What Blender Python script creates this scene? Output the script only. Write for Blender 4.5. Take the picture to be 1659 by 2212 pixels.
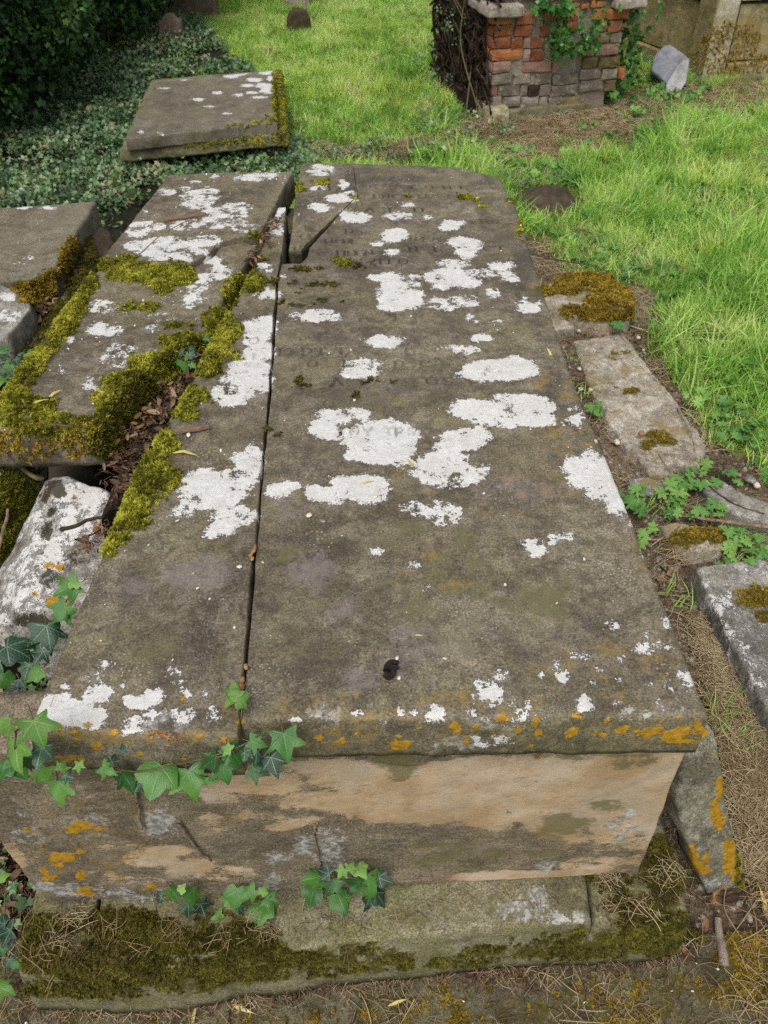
import bpy, math, random
import numpy as np
from mathutils import Vector, Matrix, Euler
rnd = random.Random(7)
RS = np.random.RandomState(11)
D = bpy.data
S = bpy.context.scene
C = S.collection
for o in list(D.objects):
    D.objects.remove(o, do_unlink=True)

# ------------------------------------------------------------------ camera
IW, IH = 1659.0, 2212.0
FPX = 1824.72
PITCH, YAW, ROLL = math.radians(42.8062), math.radians(2.0365), math.radians(-0.6494)
CAM = np.array([0.18530, -0.67341, 1.64739])
_cp, _sp, _cy, _sy = math.cos(PITCH), math.sin(PITCH), math.cos(YAW), math.sin(YAW)
_f = np.array([_sy*_cp, _cy*_cp, -_sp]); _r = np.array([_cy, -_sy, 0.0]); _u = np.cross(_r, _f)
_c, _s = math.cos(ROLL), math.sin(ROLL)
CR, CU, CF = _c*_r + _s*_u, -_s*_r + _c*_u, _f
cam = D.objects.new('camera', D.cameras.new('camera'))
C.objects.link(cam)
M = Matrix(((CR[0], CU[0], -CF[0], CAM[0]), (CR[1], CU[1], -CF[1], CAM[1]), (CR[2], CU[2], -CF[2], CAM[2]), (0, 0, 0, 1)))
cam.matrix_world = M
cam.data.sensor_fit = 'VERTICAL'; cam.data.sensor_height = 36.0
cam.data.lens = FPX/IH*36.0
cam.data.clip_start = 0.02; cam.data.clip_end = 500
cam.data.dof.use_dof = True
cam.data.dof.focus_distance = 1.55
cam.data.dof.aperture_fstop = 9.0
S.camera = cam

# ------------------------------------------------------------------ light
SUN_EL, SUN_AZ = math.radians(58), math.radians(200)      # azimuth from +Y clockwise: behind and a little left
w = D.worlds.new("World"); S.world = w; w.use_nodes = True
nt = w.node_tree; nt.nodes.clear()
sky = nt.nodes.new('ShaderNodeTexSky'); sky.sky_type = 'NISHITA'; sky.sun_disc = False
sky.sun_elevation = SUN_EL; sky.sun_rotation = SUN_AZ
sky.air_density = 1.0; sky.dust_density = 4.0; sky.ozone_density = 1.0
hs = nt.nodes.new('ShaderNodeHueSaturation'); hs.inputs['Saturation'].default_value = 0.22
bg = nt.nodes.new('ShaderNodeBackground'); bg.inputs['Strength'].default_value = 0.12
wo = nt.nodes.new('ShaderNodeOutputWorld')
nt.links.new(sky.outputs[0], hs.inputs['Color']); nt.links.new(hs.outputs[0], bg.inputs[0]); nt.links.new(bg.outputs[0], wo.inputs[0])
sl = D.lights.new('sun', 'SUN'); sl.energy = 1.5; sl.angle = math.radians(28); sl.color = (1.0, 0.96, 0.9)
sun = D.objects.new('sun', sl); C.objects.link(sun)
sd = Vector((math.sin(SUN_AZ)*math.cos(SUN_EL), math.cos(SUN_AZ)*math.cos(SUN_EL), math.sin(SUN_EL)))
sun.rotation_euler = sd.to_track_quat('Z', 'Y').to_euler(); sun.location = (0, 0, 6)
S.view_settings.view_transform = 'Standard'; S.view_settings.look = 'None'
S.view_settings.exposure = 0.5; S.view_settings.gamma = 1.0
try:
    S.cycles.use_denoising = False
    S.cycles.max_bounces = 8
except Exception:
    pass

# ------------------------------------------------------------------ projection helpers (a photo point onto a real plane)
def ray(u, v):
    return CF + CR*(u - IW/2)/FPX - CU*(v - IH/2)/FPX
def at(u, v, z):
    d = ray(u, v); return CAM + d*((z - CAM[2])/d[2])
def onY(u, v, Y):
    d = ray(u, v); return CAM + d*((Y - CAM[1])/d[1])
def onplane(u, v, p, n):
    d = ray(u, v); n = np.asarray(n, float); return CAM + d*(np.dot(np.asarray(p) - CAM, n)/np.dot(d, n))
def proj(P):
    d = np.asarray(P, float) - CAM
    z = np.maximum(d@CF, 0.05)
    return IW/2 + FPX*(d@CR)/z, IH/2 - FPX*(d@CU)/z, z
def sstep(a, b, x):
    t = np.clip((np.asarray(x, float)-a)/(b-a), 0, 1); return t*t*(3-2*t)

# ------------------------------------------------------------------ numpy value noise
def _hash(ix, iy, iz, seed):
    h = (ix.astype(np.int64)*374761393 + iy.astype(np.int64)*668265263 + iz.astype(np.int64)*1274126177 + seed*974711) & 0xffffffff
    h = ((h ^ (h >> 13))*1274126177) & 0xffffffff
    h = h ^ (h >> 16)
    return (h & 0xffff)/65535.0
def vnoise(P, scale, seed=0):
    P = np.asarray(P, float)*scale
    i = np.floor(P); f = P - i; f = f*f*(3-2*f); i = i.astype(np.int64)
    r = 0
    for dx in (0, 1):
        for dy in (0, 1):
            for dz in (0, 1):
                wgt = (f[:, 0] if dx else 1-f[:, 0])*(f[:, 1] if dy else 1-f[:, 1])*(f[:, 2] if dz else 1-f[:, 2])
                r = r + wgt*_hash(i[:, 0]+dx, i[:, 1]+dy, i[:, 2]+dz, seed)
    return r*2-1
def fbm(P, scale, octs=4, seed=0, gain=0.5):
    a, t, n = 1.0, 0, 0
    for k in range(octs):
        t = t + a*vnoise(P, scale*2**k, seed+k*17); n += a; a *= gain
    return t/n

# ------------------------------------------------------------------ ground height
def G(x, y):
    x = np.asarray(x, float); y = np.asarray(y, float)
    P = np.stack([x.ravel(), y.ravel(), x.ravel()*0], 1)
    n = (fbm(P, 0.9, 3, 5)*0.03 + fbm(P, 5.0, 3, 9)*0.012).reshape(x.shape)
    far = sstep(0.6, 3.0, y)
    h = -0.2 + 0.07*far + n*(0.35+0.65*far)
    h = h + 0.02*sstep(0.75, 1.2, x)*(1-far)
    pit = sstep(-0.35, -0.6, x)*(1-sstep(0.9, 1.6, y))
    return h - 0.12*pit
def gat(u, v, dz=0.0):
    z = -0.15
    for k in range(8):
        p = at(u, v, z+dz); z = float(G(p[0], p[1]))
    return at(u, v, z+dz)

# ------------------------------------------------------------------ objects
def thing(name, label, cat, loc=(0, 0, 0), group=None):
    o = D.objects.new(name, None); C.objects.link(o); o.empty_display_size = 0.05
    o.location = Vector([float(a) for a in loc]); o['label'] = label; o['category'] = cat
    if group: o['group'] = group
    return o
def tag(o, label, cat, group=None):
    o['label'] = label; o['category'] = cat
    if group: o['group'] = group
    return o
def mesh(name, V, F, mat=None, parent=None, attrs=None, smooth=True, loc=None, kind=None, link=True):
    """V (n,3); F list of index arrays (each (m,k)) or list of tuples"""
    V = np.asarray(V, float)
    off = np.zeros(3)
    if parent is not None: off = np.array(parent.location)
    elif loc is not None: off = np.asarray(loc, float)
    me = D.meshes.new(name)
    blocks = [np.asarray(f, np.int32) for f in F] if (len(F) and isinstance(F[0], np.ndarray)) else None
    if blocks is None:
        me.from_pydata((V-off).tolist(), [], [tuple(int(i) for i in f) for f in F])
    else:
        tot = [np.full(len(b), b.shape[1], np.int32) for b in blocks]
        lt = np.concatenate(tot); li = np.concatenate([b.ravel() for b in blocks])
        me.vertices.add(len(V)); me.vertices.foreach_set('co', (V-off).astype(np.float32).ravel())
        me.loops.add(len(li)); me.loops.foreach_set('vertex_index', li)
        me.polygons.add(len(lt)); me.polygons.foreach_set('loop_start', np.concatenate([[0], np.cumsum(lt)[:-1]]).astype(np.int32))
        me.polygons.foreach_set('loop_total', lt)
        me.update(calc_edges=True)
    if attrs:
        for k, a in attrs.items():
            a = np.asarray(a, np.float32)
            if a.ndim == 2:
                at_ = me.attributes.new(k, 'FLOAT_VECTOR', 'POINT'); at_.data.foreach_set('vector', a.ravel())
            else:
                at_ = me.attributes.new(k, 'FLOAT', 'POINT'); at_.data.foreach_set('value', a)
    if smooth:
        me.polygons.foreach_set('use_smooth', np.ones(len(me.polygons), bool))
    me.validate(); me.update()
    o = D.objects.new(name, me)
    if link: C.objects.link(o)
    if mat: me.materials.append(mat)
    if parent is not None: o.parent = parent
    elif loc is not None: o.location = Vector([float(a) for a in off])
    if kind: o['kind'] = kind
    return o

# ------------------------------------------------------------------ shader helpers
class NT:
    def __init__(s, name):
        s.m = D.materials.new(name); s.m.use_nodes = True; s.t = s.m.node_tree; s.t.nodes.clear()
        s.out = s.t.nodes.new('ShaderNodeOutputMaterial')
        s.tc = s.t.nodes.new('ShaderNodeTexCoord').outputs['Object']
    def n(s, t): return s.t.nodes.new(t)
    def L(s, a, b):
        if isinstance(a, (int, float)): b.default_value = a
        elif isinstance(a, tuple): b.default_value = (*a, 1.0) if len(a) == 3 and len(b.default_value) == 4 else a
        else: s.t.links.new(a, b)
    def noise(s, scale, detail=5, rough=0.55, vec=None, dist=0.0, color=False):
        n = s.n('ShaderNodeTexNoise'); n.inputs['Scale'].default_value = scale; n.inputs['Detail'].default_value = detail
        n.inputs['Roughness'].default_value = rough; n.inputs['Distortion'].default_value = dist
        s.L(vec if vec is not None else s.tc, n.inputs['Vector']); return n.outputs[1 if color else 0]
    def vor(s, scale, vec=None, feat='F1', rand=1.0):
        n = s.n('ShaderNodeTexVoronoi'); n.feature = feat; n.inputs['Scale'].default_value = scale; n.inputs['Randomness'].default_value = rand
        s.L(vec if vec is not None else s.tc, n.inputs['Vector']); return n
    def math(s, op, a, b=0.0, c=None, clamp=False):
        n = s.n('ShaderNodeMath'); n.operation = op; n.use_clamp = clamp
        s.L(a, n.inputs[0]); s.L(b, n.inputs[1])
        if c is not None: s.L(c, n.inputs[2])
        return n.outputs[0]
    def mr(s, x, a, b, c=0.0, d=1.0, smooth=True):
        n = s.n('ShaderNodeMapRange'); n.interpolation_type = 'SMOOTHSTEP' if smooth else 'LINEAR'
        s.L(x, n.inputs[0])
        for k, v in enumerate((a, b, c, d)): n.inputs[k+1].default_value = v
        return n.outputs[0]
    def mix(s, f, a, b, op='MIX'):
        n = s.n('ShaderNodeMix'); n.data_type = 'RGBA'; n.blend_type = op; n.clamp_factor = True
        s.L(f, n.inputs[0]); s.L(a, n.inputs[6]); s.L(b, n.inputs[7]); return n.outputs[2]
    def ramp(s, f, stops):
        n = s.n('ShaderNodeValToRGB'); s.L(f, n.inputs[0]); e = n.color_ramp.elements
        while len(e) < len(stops): e.new(0.5)
        for k, (p, c) in enumerate(stops): e[k].position = p; e[k].color = (*c, 1)
        return n.outputs[0]
    def attr(s, name, vec=False):
        n = s.n('ShaderNodeAttribute'); n.attribute_name = name; return n.outputs['Vector' if vec else 'Fac']
    def rand(s): return s.n('ShaderNodeObjectInfo').outputs['Random']
    def bump(s, h, strength=0.3, dist=0.01, prev=None):
        n = s.n('ShaderNodeBump'); n.inputs['Strength'].default_value = strength; n.inputs['Distance'].default_value = dist
        s.L(h, n.inputs['Height'])
        if prev is not None: s.L(prev, n.inputs['Normal'])
        return n.outputs[0]
    def bsdf(s, col, rough=0.9, normal=None, spec=0.2, trans=None):
        b = s.n('ShaderNodeBsdfPrincipled'); s.L(col, b.inputs['Base Color']); s.L(rough, b.inputs['Roughness'])
        b.inputs['Specular IOR Level'].default_value = spec
        if normal is not None: s.L(normal, b.inputs['Normal'])
        sh = b.outputs[0]
        if trans is not None:
            tr = s.n('ShaderNodeBsdfTranslucent'); s.L(col, tr.inputs['Color'])
            mx = s.n('ShaderNodeMixShader'); mx.inputs[0].default_value = trans
            s.t.links.new(sh, mx.inputs[1]); s.t.links.new(tr.outputs[0], mx.inputs[2]); sh = mx.outputs[0]
        s.t.links.new(sh, s.out.inputs['Surface']); return s.m

def stone(name, dark, mid, light, algae=(0.09, 0.085, 0.035), algae_amt=0.45, pale=0.25, grain=1.0, strata=False, bumpk=1.0, big=3.0, mott=1.0, rgh=0.9, spc=0.15):
    s = NT(name)
    vec = s.tc
    nA = s.noise(big, 6, 0.6); nB = s.noise(big*6.5, 6, 0.65, dist=0.3); nF = s.noise(260, 4, 0.7); nM = s.noise(75, 5, 0.7)
    comb = s.math('ADD', s.math('MULTIPLY', nA, 0.45), s.math('ADD', s.math('MULTIPLY', nB, 0.3), s.math('MULTIPLY', nM, 0.25)))
    col = s.ramp(comb, [(0.41, dark), (0.5, mid), (0.59, light)])
    if strata:
        mp = s.n('ShaderNodeMapping'); mp.inputs['Scale'].default_value = (3, 3, 10); s.L(s.tc, mp.inputs['Vector'])
        nS = s.noise(4, 7, 0.65, vec=mp.outputs[0], dist=0.4)
        col = s.mix(s.mr(nS, 0.48, 0.56), col, s.mix(0.6, col, dark))
    nG = s.noise(big*2.1, 5, 0.6, dist=0.6)
    col = s.mix(s.math('MULTIPLY', s.mr(nG, 0.47, 0.6), algae_amt), col, algae)
    # broad mottling: brown, olive and dark damp clouds
    nH = s.noise(big*3.3, 7, 0.68, dist=0.8); nI = s.noise(big*1.4+1.7, 7, 0.7, dist=0.5)
    col = s.mix(s.math('MULTIPLY', s.mr(nH, 0.5, 0.6), 0.6*mott), col, s.mix(0.55, col, (0.03, 0.023, 0.016)))
    col = s.mix(s.math('MULTIPLY', s.mr(nH, 0.48, 0.38), 0.6*mott), col, s.mix(0.4, col, light))
    col = s.mix(s.math('MULTIPLY', s.mr(nI, 0.5, 0.58), 0.5*mott), col, s.mix(0.5, col, (0.13, 0.1, 0.05)))
    nL = s.noise(big*14, 6, 0.7)
    col = s.mix(s.math('MULTIPLY', s.mr(nL, 0.5, 0.57), 0.55*mott), col, s.mix(0.6, col, dark))
    # granular speckle
    nF2 = s.noise(620, 2, 0.7)
    grn = s.math('MULTIPLY', s.mr(nF, 0.36, 0.64, 1-0.5*grain, 1+0.55*grain, False), s.mr(nF2, 0.36, 0.64, 1-0.35*grain, 1+0.38*grain, False))
    cg = s.n('ShaderNodeCombineColor'); 
    for q_ in range(3): s.L(grn, cg.inputs[q_])
    col = s.mix(1.0, col, cg.outputs[0], 'MULTIPLY')
    spk = s.math('MULTIPLY', s.mr(s.noise(420, 3, 0.75), 0.57, 0.62), s.mr(s.noise(12, 5, 0.7), 0.42, 0.62))
    col = s.mix(s.math('MULTIPLY', spk, 0.6*grain), col, (0.36, 0.34, 0.29))
    vo = s.vor(130); sizev = s.noise(9, 4, 0.7)
    dots = s.math('MULTIPLY', s.mr(vo.outputs['Distance'], 0.16, 0.26, 1, 0), s.mr(sizev, 0.52, 0.66))
    col = s.mix(s.math('MULTIPLY', dots, pale*2.2, clamp=True), col, (0.34, 0.31, 0.25))
    nP = s.noise(28, 8, 0.75)
    col = s.mix(s.math('MULTIPLY', s.mr(nP, 0.56, 0.68), pale), col, (0.28, 0.255, 0.2))
    # pits
    pit = s.mr(s.vor(95).outputs['Distance'], 0.05, 0.14, 1, 0)
    pit = s.math('MULTIPLY', pit, s.mr(s.noise(30, 2), 0.5, 0.6))
    col = s.mix(s.math('MULTIPLY', pit, 0.7), col, (0.02, 0.018, 0.014))
    n1 = s.noise(26, 5, 0.62); n2 = s.noise(95, 4, 0.65); n3 = s.noise(330, 2, 0.6)
    wob = s.math('ADD', s.math('MULTIPLY', s.math('SUBTRACT', n1, 0.5), 2.9),
                 s.math('ADD', s.math('MULTIPLY', s.math('SUBTRACT', n2, 0.5), 1.9), s.math('MULTIPLY', s.math('SUBTRACT', n3, 0.5), 1.3)))
    n0 = s.noise(6.5, 4, 0.6, dist=0.5)
    wob = s.math('ADD', wob, s.math('MULTIPLY', s.mr(n0, 0.53, 0.62), -0.42))
    mpw = s.n('ShaderNodeMapping'); mpw.inputs['Scale'].default_value = (1, 1, 2); s.L(s.tc, mpw.inputs['Vector'])
    wobS = s.math('ADD', s.math('MULTIPLY', wob, 0.5), s.math('MULTIPLY', s.math('SUBTRACT', s.noise(11, 8, 0.7, vec=mpw.outputs[0]), 0.5), 3.4))
    def mask(a, soft=0.05, k=1.0):
        v = s.math('ADD', s.attr(a), s.math('MULTIPLY', wobS if a in ('buff', 'olive') else wob, k))
        return s.mr(v, 10-soft, 10+soft)
    mb = s.math('ADD', s.math('MULTIPLY', mask('buff', 0.2, 1.0), 0.6), s.math('MULTIPLY', mask('buff', 0.8, 1.3), 0.4))
    buff = s.ramp(s.noise(9, 7, 0.6), [(0.4, (0.4, 0.275, 0.155)), (0.5, (0.48, 0.355, 0.225)), (0.6, (0.52, 0.415, 0.305))])
    mpb = s.n('ShaderNodeMapping'); mpb.inputs['Scale'].default_value = (16, 16, 34); s.L(s.tc, mpb.inputs['Vector'])
    nb = s.noise(2.2, 6, 0.7, vec=mpb.outputs[0])
    buff = s.mix(s.math('MULTIPLY', s.mr(nb, 0.56, 0.64), 0.6), buff, (0.24, 0.185, 0.12))
    buff = s.mix(s.math('MULTIPLY', s.mr(s.noise(7, 7, 0.7), 0.5, 0.62), 0.5), buff, (0.33, 0.28, 0.21))
    buff = s.mix(s.math('MULTIPLY', s.mr(nF, 0.4, 0.65), 0.25), s.mix(0.22, buff, (0.1, 0.07, 0.04)), buff)
    col = s.mix(mb, col, buff)
    col = s.mix(s.math('MULTIPLY', mask('olive', 0.3, 1.2), 0.75), col, s.mix(nF, (0.075, 0.07, 0.025), (0.15, 0.135, 0.06)))
    col = s.mix(s.math('MULTIPLY', mask('purple', 0.8, 1.9), 0.45), col, s.mix(nF, (0.11, 0.085, 0.085), (0.28, 0.235, 0.23)))
    col = s.mix(s.math('MULTIPLY', mask('dark', 0.5, 1.0), 0.6), col, s.mix(nF, (0.022, 0.018, 0.013), (0.085, 0.068, 0.05)))
    mg = mask('grey', 0.35, 2.0)
    col = s.mix(s.math('MULTIPLY', mg, 0.75), col, s.mix(s.mr(nM, .4, .6), (0.16, 0.155, 0.14), (0.44, 0.43, 0.41)))
    mo = mask('ochre', 0.35, 1.3)
    col = s.mix(s.math('MULTIPLY', mo, 0.7), col, s.mix(nF, (0.14, 0.09, 0.02), (0.29, 0.205, 0.06)))
    mw = mask('white', 0.13, 1.0)
    wcol = s.ramp(s.math('ADD', s.math('MULTIPLY', nM, 0.6), s.math('MULTIPLY', n1, 0.4)), [(0.33, (0.46, 0.44, 0.41)), (0.45, (0.64, 0.625, 0.61)), (0.6, (0.74, 0.73, 0.725))])
    crk = s.mr(s.vor(60, feat='DISTANCE_TO_EDGE').outputs['Distance'], 0.0, 0.05, 1, 0)
    wcol = s.mix(s.math('MULTIPLY', crk, 0.35), wcol, (0.33, 0.31, 0.28))
    wcol = s.mix(s.math('MULTIPLY', s.mr(nF, 0.38, 0.62), 0.3), s.mix(0.45, wcol, (0.26, 0.245, 0.22)), wcol)
    wcol = s.mix(s.math('MULTIPLY', s.mr(s.noise(17, 6, 0.7), 0.5, 0.6), 0.4), wcol, (0.42, 0.4, 0.375))
    col = s.mix(mw, col, wcol)
    my = mask('gold', 0.08, 0.45)
    col = s.mix(my, col, s.ramp(s.math('ADD', s.math('MULTIPLY', n2, 0.6), s.math('MULTIPLY', nF, 0.4)), [(0.35, (0.17, 0.085, 0.006)), (0.5, (0.33, 0.18, 0.012)), (0.65, (0.45, 0.27, 0.03))]))
    mm = mask('moss', 0.25, 0.8)
    col = s.mix(mm, col, s.mix(n2, (0.03, 0.026, 0.006), (0.1, 0.085, 0.012)))
    mk = mask('spot', 0.1, 0.7)
    col = s.mix(s.math('MULTIPLY', mk, 0.92), col, s.mix(nM, (0.012, 0.01, 0.006), (0.05, 0.04, 0.018)))
    lt = s.attr('letter')
    col = s.mix(s.math('MULTIPLY', lt, 0.92), col, s.mix(0.75, col, (0.02, 0.018, 0.012)))
    h = s.math('ADD', s.math('MULTIPLY', nM, 0.5), s.math('ADD', s.math('MULTIPLY', nF, 0.28), s.math('MULTIPLY', nB, 0.7)))
    h = s.math('SUBTRACT', h, s.math('MULTIPLY', pit, 0.4))
    h = s.math('ADD', h, s.math('MULTIPLY', s.math('ADD', mw, my), s.math('ADD', 0.12, s.math('MULTIPLY', n2, 0.35))))
    nrm = s.bump(h, 0.55*bumpk, 0.006)
    nrm = s.bump(s.math('ADD', s.math('MULTIPLY', mb, -1.0), s.math('MULTIPLY', mw, 0.25)), 0.7, 0.0035, nrm)
    return s.bsdf(col, rgh, nrm, spc)

M_LEDGER = stone('ledger_stone', (0.056, 0.044, 0.028), (0.12, 0.099, 0.066), (0.205, 0.176, 0.122), algae=(0.12, 0.108, 0.05), algae_amt=0.5, pale=0.36, rgh=0.6, spc=0.38, mott=1.45, grain=0.9)
M_CHEST = stone('chest_sandstone', (0.1, 0.08, 0.056), (0.175, 0.14, 0.098), (0.25, 0.2, 0.142), algae_amt=0.35, pale=0.2, strata=True)
M_PLINTH = stone('plinth_stone', (0.08, 0.072, 0.04), (0.145, 0.135, 0.075), (0.22, 0.2, 0.135), algae=(0.13, 0.13, 0.045), algae_amt=0.7, pale=0.25)
M_PAVE = stone('paving_stone', (0.05, 0.044, 0.026), (0.095, 0.084, 0.05), (0.15, 0.135, 0.088), algae=(0.08, 0.085, 0.03), algae_amt=0.7, pale=0.1)
M_GREY = stone('grey_limestone', (0.08, 0.076, 0.07), (0.19, 0.178, 0.158), (0.36, 0.34, 0.31), algae_amt=0.25, pale=0.9, big=5)
M_KERB = stone('kerb_stone', (0.15, 0.125, 0.1), (0.28, 0.245, 0.2), (0.46, 0.42, 0.36), algae=(0.2, 0.145, 0.045), algae_amt=0.5, pale=0.9, big=6)
M_BOULDER = stone('boulder_limestone', (0.07, 0.065, 0.055), (0.3, 0.28, 0.25), (0.5, 0.475, 0.44), algae=(0.06, 0.05, 0.035), algae_amt=0.5, pale=0.4, big=5)
M_FLAT = stone('flat_tomb_stone', (0.085, 0.073, 0.053), (0.128, 0.112, 0.084), (0.178, 0.16, 0.125), algae_amt=0.25, pale=0.12)
M_CREAM = stone('cream_stone', (0.2, 0.165, 0.08), (0.34, 0.3, 0.175), (0.47, 0.43, 0.31), algae=(0.17, 0.13, 0.035), algae_amt=0.7, pale=0.25, big=4)
M_HEAD = stone('headstone_stone', (0.1, 0.075, 0.055), (0.16, 0.12, 0.09), (0.22, 0.18, 0.14), algae_amt=0.3, pale=0.12)
M_HEADPALE = stone('pale_headstone_stone', (0.22, 0.19, 0.16), (0.3, 0.26, 0.23), (0.38, 0.34, 0.3), algae_amt=0.2, pale=0.1)
M_SLATE = stone('slate', (0.14, 0.145, 0.17), (0.2, 0.205, 0.235), (0.27, 0.275, 0.3), algae_amt=0.1, pale=0.1, grain=0.5)
M_SLATE2 = stone('pale_slate', (0.24, 0.235, 0.24), (0.31, 0.305, 0.31), (0.37, 0.36, 0.36), algae_amt=0.1, pale=0.1, grain=0.4)

def brickmat(name, a, b, c, lime=0.25, grey=(0.3, 0.28, 0.24)):
    s = NT(name)
    ga = s.n('ShaderNodeNewGeometry').outputs['Position']
    r = s.rand()
    n = s.noise(14, 7, 0.65, vec=ga); f = s.noise(120, 4, 0.7, vec=ga)
    col = s.ramp(s.math('ADD', s.math('MULTIPLY', n, 0.7), s.math('MULTIPLY', r, 0.3)), [(0.3, a), (0.52, b), (0.72, c)])
    col = s.mix(s.math('MULTIPLY', s.mr(f, 0.35, 0.7), 0.4), s.mix(0.35, col, (0.03, 0.015, 0.01)), col)
    col = s.mix(s.math('MULTIPLY', s.mr(s.noise(22, 8, 0.75, vec=ga), 0.5, 0.66), lime), col, grey)
    return s.bsdf(col, 0.95, s.bump(s.math('ADD', n, s.math('MULTIPLY', f, 0.5)), 0.8, 0.01), 0.1)
M_BRICK = [brickmat('brick_orange', (0.24, 0.085, 0.035), (0.47, 0.165, 0.058), (0.55, 0.24, 0.095), 0.3, (0.36, 0.3, 0.23)),
           brickmat('brick_red', (0.2, 0.068, 0.038), (0.36, 0.125, 0.06), (0.44, 0.18, 0.09), 0.4, (0.36, 0.29, 0.22)),
           brickmat('brick_pink', (0.27, 0.15, 0.11), (0.38, 0.235, 0.18), (0.44, 0.3, 0.24), 0.5),
           brickmat('brick_limewashed', (0.13, 0.11, 0.08), (0.25, 0.215, 0.165), (0.36, 0.33, 0.26), 0.6, (0.4, 0.38, 0.3)),
           brickmat('brick_mossy', (0.09, 0.07, 0.03), (0.2, 0.155, 0.07), (0.3, 0.25, 0.13), 0.5, (0.27, 0.24, 0.11)),
           brickmat('brick_dark', (0.018, 0.012, 0.009), (0.035, 0.024, 0.017), (0.06, 0.042, 0.03), 0.15, (0.09, 0.075, 0.055))]
M_MORTAR = brickmat('lime_mortar', (0.2, 0.165, 0.125), (0.3, 0.26, 0.205), (0.4, 0.36, 0.29), 0.3, (0.2, 0.17, 0.12))
M_IVYSIDE = leafmat('dull_ivy', [(0.1, (0.02, 0.035, 0.012)), (0.5, (0.05, 0.08, 0.025)), (0.9, (0.1, 0.14, 0.045))]) if False else None
M_RUBBLESHADE = brickmat('dark_rubble_and_shade', (0.02, 0.016, 0.012), (0.04, 0.032, 0.024), (0.06, 0.05, 0.036), 0.1)  # rubble and soil; also paints shade in gaps and panel grooves

def leafmat(name, stops, trans=0.25, rough=0.45, vein=None, spec=0.35, patch=3.0, patchk=1.0, veink=0.75):
    s = NT(name); r = s.rand(); t = s.attr('tint')
    n = s.noise(40, 3); gp_ = s.n('ShaderNodeNewGeometry').outputs['Position']
    pt = s.math('SUBTRACT', s.noise(patch, 4, 0.6, vec=gp_), 0.5)
    f = s.math('ADD', s.math('MULTIPLY', pt, patchk), s.math('ADD', s.math('MULTIPLY', r, 0.5), s.math('ADD', s.math('MULTIPLY', t, 0.38), s.math('MULTIPLY', n, 0.1))))
    col = s.ramp(f, stops)
    if vein:
        p = s.attr('lp', True); acc = None
        for ang, ln in ((90, 1.0), (38, 0.72), (142, 0.72), (-22, 0.42), (202, 0.42)):
            d = (math.cos(math.radians(ang)), math.sin(math.radians(ang)), 0.0)
            dt = s.n('ShaderNodeVectorMath'); dt.operation = 'DOT_PRODUCT'; s.L(p, dt.inputs[0]); dt.inputs[1].default_value = d
            pd = s.n('ShaderNodeVectorMath'); pd.operation = 'DOT_PRODUCT'; s.L(p, pd.inputs[0]); pd.inputs[1].default_value = (-d[1], d[0], 0)
            a = dt.outputs['Value']; b = s.math('ABSOLUTE', pd.outputs['Value'])
            m = s.math('MULTIPLY', s.mr(b, 0.008, 0.03, 1, 0), s.math('MULTIPLY', s.mr(a, 0.0, 0.02), s.mr(a, ln*0.75, ln, 1, 0)))
            # side veins
            fr = s.math('FRACT', s.math('MULTIPLY', s.math('SUBTRACT', a, s.math('MULTIPLY', b, 1.1)), 6.5))
            sv = s.math('MULTIPLY', s.mr(s.math('ABSOLUTE', s.math('SUBTRACT', fr, 0.5)), 0.03, 0.1, 1, 0), s.math('MULTIPLY', s.mr(b, 0.12, 0.22, 0.6, 0), s.mr(a, 0.05, 0.1)))
            m = s.math('MAXIMUM', m, sv)
            acc = m if acc is None else s.math('MAXIMUM', acc, m)
        col = s.mix(s.math('MULTIPLY', acc, veink), col, vein)
        nb = s.bump(s.math('ADD', acc, n), 0.25, 0.003)
    else:
        nb = None
    return s.bsdf(col, rough, nb, spec, trans)
M_IVY = leafmat('ivy_leaf_green', [(0.2, (0.015, 0.065, 0.014)), (0.5, (0.035, 0.13, 0.02)), (0.8, (0.085, 0.21, 0.03))], 0.2, 0.33, (0.12, 0.24, 0.065), 0.45, 18, 0.9, 0.5)
M_IVYDARK = leafmat('ivy_leaf_dark', [(0.2, (0.008, 0.026, 0.014)), (0.5, (0.014, 0.045, 0.024)), (0.8, (0.03, 0.075, 0.035))], 0.12, 0.35, (0.17, 0.26, 0.17))
M_IVYNEW = leafmat('ivy_leaf_young', [(0.2, (0.085, 0.2, 0.03)), (0.5, (0.14, 0.29, 0.05)), (0.8, (0.22, 0.37, 0.09))], 0.3, 0.36, (0.3, 0.42, 0.17), 0.4, 18, 0.8, 0.5)
M_GCOVER = leafmat('ground_ivy', [(0.1, (0.04, 0.078, 0.038)), (0.42, (0.095, 0.172, 0.08)), (0.7, (0.17, 0.265, 0.105)), (0.9, (0.32, 0.39, 0.22)), (1.0, (0.28, 0.22, 0.12))], 0.25, 0.38, None, 0.5, 3.5, 1.8)
M_HEDGE = leafmat('hedge_leaf', [(0.1, (0.014, 0.03, 0.012)), (0.5, (0.03, 0.072, 0.024)), (0.8, (0.07, 0.16, 0.035)), (1.0, (0.13, 0.27, 0.05))], 0.25, 0.42)
M_GRASS = leafmat('grass_blade', [(0.1, (0.14, 0.31, 0.045)), (0.45, (0.32, 0.55, 0.095)), (0.7, (0.46, 0.66, 0.16)), (0.95, (0.62, 0.65, 0.3))], 0.4, 0.5, None, 0.25, 2.6, 2.2)
M_GRASSL = leafmat('pale_grass_blade', [(0.1, (0.27, 0.4, 0.06)), (0.45, (0.48, 0.64, 0.115)), (0.7, (0.62, 0.72, 0.19)), (0.95, (0.66, 0.62, 0.34))], 0.4, 0.5, None, 0.25, 2.6, 2.0)  # paler, yellower grass for patches picked by noise
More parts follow.
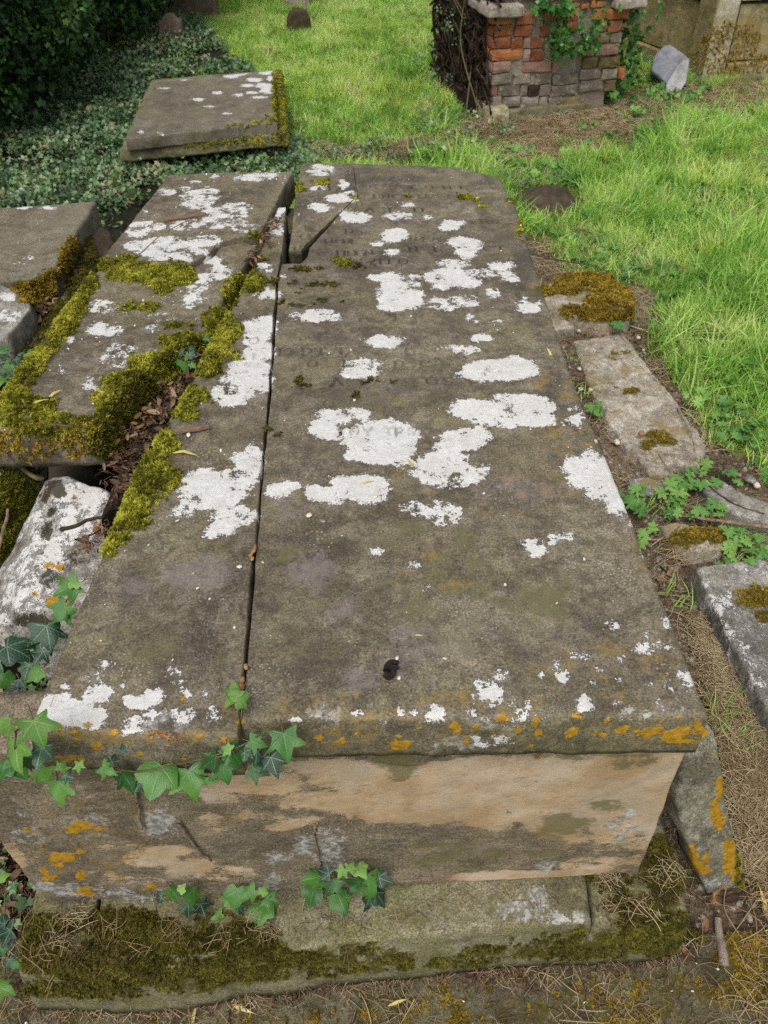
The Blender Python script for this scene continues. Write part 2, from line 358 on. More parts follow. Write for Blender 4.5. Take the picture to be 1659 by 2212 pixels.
M_STRAW = leafmat('dry_straw', [(0.1, (0.2, 0.14, 0.07)), (0.5, (0.37, 0.28, 0.155)), (0.9, (0.52, 0.43, 0.27))], 0.15, 0.7, None, 0.15)
M_WEED = leafmat('weed_leaf', [(0.1, (0.06, 0.17, 0.04)), (0.5, (0.13, 0.29, 0.06)), (0.9, (0.24, 0.4, 0.09))], 0.25, 0.5, (0.12, 0.24, 0.07))
M_MOSS = leafmat('moss_tuft', [(0.1, (0.09, 0.085, 0.014)), (0.3, (0.17, 0.17, 0.02)), (0.5, (0.3, 0.3, 0.028)), (0.9, (0.56, 0.53, 0.08))], 0.4, 0.7, None, 0.1, 20, 2.0)
M_MOSSD = leafmat('dark_moss_tuft', [(0.1, (0.045, 0.042, 0.01)), (0.5, (0.11, 0.1, 0.02)), (0.9, (0.21, 0.185, 0.032))], 0.3, 0.7, None, 0.1, 22, 1.5)
M_MOSSB = leafmat('brown_moss_tuft', [(0.1, (0.13, 0.085, 0.014)), (0.5, (0.32, 0.225, 0.03)), (0.9, (0.5, 0.37, 0.065))], 0.3, 0.7, None, 0.1, 24, 1.4)
M_DEAD = leafmat('dead_leaf', [(0.1, (0.035, 0.022, 0.015)), (0.4, (0.1, 0.06, 0.038)), (0.65, (0.2, 0.12, 0.07)), (0.95, (0.38, 0.28, 0.18))], 0.1, 0.7, None, 0.15)
M_YELLOW = leafmat('yellow_leaf', [(0.1, (0.5, 0.38, 0.06)), (0.5, (0.56, 0.46, 0.12)), (0.9, (0.6, 0.55, 0.24))], 0.25, 0.5)
def plain(name, a, b, scale=20, rough=0.85, bump=0.5, stretch=None):
    s = NT(name); v = s.tc
    if stretch:
        mp = s.n('ShaderNodeMapping'); mp.inputs['Scale'].default_value = stretch; s.L(s.tc, mp.inputs['Vector']); v = mp.outputs[0]
    n = s.noise(scale, 7, 0.65, vec=v)
    return s.bsdf(s.ramp(n, [(0.35, a), (0.65, b)]), rough, s.bump(n, bump, 0.01), 0.15)
M_TWIG = plain('twig_bark', (0.1, 0.07, 0.045), (0.28, 0.21, 0.14), 60)
M_TWIGD = plain('dark_twig', (0.03, 0.024, 0.02), (0.09, 0.07, 0.055), 60)
M_PALEWOOD = plain('pale_split_wood', (0.15, 0.11, 0.085), (0.36, 0.29, 0.24), 30, stretch=(14, 14, 1))
M_STEM = plain('ivy_stem', (0.06, 0.05, 0.025), (0.14, 0.12, 0.06), 50)
M_GSTEM = plain('green_stem', (0.06, 0.13, 0.03), (0.14, 0.22, 0.07), 50)
M_WOODBARK = plain('bark_strip', (0.1, 0.06, 0.04), (0.24, 0.16, 0.11), 40, stretch=(1, 12, 12))
M_ROOT = plain('vine_root', (0.018, 0.012, 0.008), (0.06, 0.042, 0.028), 30)
M_PEBBLE = plain('pale_pebble', (0.42, 0.37, 0.3), (0.68, 0.63, 0.55), 60)
M_GRAVEL = plain('gravel_stone', (0.1, 0.075, 0.055), (0.34, 0.285, 0.225), 35)
M_PETAL = plain('white_chip', (0.5, 0.46, 0.38), (0.68, 0.65, 0.58), 80)
M_CATKIN = plain('dry_catkin', (0.16, 0.07, 0.025), (0.42, 0.25, 0.12), 120)
M_DROP = plain('dark_dropping', (0.008, 0.006, 0.006), (0.03, 0.022, 0.02), 90)
M_EARTH = plain('molehill_earth', (0.03, 0.022, 0.015), (0.085, 0.062, 0.042), 25, bump=1.0)
M_SHARD = plain('terracotta_shard', (0.22, 0.09, 0.05), (0.36, 0.18, 0.11), 40)
M_WEATHERPOST = plain('weathered_post', (0.16, 0.13, 0.09), (0.34, 0.29, 0.2), 30)

# ground soil
def groundmat():
    s = NT('churchyard_soil')
    n = s.noise(3, 6, 0.6); f = s.noise(45, 6, 0.7); g = s.noise(160, 4, 0.7)
    soil = s.ramp(s.math('ADD', s.math('MULTIPLY', n, 0.4), s.math('MULTIPLY', f, 0.6)), [(0.4, (0.06, 0.043, 0.028)), (0.5, (0.15, 0.112, 0.075)), (0.6, (0.28, 0.225, 0.16))])
    turf = s.ramp(f, [(0.35, (0.07, 0.1, 0.02)), (0.65, (0.17, 0.24, 0.05))])
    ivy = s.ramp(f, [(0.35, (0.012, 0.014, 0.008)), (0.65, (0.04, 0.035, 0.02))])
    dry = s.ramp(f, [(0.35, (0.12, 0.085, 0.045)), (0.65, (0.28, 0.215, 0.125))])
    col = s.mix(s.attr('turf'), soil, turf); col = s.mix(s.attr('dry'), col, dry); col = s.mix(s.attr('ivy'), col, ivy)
    return s.bsdf(col, 0.95, s.bump(s.math('ADD', f, s.math('MULTIPLY', g, 0.5)), 0.9, 0.02), 0.1)
M_GROUND = groundmat()

# ------------------------------------------------------------------ image-traced fields
def parse(txt):
    out = []
    for part in txt.replace('\n', ';').split(';'):
        q = part.split()
        if len(q) >= 4: out.append([float(a) for a in q] + ([9.0] if len(q) == 4 else []))
    return np.array(out)
def field(P, blobs, unit=0.02, squeeze=1.0):
    """shape fields: positive inside a patch; patches are traced as ellipses (u v ru rv cap)"""
    u, v, z = proj(P)
    best = np.full(len(u), -4.0)
    pm = FPX/z
    for b in blobs:
        ru, rv = b[2], b[3]
        near = (abs(u-b[0]) < ru+80) & (abs(v-b[1]) < rv+60)
        if not near.any(): continue
        r = np.sqrt(((u[near]-b[0])/ru)**2 + ((v[near]-b[1])/rv)**2)
        f = (1-r)*np.sqrt(ru*rv)/pm[near]/unit*1.25
        f = np.minimum(f, b[4])
        best[near] = np.maximum(best[near], f)
    return 10 + np.clip(best, -4, 4)

WHITE = parse("""690 368 30 13 .25;688 404 19 7;742 398 10 12 .6;738 428 33 11;757 420 14 6;693 448 25 10;745 462 12 12;770 470 34 14;885 442 12 5;863 466 33 8 .3;972 486 31 11;925 470 10 5;850 508 36 14;815 526 14 6;850 545 13 6 .5
1000 522 36 11;1022 530 26 10;1008 548 22 18;985 570 34 10 .2;968 598 55 20;1005 608 38 16;960 615 22 10;1030 590 40 10 .3;1082 575 28 10;1095 590 20 8;1105 603 15 8
838 600 38 12;852 622 34 20;866 645 52 24;850 662 42 10;895 605 18 14 .15;945 655 26 14 .3;975 655 30 16 .08;1000 650 35 14 .0;1065 632 15 11 .05;1146 661 32 17;1130 650 16 8;1022 688 20 10 .4;1075 693 20 7;685 682 46 14;833 737 42 14
1043 730 28 9;985 753 38 10 .5;1015 757 22 12 .5;785 788 50 16;782 806 44 16;1060 792 60 18;1110 795 55 26;1050 810 60 14;1090 815 40 10
1150 878 52 26;1030 885 62 24;1100 868 60 18 .35;1080 905 70 18 .2;1150 905 50 16;1245 905 24 14;1238 885 12 6 .2
700 925 34 26;728 900 42 18;775 893 40 14;725 938 30 12;835 925 60 20;800 945 68 30;850 955 60 34;810 982 58 22;870 985 30 20 .2;1005 945 50 22 .6;985 960 50 16 .5;1040 935 24 16 .5;960 1000 72 26 .6;1000 1015 60 30 .35;940 1020 50 26 .5;975 1042 40 14 .15
790 1055 50 32 .8;750 1048 40 22 .5;705 1068 52 20 .6;680 1060 30 14;600 1057 36 17;630 1052 20 12;935 1100 50 20 .0;965 1110 36 24 .08;900 1095 30 14 .0
1255 1005 44 20 .5;1285 1030 56 28;1310 1058 46 30;1335 1080 34 28;1275 985 22 14;1305 1008 30 24;1340 1105 22 10 .2;1355 1118 20 22 .1;1300 940 10 16
1150 1172 22 12;1160 1188 26 16 .7;1190 1165 30 11 .2;1225 1158 22 8 .1;893 1220 17 7 .3;812 1192 6 4;918 1268 11 6 .6;888 1222 6 5
1062 1502 30 14;1070 1495 26 16;1045 1475 20 11;1078 1462 14 10;1060 1528 11 9;938 1543 18 16;1265 1525 26 14;1258 1508 14 10;1240 1505 12 10;1310 1525 15 8;1328 1520 8 6;1216 1462 11 9;1222 1472 8 5;1200 1432 7 7;1260 1417 16 6 .5;1385 1402 14 8;1398 1392 8 6;1345 1428 8 5;1422 1395 8 6;1442 1397 10 7;1492 1468 17 22;1472 1458 12 8;1478 1480 10 7;1452 1484 10 6;1416 1517 12 10;1395 1372 5 4;1258 1475 8 6;1275 1474 6 5;865 1538 6 5;895 1540 6 5;1130 1535 14 18 .1;1180 1545 25 10 .1;975 1440 5 5;962 1446 3 3;1466 1310 10 24 .12;1440 1272 8 10 .1;1485 1350 8 14 .1
1160 1575 10 5 .3;1060 1600 40 12 .15;985 1435 4 4
553 720 34 34;560 760 34 30;540 790 46 30;520 820 56 26;505 845 60 22;480 850 30 20;575 700 24 20;500 865 40 14;560 830 34 20;575 635 32 15 .4;570 575 17 8;605 455 11 9;595 490 16 22 .5;602 470 10 14;580 585 8 6;612 598 6 4
430 1052 48 34;445 1030 40 18;420 1080 44 26;400 1100 30 22 .5;470 1070 50 30;535 1000 34 26;548 980 18 20;520 1030 46 24 .35;500 1060 40 20 .5;540 1060 24 14 .2;510 1115 50 26 .35;480 1140 34 20 .5;460 1155 22 10;375 1120 20 8 .2;555 1005 14 24
120 1532 56 26;160 1545 60 26;190 1552 42 20;110 1515 44 18;215 1540 20 14;225 1492 38 15;260 1480 20 12;198 1508 16 10;235 1440 14 10 .15;212 1462 24 14 .1;285 1566 24 20;295 1520 30 11;280 1508 14 9;335 1500 20 11;320 1512 26 10;95 1478 14 7 .3;380 1472 7 6;405 1503 7 8 .5;135 1482 9 4;375 1455 12 10 .05;460 1545 14 18 .05;395 1545 26 16 .05;170 1290 14 14
465 381 18 5;545 384 40 8 .5;572 377 28 6 .4;420 395 18 5 .15;403 407 15 5;402 421 12 4;360 415 22 8 .1;440 415 36 14 .3;425 438 34 14 .5;448 425 30 14 .2;518 446 46 9;500 462 44 13;465 455 26 10 .6;316 457 8 4;430 482 60 10 .6;480 480 60 16;528 490 36 16;300 490 34 12;330 488 34 10;300 500 30 12;390 490 30 10;375 520 60 12;330 532 50 14;290 530 26 12;400 540 60 14;430 530 46 16;370 552 60 14;345 545 50 12;400 562 30 6;450 520 30 14
470 560 22 10 .6;455 565 16 6;480 580 26 10;440 600 30 10 .7;470 598 24 8;430 607 16 7;260 565 10 5 .4;240 660 55 20 .25;225 655 26 11 .6;225 712 40 16 .7;415 625 34 12 .3;400 650 50 14 .1;340 690 40 22 .1;145 700 14 8;260 770 38 26 .0;225 830 42 20 .05;130 800 8 8 .3;150 730 8 6
50 447 18 5 .6;105 450 18 4 .6;12 455 10 4;75 458 20 3 .2;40 560 34 12 .0;20 685 34 16 .5;10 640 22 10 .3
;1400 1480 10 8 .2;1340 1470 8 6 .3;1110 1515 10 8 .2;1020 1540 8 6 .3;1475 1500 14 12 .1;1430 1545 18 10 .0;1090 1560 20 8 .0;830 1560 10 5 .2;770 1535 6 5;700 1520 5 4;1330 1350 8 5 .2;1300 1440 6 5;1440 1350 8 14 .1;1420 1240 10 16 .05;1400 1190 10 14 .05;1180 1420 6 4;1170 1460 5 4;640 1560 12 8 .1;570 1530 10 8 .05;330 1545 10 6 .2;440 1500 6 5 .3;60 1570 8 5""")
WHITE[:, 4] = np.where(WHITE[:, 4] > .5, .62, WHITE[:, 4])
_m = (WHITE[:, 1] < 570) & (WHITE[:, 0] < 580) & (WHITE[:, 0] > 200); WHITE[_m, 4] = np.minimum(WHITE[_m, 4], .34)
_m = (WHITE[:, 1] < 640) & (WHITE[:, 0] < 640); WHITE[_m, 2:4] *= .95
GOLD = parse("""690 1594 14 11;984 1573 14 16;905 1570 8 6;945 1594 9 6;860 1610 26 12 .7;880 1606 10 6;1085 1550 16 14;1075 1556 12 8;1160 1553 10 10;1155 1566 9 7;1165 1582 16 14;1120 1577 10 8;1180 1595 9 7;1145 1609 8 5;1240 1580 20 12;1222 1590 18 10;1285 1583 18 11;1300 1586 14 10;1340 1579 16 9;1352 1570 10 6;1395 1584 28 12;1420 1575 16 10;1440 1590 24 12;1465 1588 28 14;1480 1575 20 12;1510 1582 18 10;1495 1600 20 8;1455 1600 28 8;1245 1546 10 7;1260 1560 9 8;1325 1606 10 6;1310 1556 10 7;1430 1555 10 7
205 1612 14 11;165 1598 10 6;140 1640 30 10;170 1640 20 8;125 1570 8 6;160 1575 8 6;190 1565 8 6;400 1638 10 7;330 1585 7 9;395 1510 7 7;520 1560 16 10 .5;640 1612 12 9;300 1630 10 6;655 1605 12 8
55 1790 10 5;175 1783 20 10;160 1795 16 8;190 1785 12 6;130 1850 28 10;115 1855 16 10;150 1855 14 8;128 1868 12 7;80 1852 7 5;175 1842 14 6;95 1880 9 8;105 1897 14 6;175 1890 14 12;185 1922 14 8;195 1930 12 6;175 1926 10 5;262 1900 10 5;330 1912 14 8;312 1922 9 5;275 1853 9 4;320 1945 8 4;310 1945 6 4;200 1947 9 4;145 1790 8 4;250 1775 6 3;215 1790 6 4;90 1830 6 4
1555 1700 10 24;1545 1755 12 30;1552 1770 14 26;1572 1830 12 26;1582 1840 14 30;1575 1870 16 24;1590 1890 12 18;1495 1830 10 10;1500 1848 12 14;1505 1870 22 14;1520 1878 18 12;1525 1855 10 12;1600 1860 8 20
100 1070 9 9;103 1222 11 8;130 1225 14 9;125 1303 22 15;108 1300 12 12;75 1285 8 6 .4;155 1015 8 5;160 1075 6 8;105 1180 6 4
612 228 5 25 .3;1650 60 30 40 .2;770 1590 9 7;740 1600 12 7;815 1575 7 6;1010 1600 10 6;1030 1570 8 5;1200 1560 9 6;560 1600 9 6;480 1598 8 6;430 1590 8 6;360 1610 9 6;280 1600 7 5;250 1580 6 5;100 1600 10 8;85 1560 8 6;1375 1548 8 5;1465 1548 9 6;1505 1560 9 8;720 1580 6 5;860 1588 7 5""")
GOLD[:, 2:4] *= .9
OCHRE = parse("""1000 1520 500 26 -.25;1340 1450 180 60 -.35;1300 1505 60 14 .1;1100 1530 60 14 .0;820 1545 90 12 .05;560 1540 90 20 -.1;300 1590 200 16 .0;700 1590 120 20 .0;1250 1590 320 24 -.1;1220 830 70 30 -.2;1210 960 70 60 -.35;1050 1050 200 60 -.45;940 1240 70 40 -.4;1410 1180 40 80 -.3;180 1810 130 90 -.35
1270 620 110 30 -.1;1360 800 30 14 .1;1370 845 24 12 .2;1440 930 40 16 .1;1420 950 30 12 .3;1640 1290 60 30 .2;1660 1340 40 20 0;1500 1150 70 24 .0;1410 1040 22 10 .1;1590 90 80 60 .1;1600 130 90 50 0""")
PURPLE = parse("430 1240 80 34;290 1262 30 18;680 1235 46 40;750 1320 30 30 -.2;790 1470 34 26 .1;870 1450 60 40 -.3;820 480 80 16 -.3;1100 1070 70 24 -.2;700 380 40 14 -.2;900 1400 60 50 0;1120 1060 70 26 .2;620 1090 50 24 0;860 840 80 30 -.1;1000 1380 60 40 -.3")
DARKB = parse("950 720 60 60 -.2;1120 720 90 50 0;1000 790 60 60 -.1;1080 640 60 80 -.2;700 650 80 60 -.2;780 830 160 40 -.2;700 550 60 20 0;1090 540 40 40 0;950 640 40 40 0;690 780 70 50 -.4;1200 790 40 70 -.2;800 1585 400 14 -.1;850 480 260 60 -.35;1000 560 160 50 -.2;760 620 200 60 -.25;1050 700 160 80 -.2;850 860 240 40 -.3;500 920 80 30 -.3;450 500 120 50 -.3;700 970 60 40 -.3;1130 430 40 30 -.1")
SPOT = parse("650 580 16 5;740 567 12 6;755 570 10 4;775 570 8 5;690 580 8 4;800 567 8 3;650 660 28 6;610 656 10 6;690 615 24 5;720 616 14 4;645 632 10 5;700 650 10 4;740 650 8 4;645 820 12 8;655 830 8 6;800 820 9 5;812 823 6 4;790 828 5 3;770 857 5 4;635 612 8 4;560 560 14 5;555 600 12 7;590 610 8 5;690 407 6 4;595 940 8 3;580 930 4 3;850 828 5 3;735 940 6 4;120 1060 12 8;110 1085 20 8;105 1120 14 12;90 1140 10 10;545 580 10 8")
BUFF = parse("""760 1680 110 34;880 1700 160 46;1060 1690 200 56;1240 1680 200 60;1390 1690 90 80;1330 1760 90 50 ;1200 1760 110 40;1060 1770 70 24;1390 1800 50 60 .3;1150 1895 170 16;1300 1870 90 24 .2;1010 1905 60 12 0;330 1855 70 26;400 1875 60 22;360 1840 60 14;300 1900 50 10 0;400 1690 130 22 .1;520 1720 90 30 .1;640 1750 60 26 0;15 1860 40 40 .3;260 1830 60 8 .2;210 1890 30 14 -.1;700 1660 100 24;560 1690 110 30;440 1665 140 22 .2;330 1690 90 18 .0;230 1705 80 16 -.05;760 1730 150 30;900 1750 160 30;600 1760 90 34 .3;480 1770 60 20 0;1000 1730 120 30;1440 1650 60 40;1420 1760 50 70;1340 1830 60 30 .1;1240 1815 80 22 .1;1330 1700 130 60;420 1920 70 16 0;140 1765 60 12 -.1;500 1890 50 16 .0;280 1660 60 14 0""")
OLIVE = parse("860 1640 46 18 ;870 1660 30 20;1210 1778 46 20;1260 1778 40 12;1180 1830 40 30 0;980 1850 100 30 0;1250 1630 90 12 0;1340 1640 60 20 -.2;1310 1740 40 16;1370 1840 40 40 -.2;950 1955 130 40 0;1500 1930 60 40 0;950 1250 90 40 -.3;1050 1330 150 80 -.5;930 1190 90 60 -.5;650 1250 80 60 -.5;950 1250 120 60 -.1;1050 1330 170 90 -.2;930 1190 110 70 -.15;650 1250 90 70 -.25;1200 1300 120 100 -.3;600 1400 120 60 -.35;250 1400 120 80 -.4")
GREYL = parse("""345 1775 36 26 .6;605 1853 18 10;590 1902 30 14;690 1815 40 18 .3;660 1832 24 8 .4;720 1850 30 20 0;110 1920 70 12 .3;150 1925 50 14 .2;250 1935 60 12 0;60 1800 30 30 0;180 1770 40 14 .1;1340 1790 24 20 .1;1350 1760 16 30 0;1000 1600 30 12 .5;960 1605 14 7;1035 1597 10 7;1100 1575 12 8;1055 1562 22 10;1180 1590 14 8;1360 1537 16 11;1390 1545 20 12 .2;1470 1530 18 9 .4;1420 1530 14 10 .3;700 1540 30 12 0;310 1575 30 16 .1;370 1560 30 22 .1;1550 1910 40 10
1180 1870 14 8;1200 1990 22 12;1150 1960 26 16 .2;1240 1985 20 10;1110 1965 18 12 .2;1160 1935 16 10 .1;1170 1985 60 8 .2;1270 1980 30 6 .2""")

def mossfield(P, blobs): return field(P, blobs)
MOSS = parse("""270 560 30 8;300 590 70 24;350 600 60 22;380 590 44 26;350 615 30 16;310 664 40 10;372 702 30 8;240 575 30 12;80 770 34 30;50 800 40 36;25 850 40 34;10 890 50 34;60 880 60 24;120 905 60 12;110 930 70 12;170 905 20 8;300 830 90 22;345 790 70 26;400 745 44 24;255 880 50 40;270 905 40 40;240 950 36 34;300 870 40 30;225 935 30 30
550 610 26 16;520 605 20 14;545 625 24 10;495 640 18 26;470 690 34 26;490 715 40 22;455 750 38 26;440 790 34 22;500 770 24 14;415 855 26 22;400 870 24 20;440 860 18 10;556 510 12 12;350 960 34 30;330 1000 44 34;320 1040 50 36;350 1030 44 26;290 1080 50 36;270 1120 44 30;240 1160 40 28;225 1185 26 20;370 1045 22 12;395 895 30 12
648 403 9 10;700 393 14 5;765 425 9 4;735 567 12 7;745 573 10 4;880 423 8 3;1000 428 12 4;1030 432 10 4;1055 436 5 4;1040 445 5 5;1100 435 8 4;1122 500 5 16 
60 620 40 14;90 610 18 20;110 630 14 26;80 640 40 14;140 560 14 26;155 525 14 16;165 540 20 16;200 520 22 14;205 545 22 30;185 600 24 34;165 640 28 40;140 690 30 40;110 720 30 30;85 760 30 24;190 560 20 20;160 590 18 30;125 665 20 20
20 1100 18 80;30 1060 20 30;10 1150 16 60;45 1050 12 16;10 1360 24 40""")
MOSSD = parse("""70 2040 26 40;60 2080 24 20;110 2000 50 24;90 2030 50 44;100 2080 70 24;150 2100 60 20;230 2000 40 40;280 2010 70 46;240 2060 60 40;340 2030 80 40;300 2080 70 30;420 2040 60 24;200 2120 80 24;330 2110 90 20;480 2010 60 40 .0;520 2020 60 24;560 2060 90 20;480 2090 90 22;640 2070 110 16;760 2050 90 12 0;250 2000 60 14;150 2140 60 12
1430 1860 34 60;1410 1880 30 40;1440 1900 40 50;1320 1900 40 24 0;1420 1950 40 24;1450 1990 50 24;1380 1995 60 20;1300 2020 90 16 .2;1180 2040 90 12 0;1060 2055 80 10 0;1470 2010 30 20;1500 2020 30 20;1410 2030 60 16 ;860 2065 40 8;1350 1960 40 20 0;100 2135 70 14;220 2140 90 14 .3;400 2128 90 14 .2;520 2110 80 14 .1;650 2098 90 12 .0;800 2085 90 12 .1;950 2072 90 12 0;1100 2062 90 12 .1;1250 2055 90 12;1400 2045 80 12""")
MOSSB = parse("""1280 610 70 22;1330 625 50 28;1250 605 60 16;1350 655 26 16;1310 650 50 14;1230 625 40 12;1180 628 24 10;1300 680 60 16;1240 670 30 12;1360 675 18 14
1510 1155 50 18;1480 1165 40 16;1550 1160 30 20;1420 940 26 10;1400 960 22 10;1440 955 26 9;1365 845 22 9;1340 770 26 8 0;1640 1290 50 24;1655 1330 24 14;1630 1270 20 10;1420 1190 20 8 0
1540 1955 30 20;1570 1950 40 30;1590 1980 40 40;1620 2040 60 60;1640 2110 60 70;1580 2060 40 30 0;1600 1880 14 40 .2;1560 2140 60 40 0;1400 2130 80 30 -.1;1350 2180 120 30 -.1;1200 2160 90 24 -.1;900 2180 120 30 -.3;1050 2200 120 30 0;1280 2050 90 20 -.1;700 2190 120 30 -.4;560 2150 60 16 -.3;500 2190 400 60 -.45;1100 2160 400 70 -.4;150 2190 150 40 -.5""")

def stone_attrs(P, names, noise=True):
    T = dict(white=WHITE, gold=GOLD, ochre=OCHRE, purple=PURPLE, dark=DARKB, spot=SPOT, buff=BUFF, olive=OLIVE, grey=GREYL)
    A = {k: field(P, T[k]) for k in names if k in T}
    if 'moss' in names:
        A['moss'] = np.maximum(np.maximum(field(P, MOSS), field(P, MOSSD)), field(P, MOSSB))
    return A

# ------------------------------------------------------------------ stone slabs: ruled patch between a left and a right edge, thickness, worn arris
def resample(L, t):
    L = np.asarray(L, float); d = np.r_[0, np.cumsum(np.linalg.norm(np.diff(L, axis=0), axis=1))]; d /= d[-1]
    return np.stack([np.interp(t, d, L[:, k]) for k in range(3)], 1)
def edges_dense(n, e):
    s = np.linspace(0, 1, n+1)
    return np.unique(np.r_[s, e*np.array([0.12, 0.35, 0.7, 1.1]), 1-e*np.array([0.12, 0.35, 0.7, 1.1])])
def slab(name, Lp, Rp, n, th, mat, parent, nx=40, ny=40, rr=0.008, masks=(), rough=0.0015, edge=0.003, seed=0, carve=None, tdens=None,
         taper=0.0, krow=6, mosslift=0.006, chip=0.0, loc=None, rrL=None, rrR=None):
    n = np.asarray(n, float); n = n/np.linalg.norm(n)
    Lp = np.asarray(Lp, float); Rp = np.asarray(Rp, float)
    wd = np.linalg.norm(Rp.mean(0)-Lp.mean(0)); ln = np.linalg.norm(Lp[-1]-Lp[0])
    sx = edges_dense(nx, rr/wd); ty = edges_dense(ny, rr/ln) if tdens is None else np.unique(np.r_[tdens, rr/ln*np.array([.12, .35, .7, 1.1]), 1-rr/ln*np.array([.12, .35, .7, 1.1])])
    A = resample(Lp, ty); B = resample(Rp, ty)
    P = A[:, None, :]*(1-sx)[None, :, None] + B[:, None, :]*sx[None, :, None]
    W = np.linalg.norm(B-A, axis=1)[:, None]
    ds = np.minimum(sx[None, :]*W, (1-sx)[None, :]*W)
    dt = np.minimum(ty, 1-ty)[:, None]*ln + ds*0
    d = np.minimum(ds, dt)
    ny_, nx_ = d.shape
    P = P.reshape(-1, 3); d = d.ravel()
    # ragged outline
    if edge > 0:
        N = np.stack([fbm(P, 18, 4, seed+1), fbm(P, 18, 4, seed+2), fbm(P, 18, 4, seed+3)], 1)
        N -= (N@n)[:, None]*n
        P = P + N*(edge*np.exp(-d/0.03))[:, None]
    rv = np.full(d.shape, rr); sl_ = (sx[None, :]*W + 0*dt).ravel(); sr_ = ((1-sx)[None, :]*W + 0*dt).ravel(); dtr = dt.ravel()
    if rrL is not None: rv[(sl_ < sr_) & (sl_ <= dtr+1e-9)] = rrL
    if rrR is not None: rv[(sr_ < sl_) & (sr_ <= dtr+1e-9)] = rrR
    q = np.clip(rv-d, 0, rv); drop = rv - np.sqrt(np.maximum(rv*rv-q*q, 0))
    drop = drop*(1+0.5*fbm(P, 25, 2, seed+4))
    if chip > 0:
        cn = np.clip(fbm(P, 14, 3, seed+5)-0.25, 0, 1)*np.exp(-d/0.02)*(rv/rr); drop = drop + chip*cn
    hh = fbm(P, 6, 3, seed+6)*rough*1.6 + fbm(P, 40, 3, seed+7)*rough*0.7
    let = np.zeros(len(P))
    if carve is not None:
        let = carve(P); hh = hh - 0.0042*let
    P = P + n*(hh-drop)[:, None]
    ids = np.arange(ny_*nx_).reshape(ny_, nx_)
    F = [np.stack([ids[:-1, :-1].ravel(), ids[:-1, 1:].ravel(), ids[1:, 1:].ravel(), ids[1:, :-1].ravel()], 1)]
    ring = np.r_[ids[0, :], ids[1:, -1], ids[-1, -2::-1], ids[-2:0:-1, 0]]
    base = P[ring]; cen = P.mean(0)
    out = base - cen; out -= (out@n)[:, None]*n
    tan = np.roll(base, -1, 0)-np.roll(base, 1, 0); nr = np.cross(tan, n); nr /= np.maximum(np.linalg.norm(nr, axis=1), 1e-9)[:, None]
    sgn = np.sign((nr*out).sum(1).mean()) or 1; nr *= sgn
    for it in range(3): nr = (np.roll(nr, 1, 0)+nr*2+np.roll(nr, -1, 0)); nr /= np.linalg.norm(nr, axis=1)[:, None]
    V = [P]; prev = ring; cnt = len(P)
    for k in range(1, krow+1):
        f = k/krow
        Q = base - n*(th*f) + nr*(rr*0.25*min(1, 2*f) + taper*f)[None].T if False else base - n*(th*f) + nr*(rr*0.25*min(1, 2*f)+taper*f)
        Q = Q + nr*(fbm(Q, 14, 4, seed+8)*(0.002+edge*1.2)*(1 if k < krow else 0.5))[:, None]
        idx = np.arange(cnt, cnt+len(ring)); cnt += len(ring); V.append(Q)
        F.append(np.stack([prev, idx, np.roll(idx, -1), np.roll(prev, -1)], 1)); prev = idx
    V.append((cen - n*th)[None]); c = cnt
    F.append(np.stack([prev, np.full(len(prev), c), np.roll(prev, -1)], 1))
    V = np.concatenate(V)
    attrs = stone_attrs(V, masks)
    if carve is not None: attrs['letter'] = np.r_[let, np.zeros(len(V)-len(let))]
    if 'moss' in attrs and mosslift:
        V[:len(P)] += n*(mosslift*sstep(9.8, 11.0, attrs['moss'][:len(P)]))[:, None]
    o = mesh(name, V, F, mat, parent, attrs, loc=loc)
    # consistent outward normals
    import bmesh
    bm = bmesh.new(); bm.from_mesh(o.data); bmesh.ops.recalc_face_normals(bm, faces=bm.faces); bm.to_mesh(o.data); bm.free()
    o['_topn'] = 0; del o['_topn']
    return o
def Z(pts, z): return [at(u, v, z) for u, v in pts]

def rock(name, loc, rad, rot, seed, mat, parent=None, sub=4, amp=0.25, flat=None, masks=()):
    import bmesh
    bm = bmesh.new(); bmesh.ops.create_icosphere(bm, subdivisions=sub, radius=1.0)
    V = np.array([v.co[:] for v in bm.verts]); F = np.array([[v.index for v in f.verts] for f in bm.faces]); bm.free()
    # faceted boulder: clip by random planes
    r = np.random.RandomState(seed)
    for k in range(9):
        p = r.normal(size=3); p /= np.linalg.norm(p); dd = r.uniform(0.62, 0.9)
        t = V@p; V = V - np.outer(np.maximum(t-dd, 0)*0.85, p)
    V = V*(1+amp*0.35*fbm(V, 1.6, 4, seed)+0.03*fbm(V, 9, 3, seed+3))[:, None]
    V = V*np.asarray(rad)
    R = np.array(Euler(rot).to_matrix()); V = V@R.T + np.asarray(loc)
    return mesh(name, V, [F], mat, parent, stone_attrs(V, masks) if masks else None, loc=loc if parent is None else None)

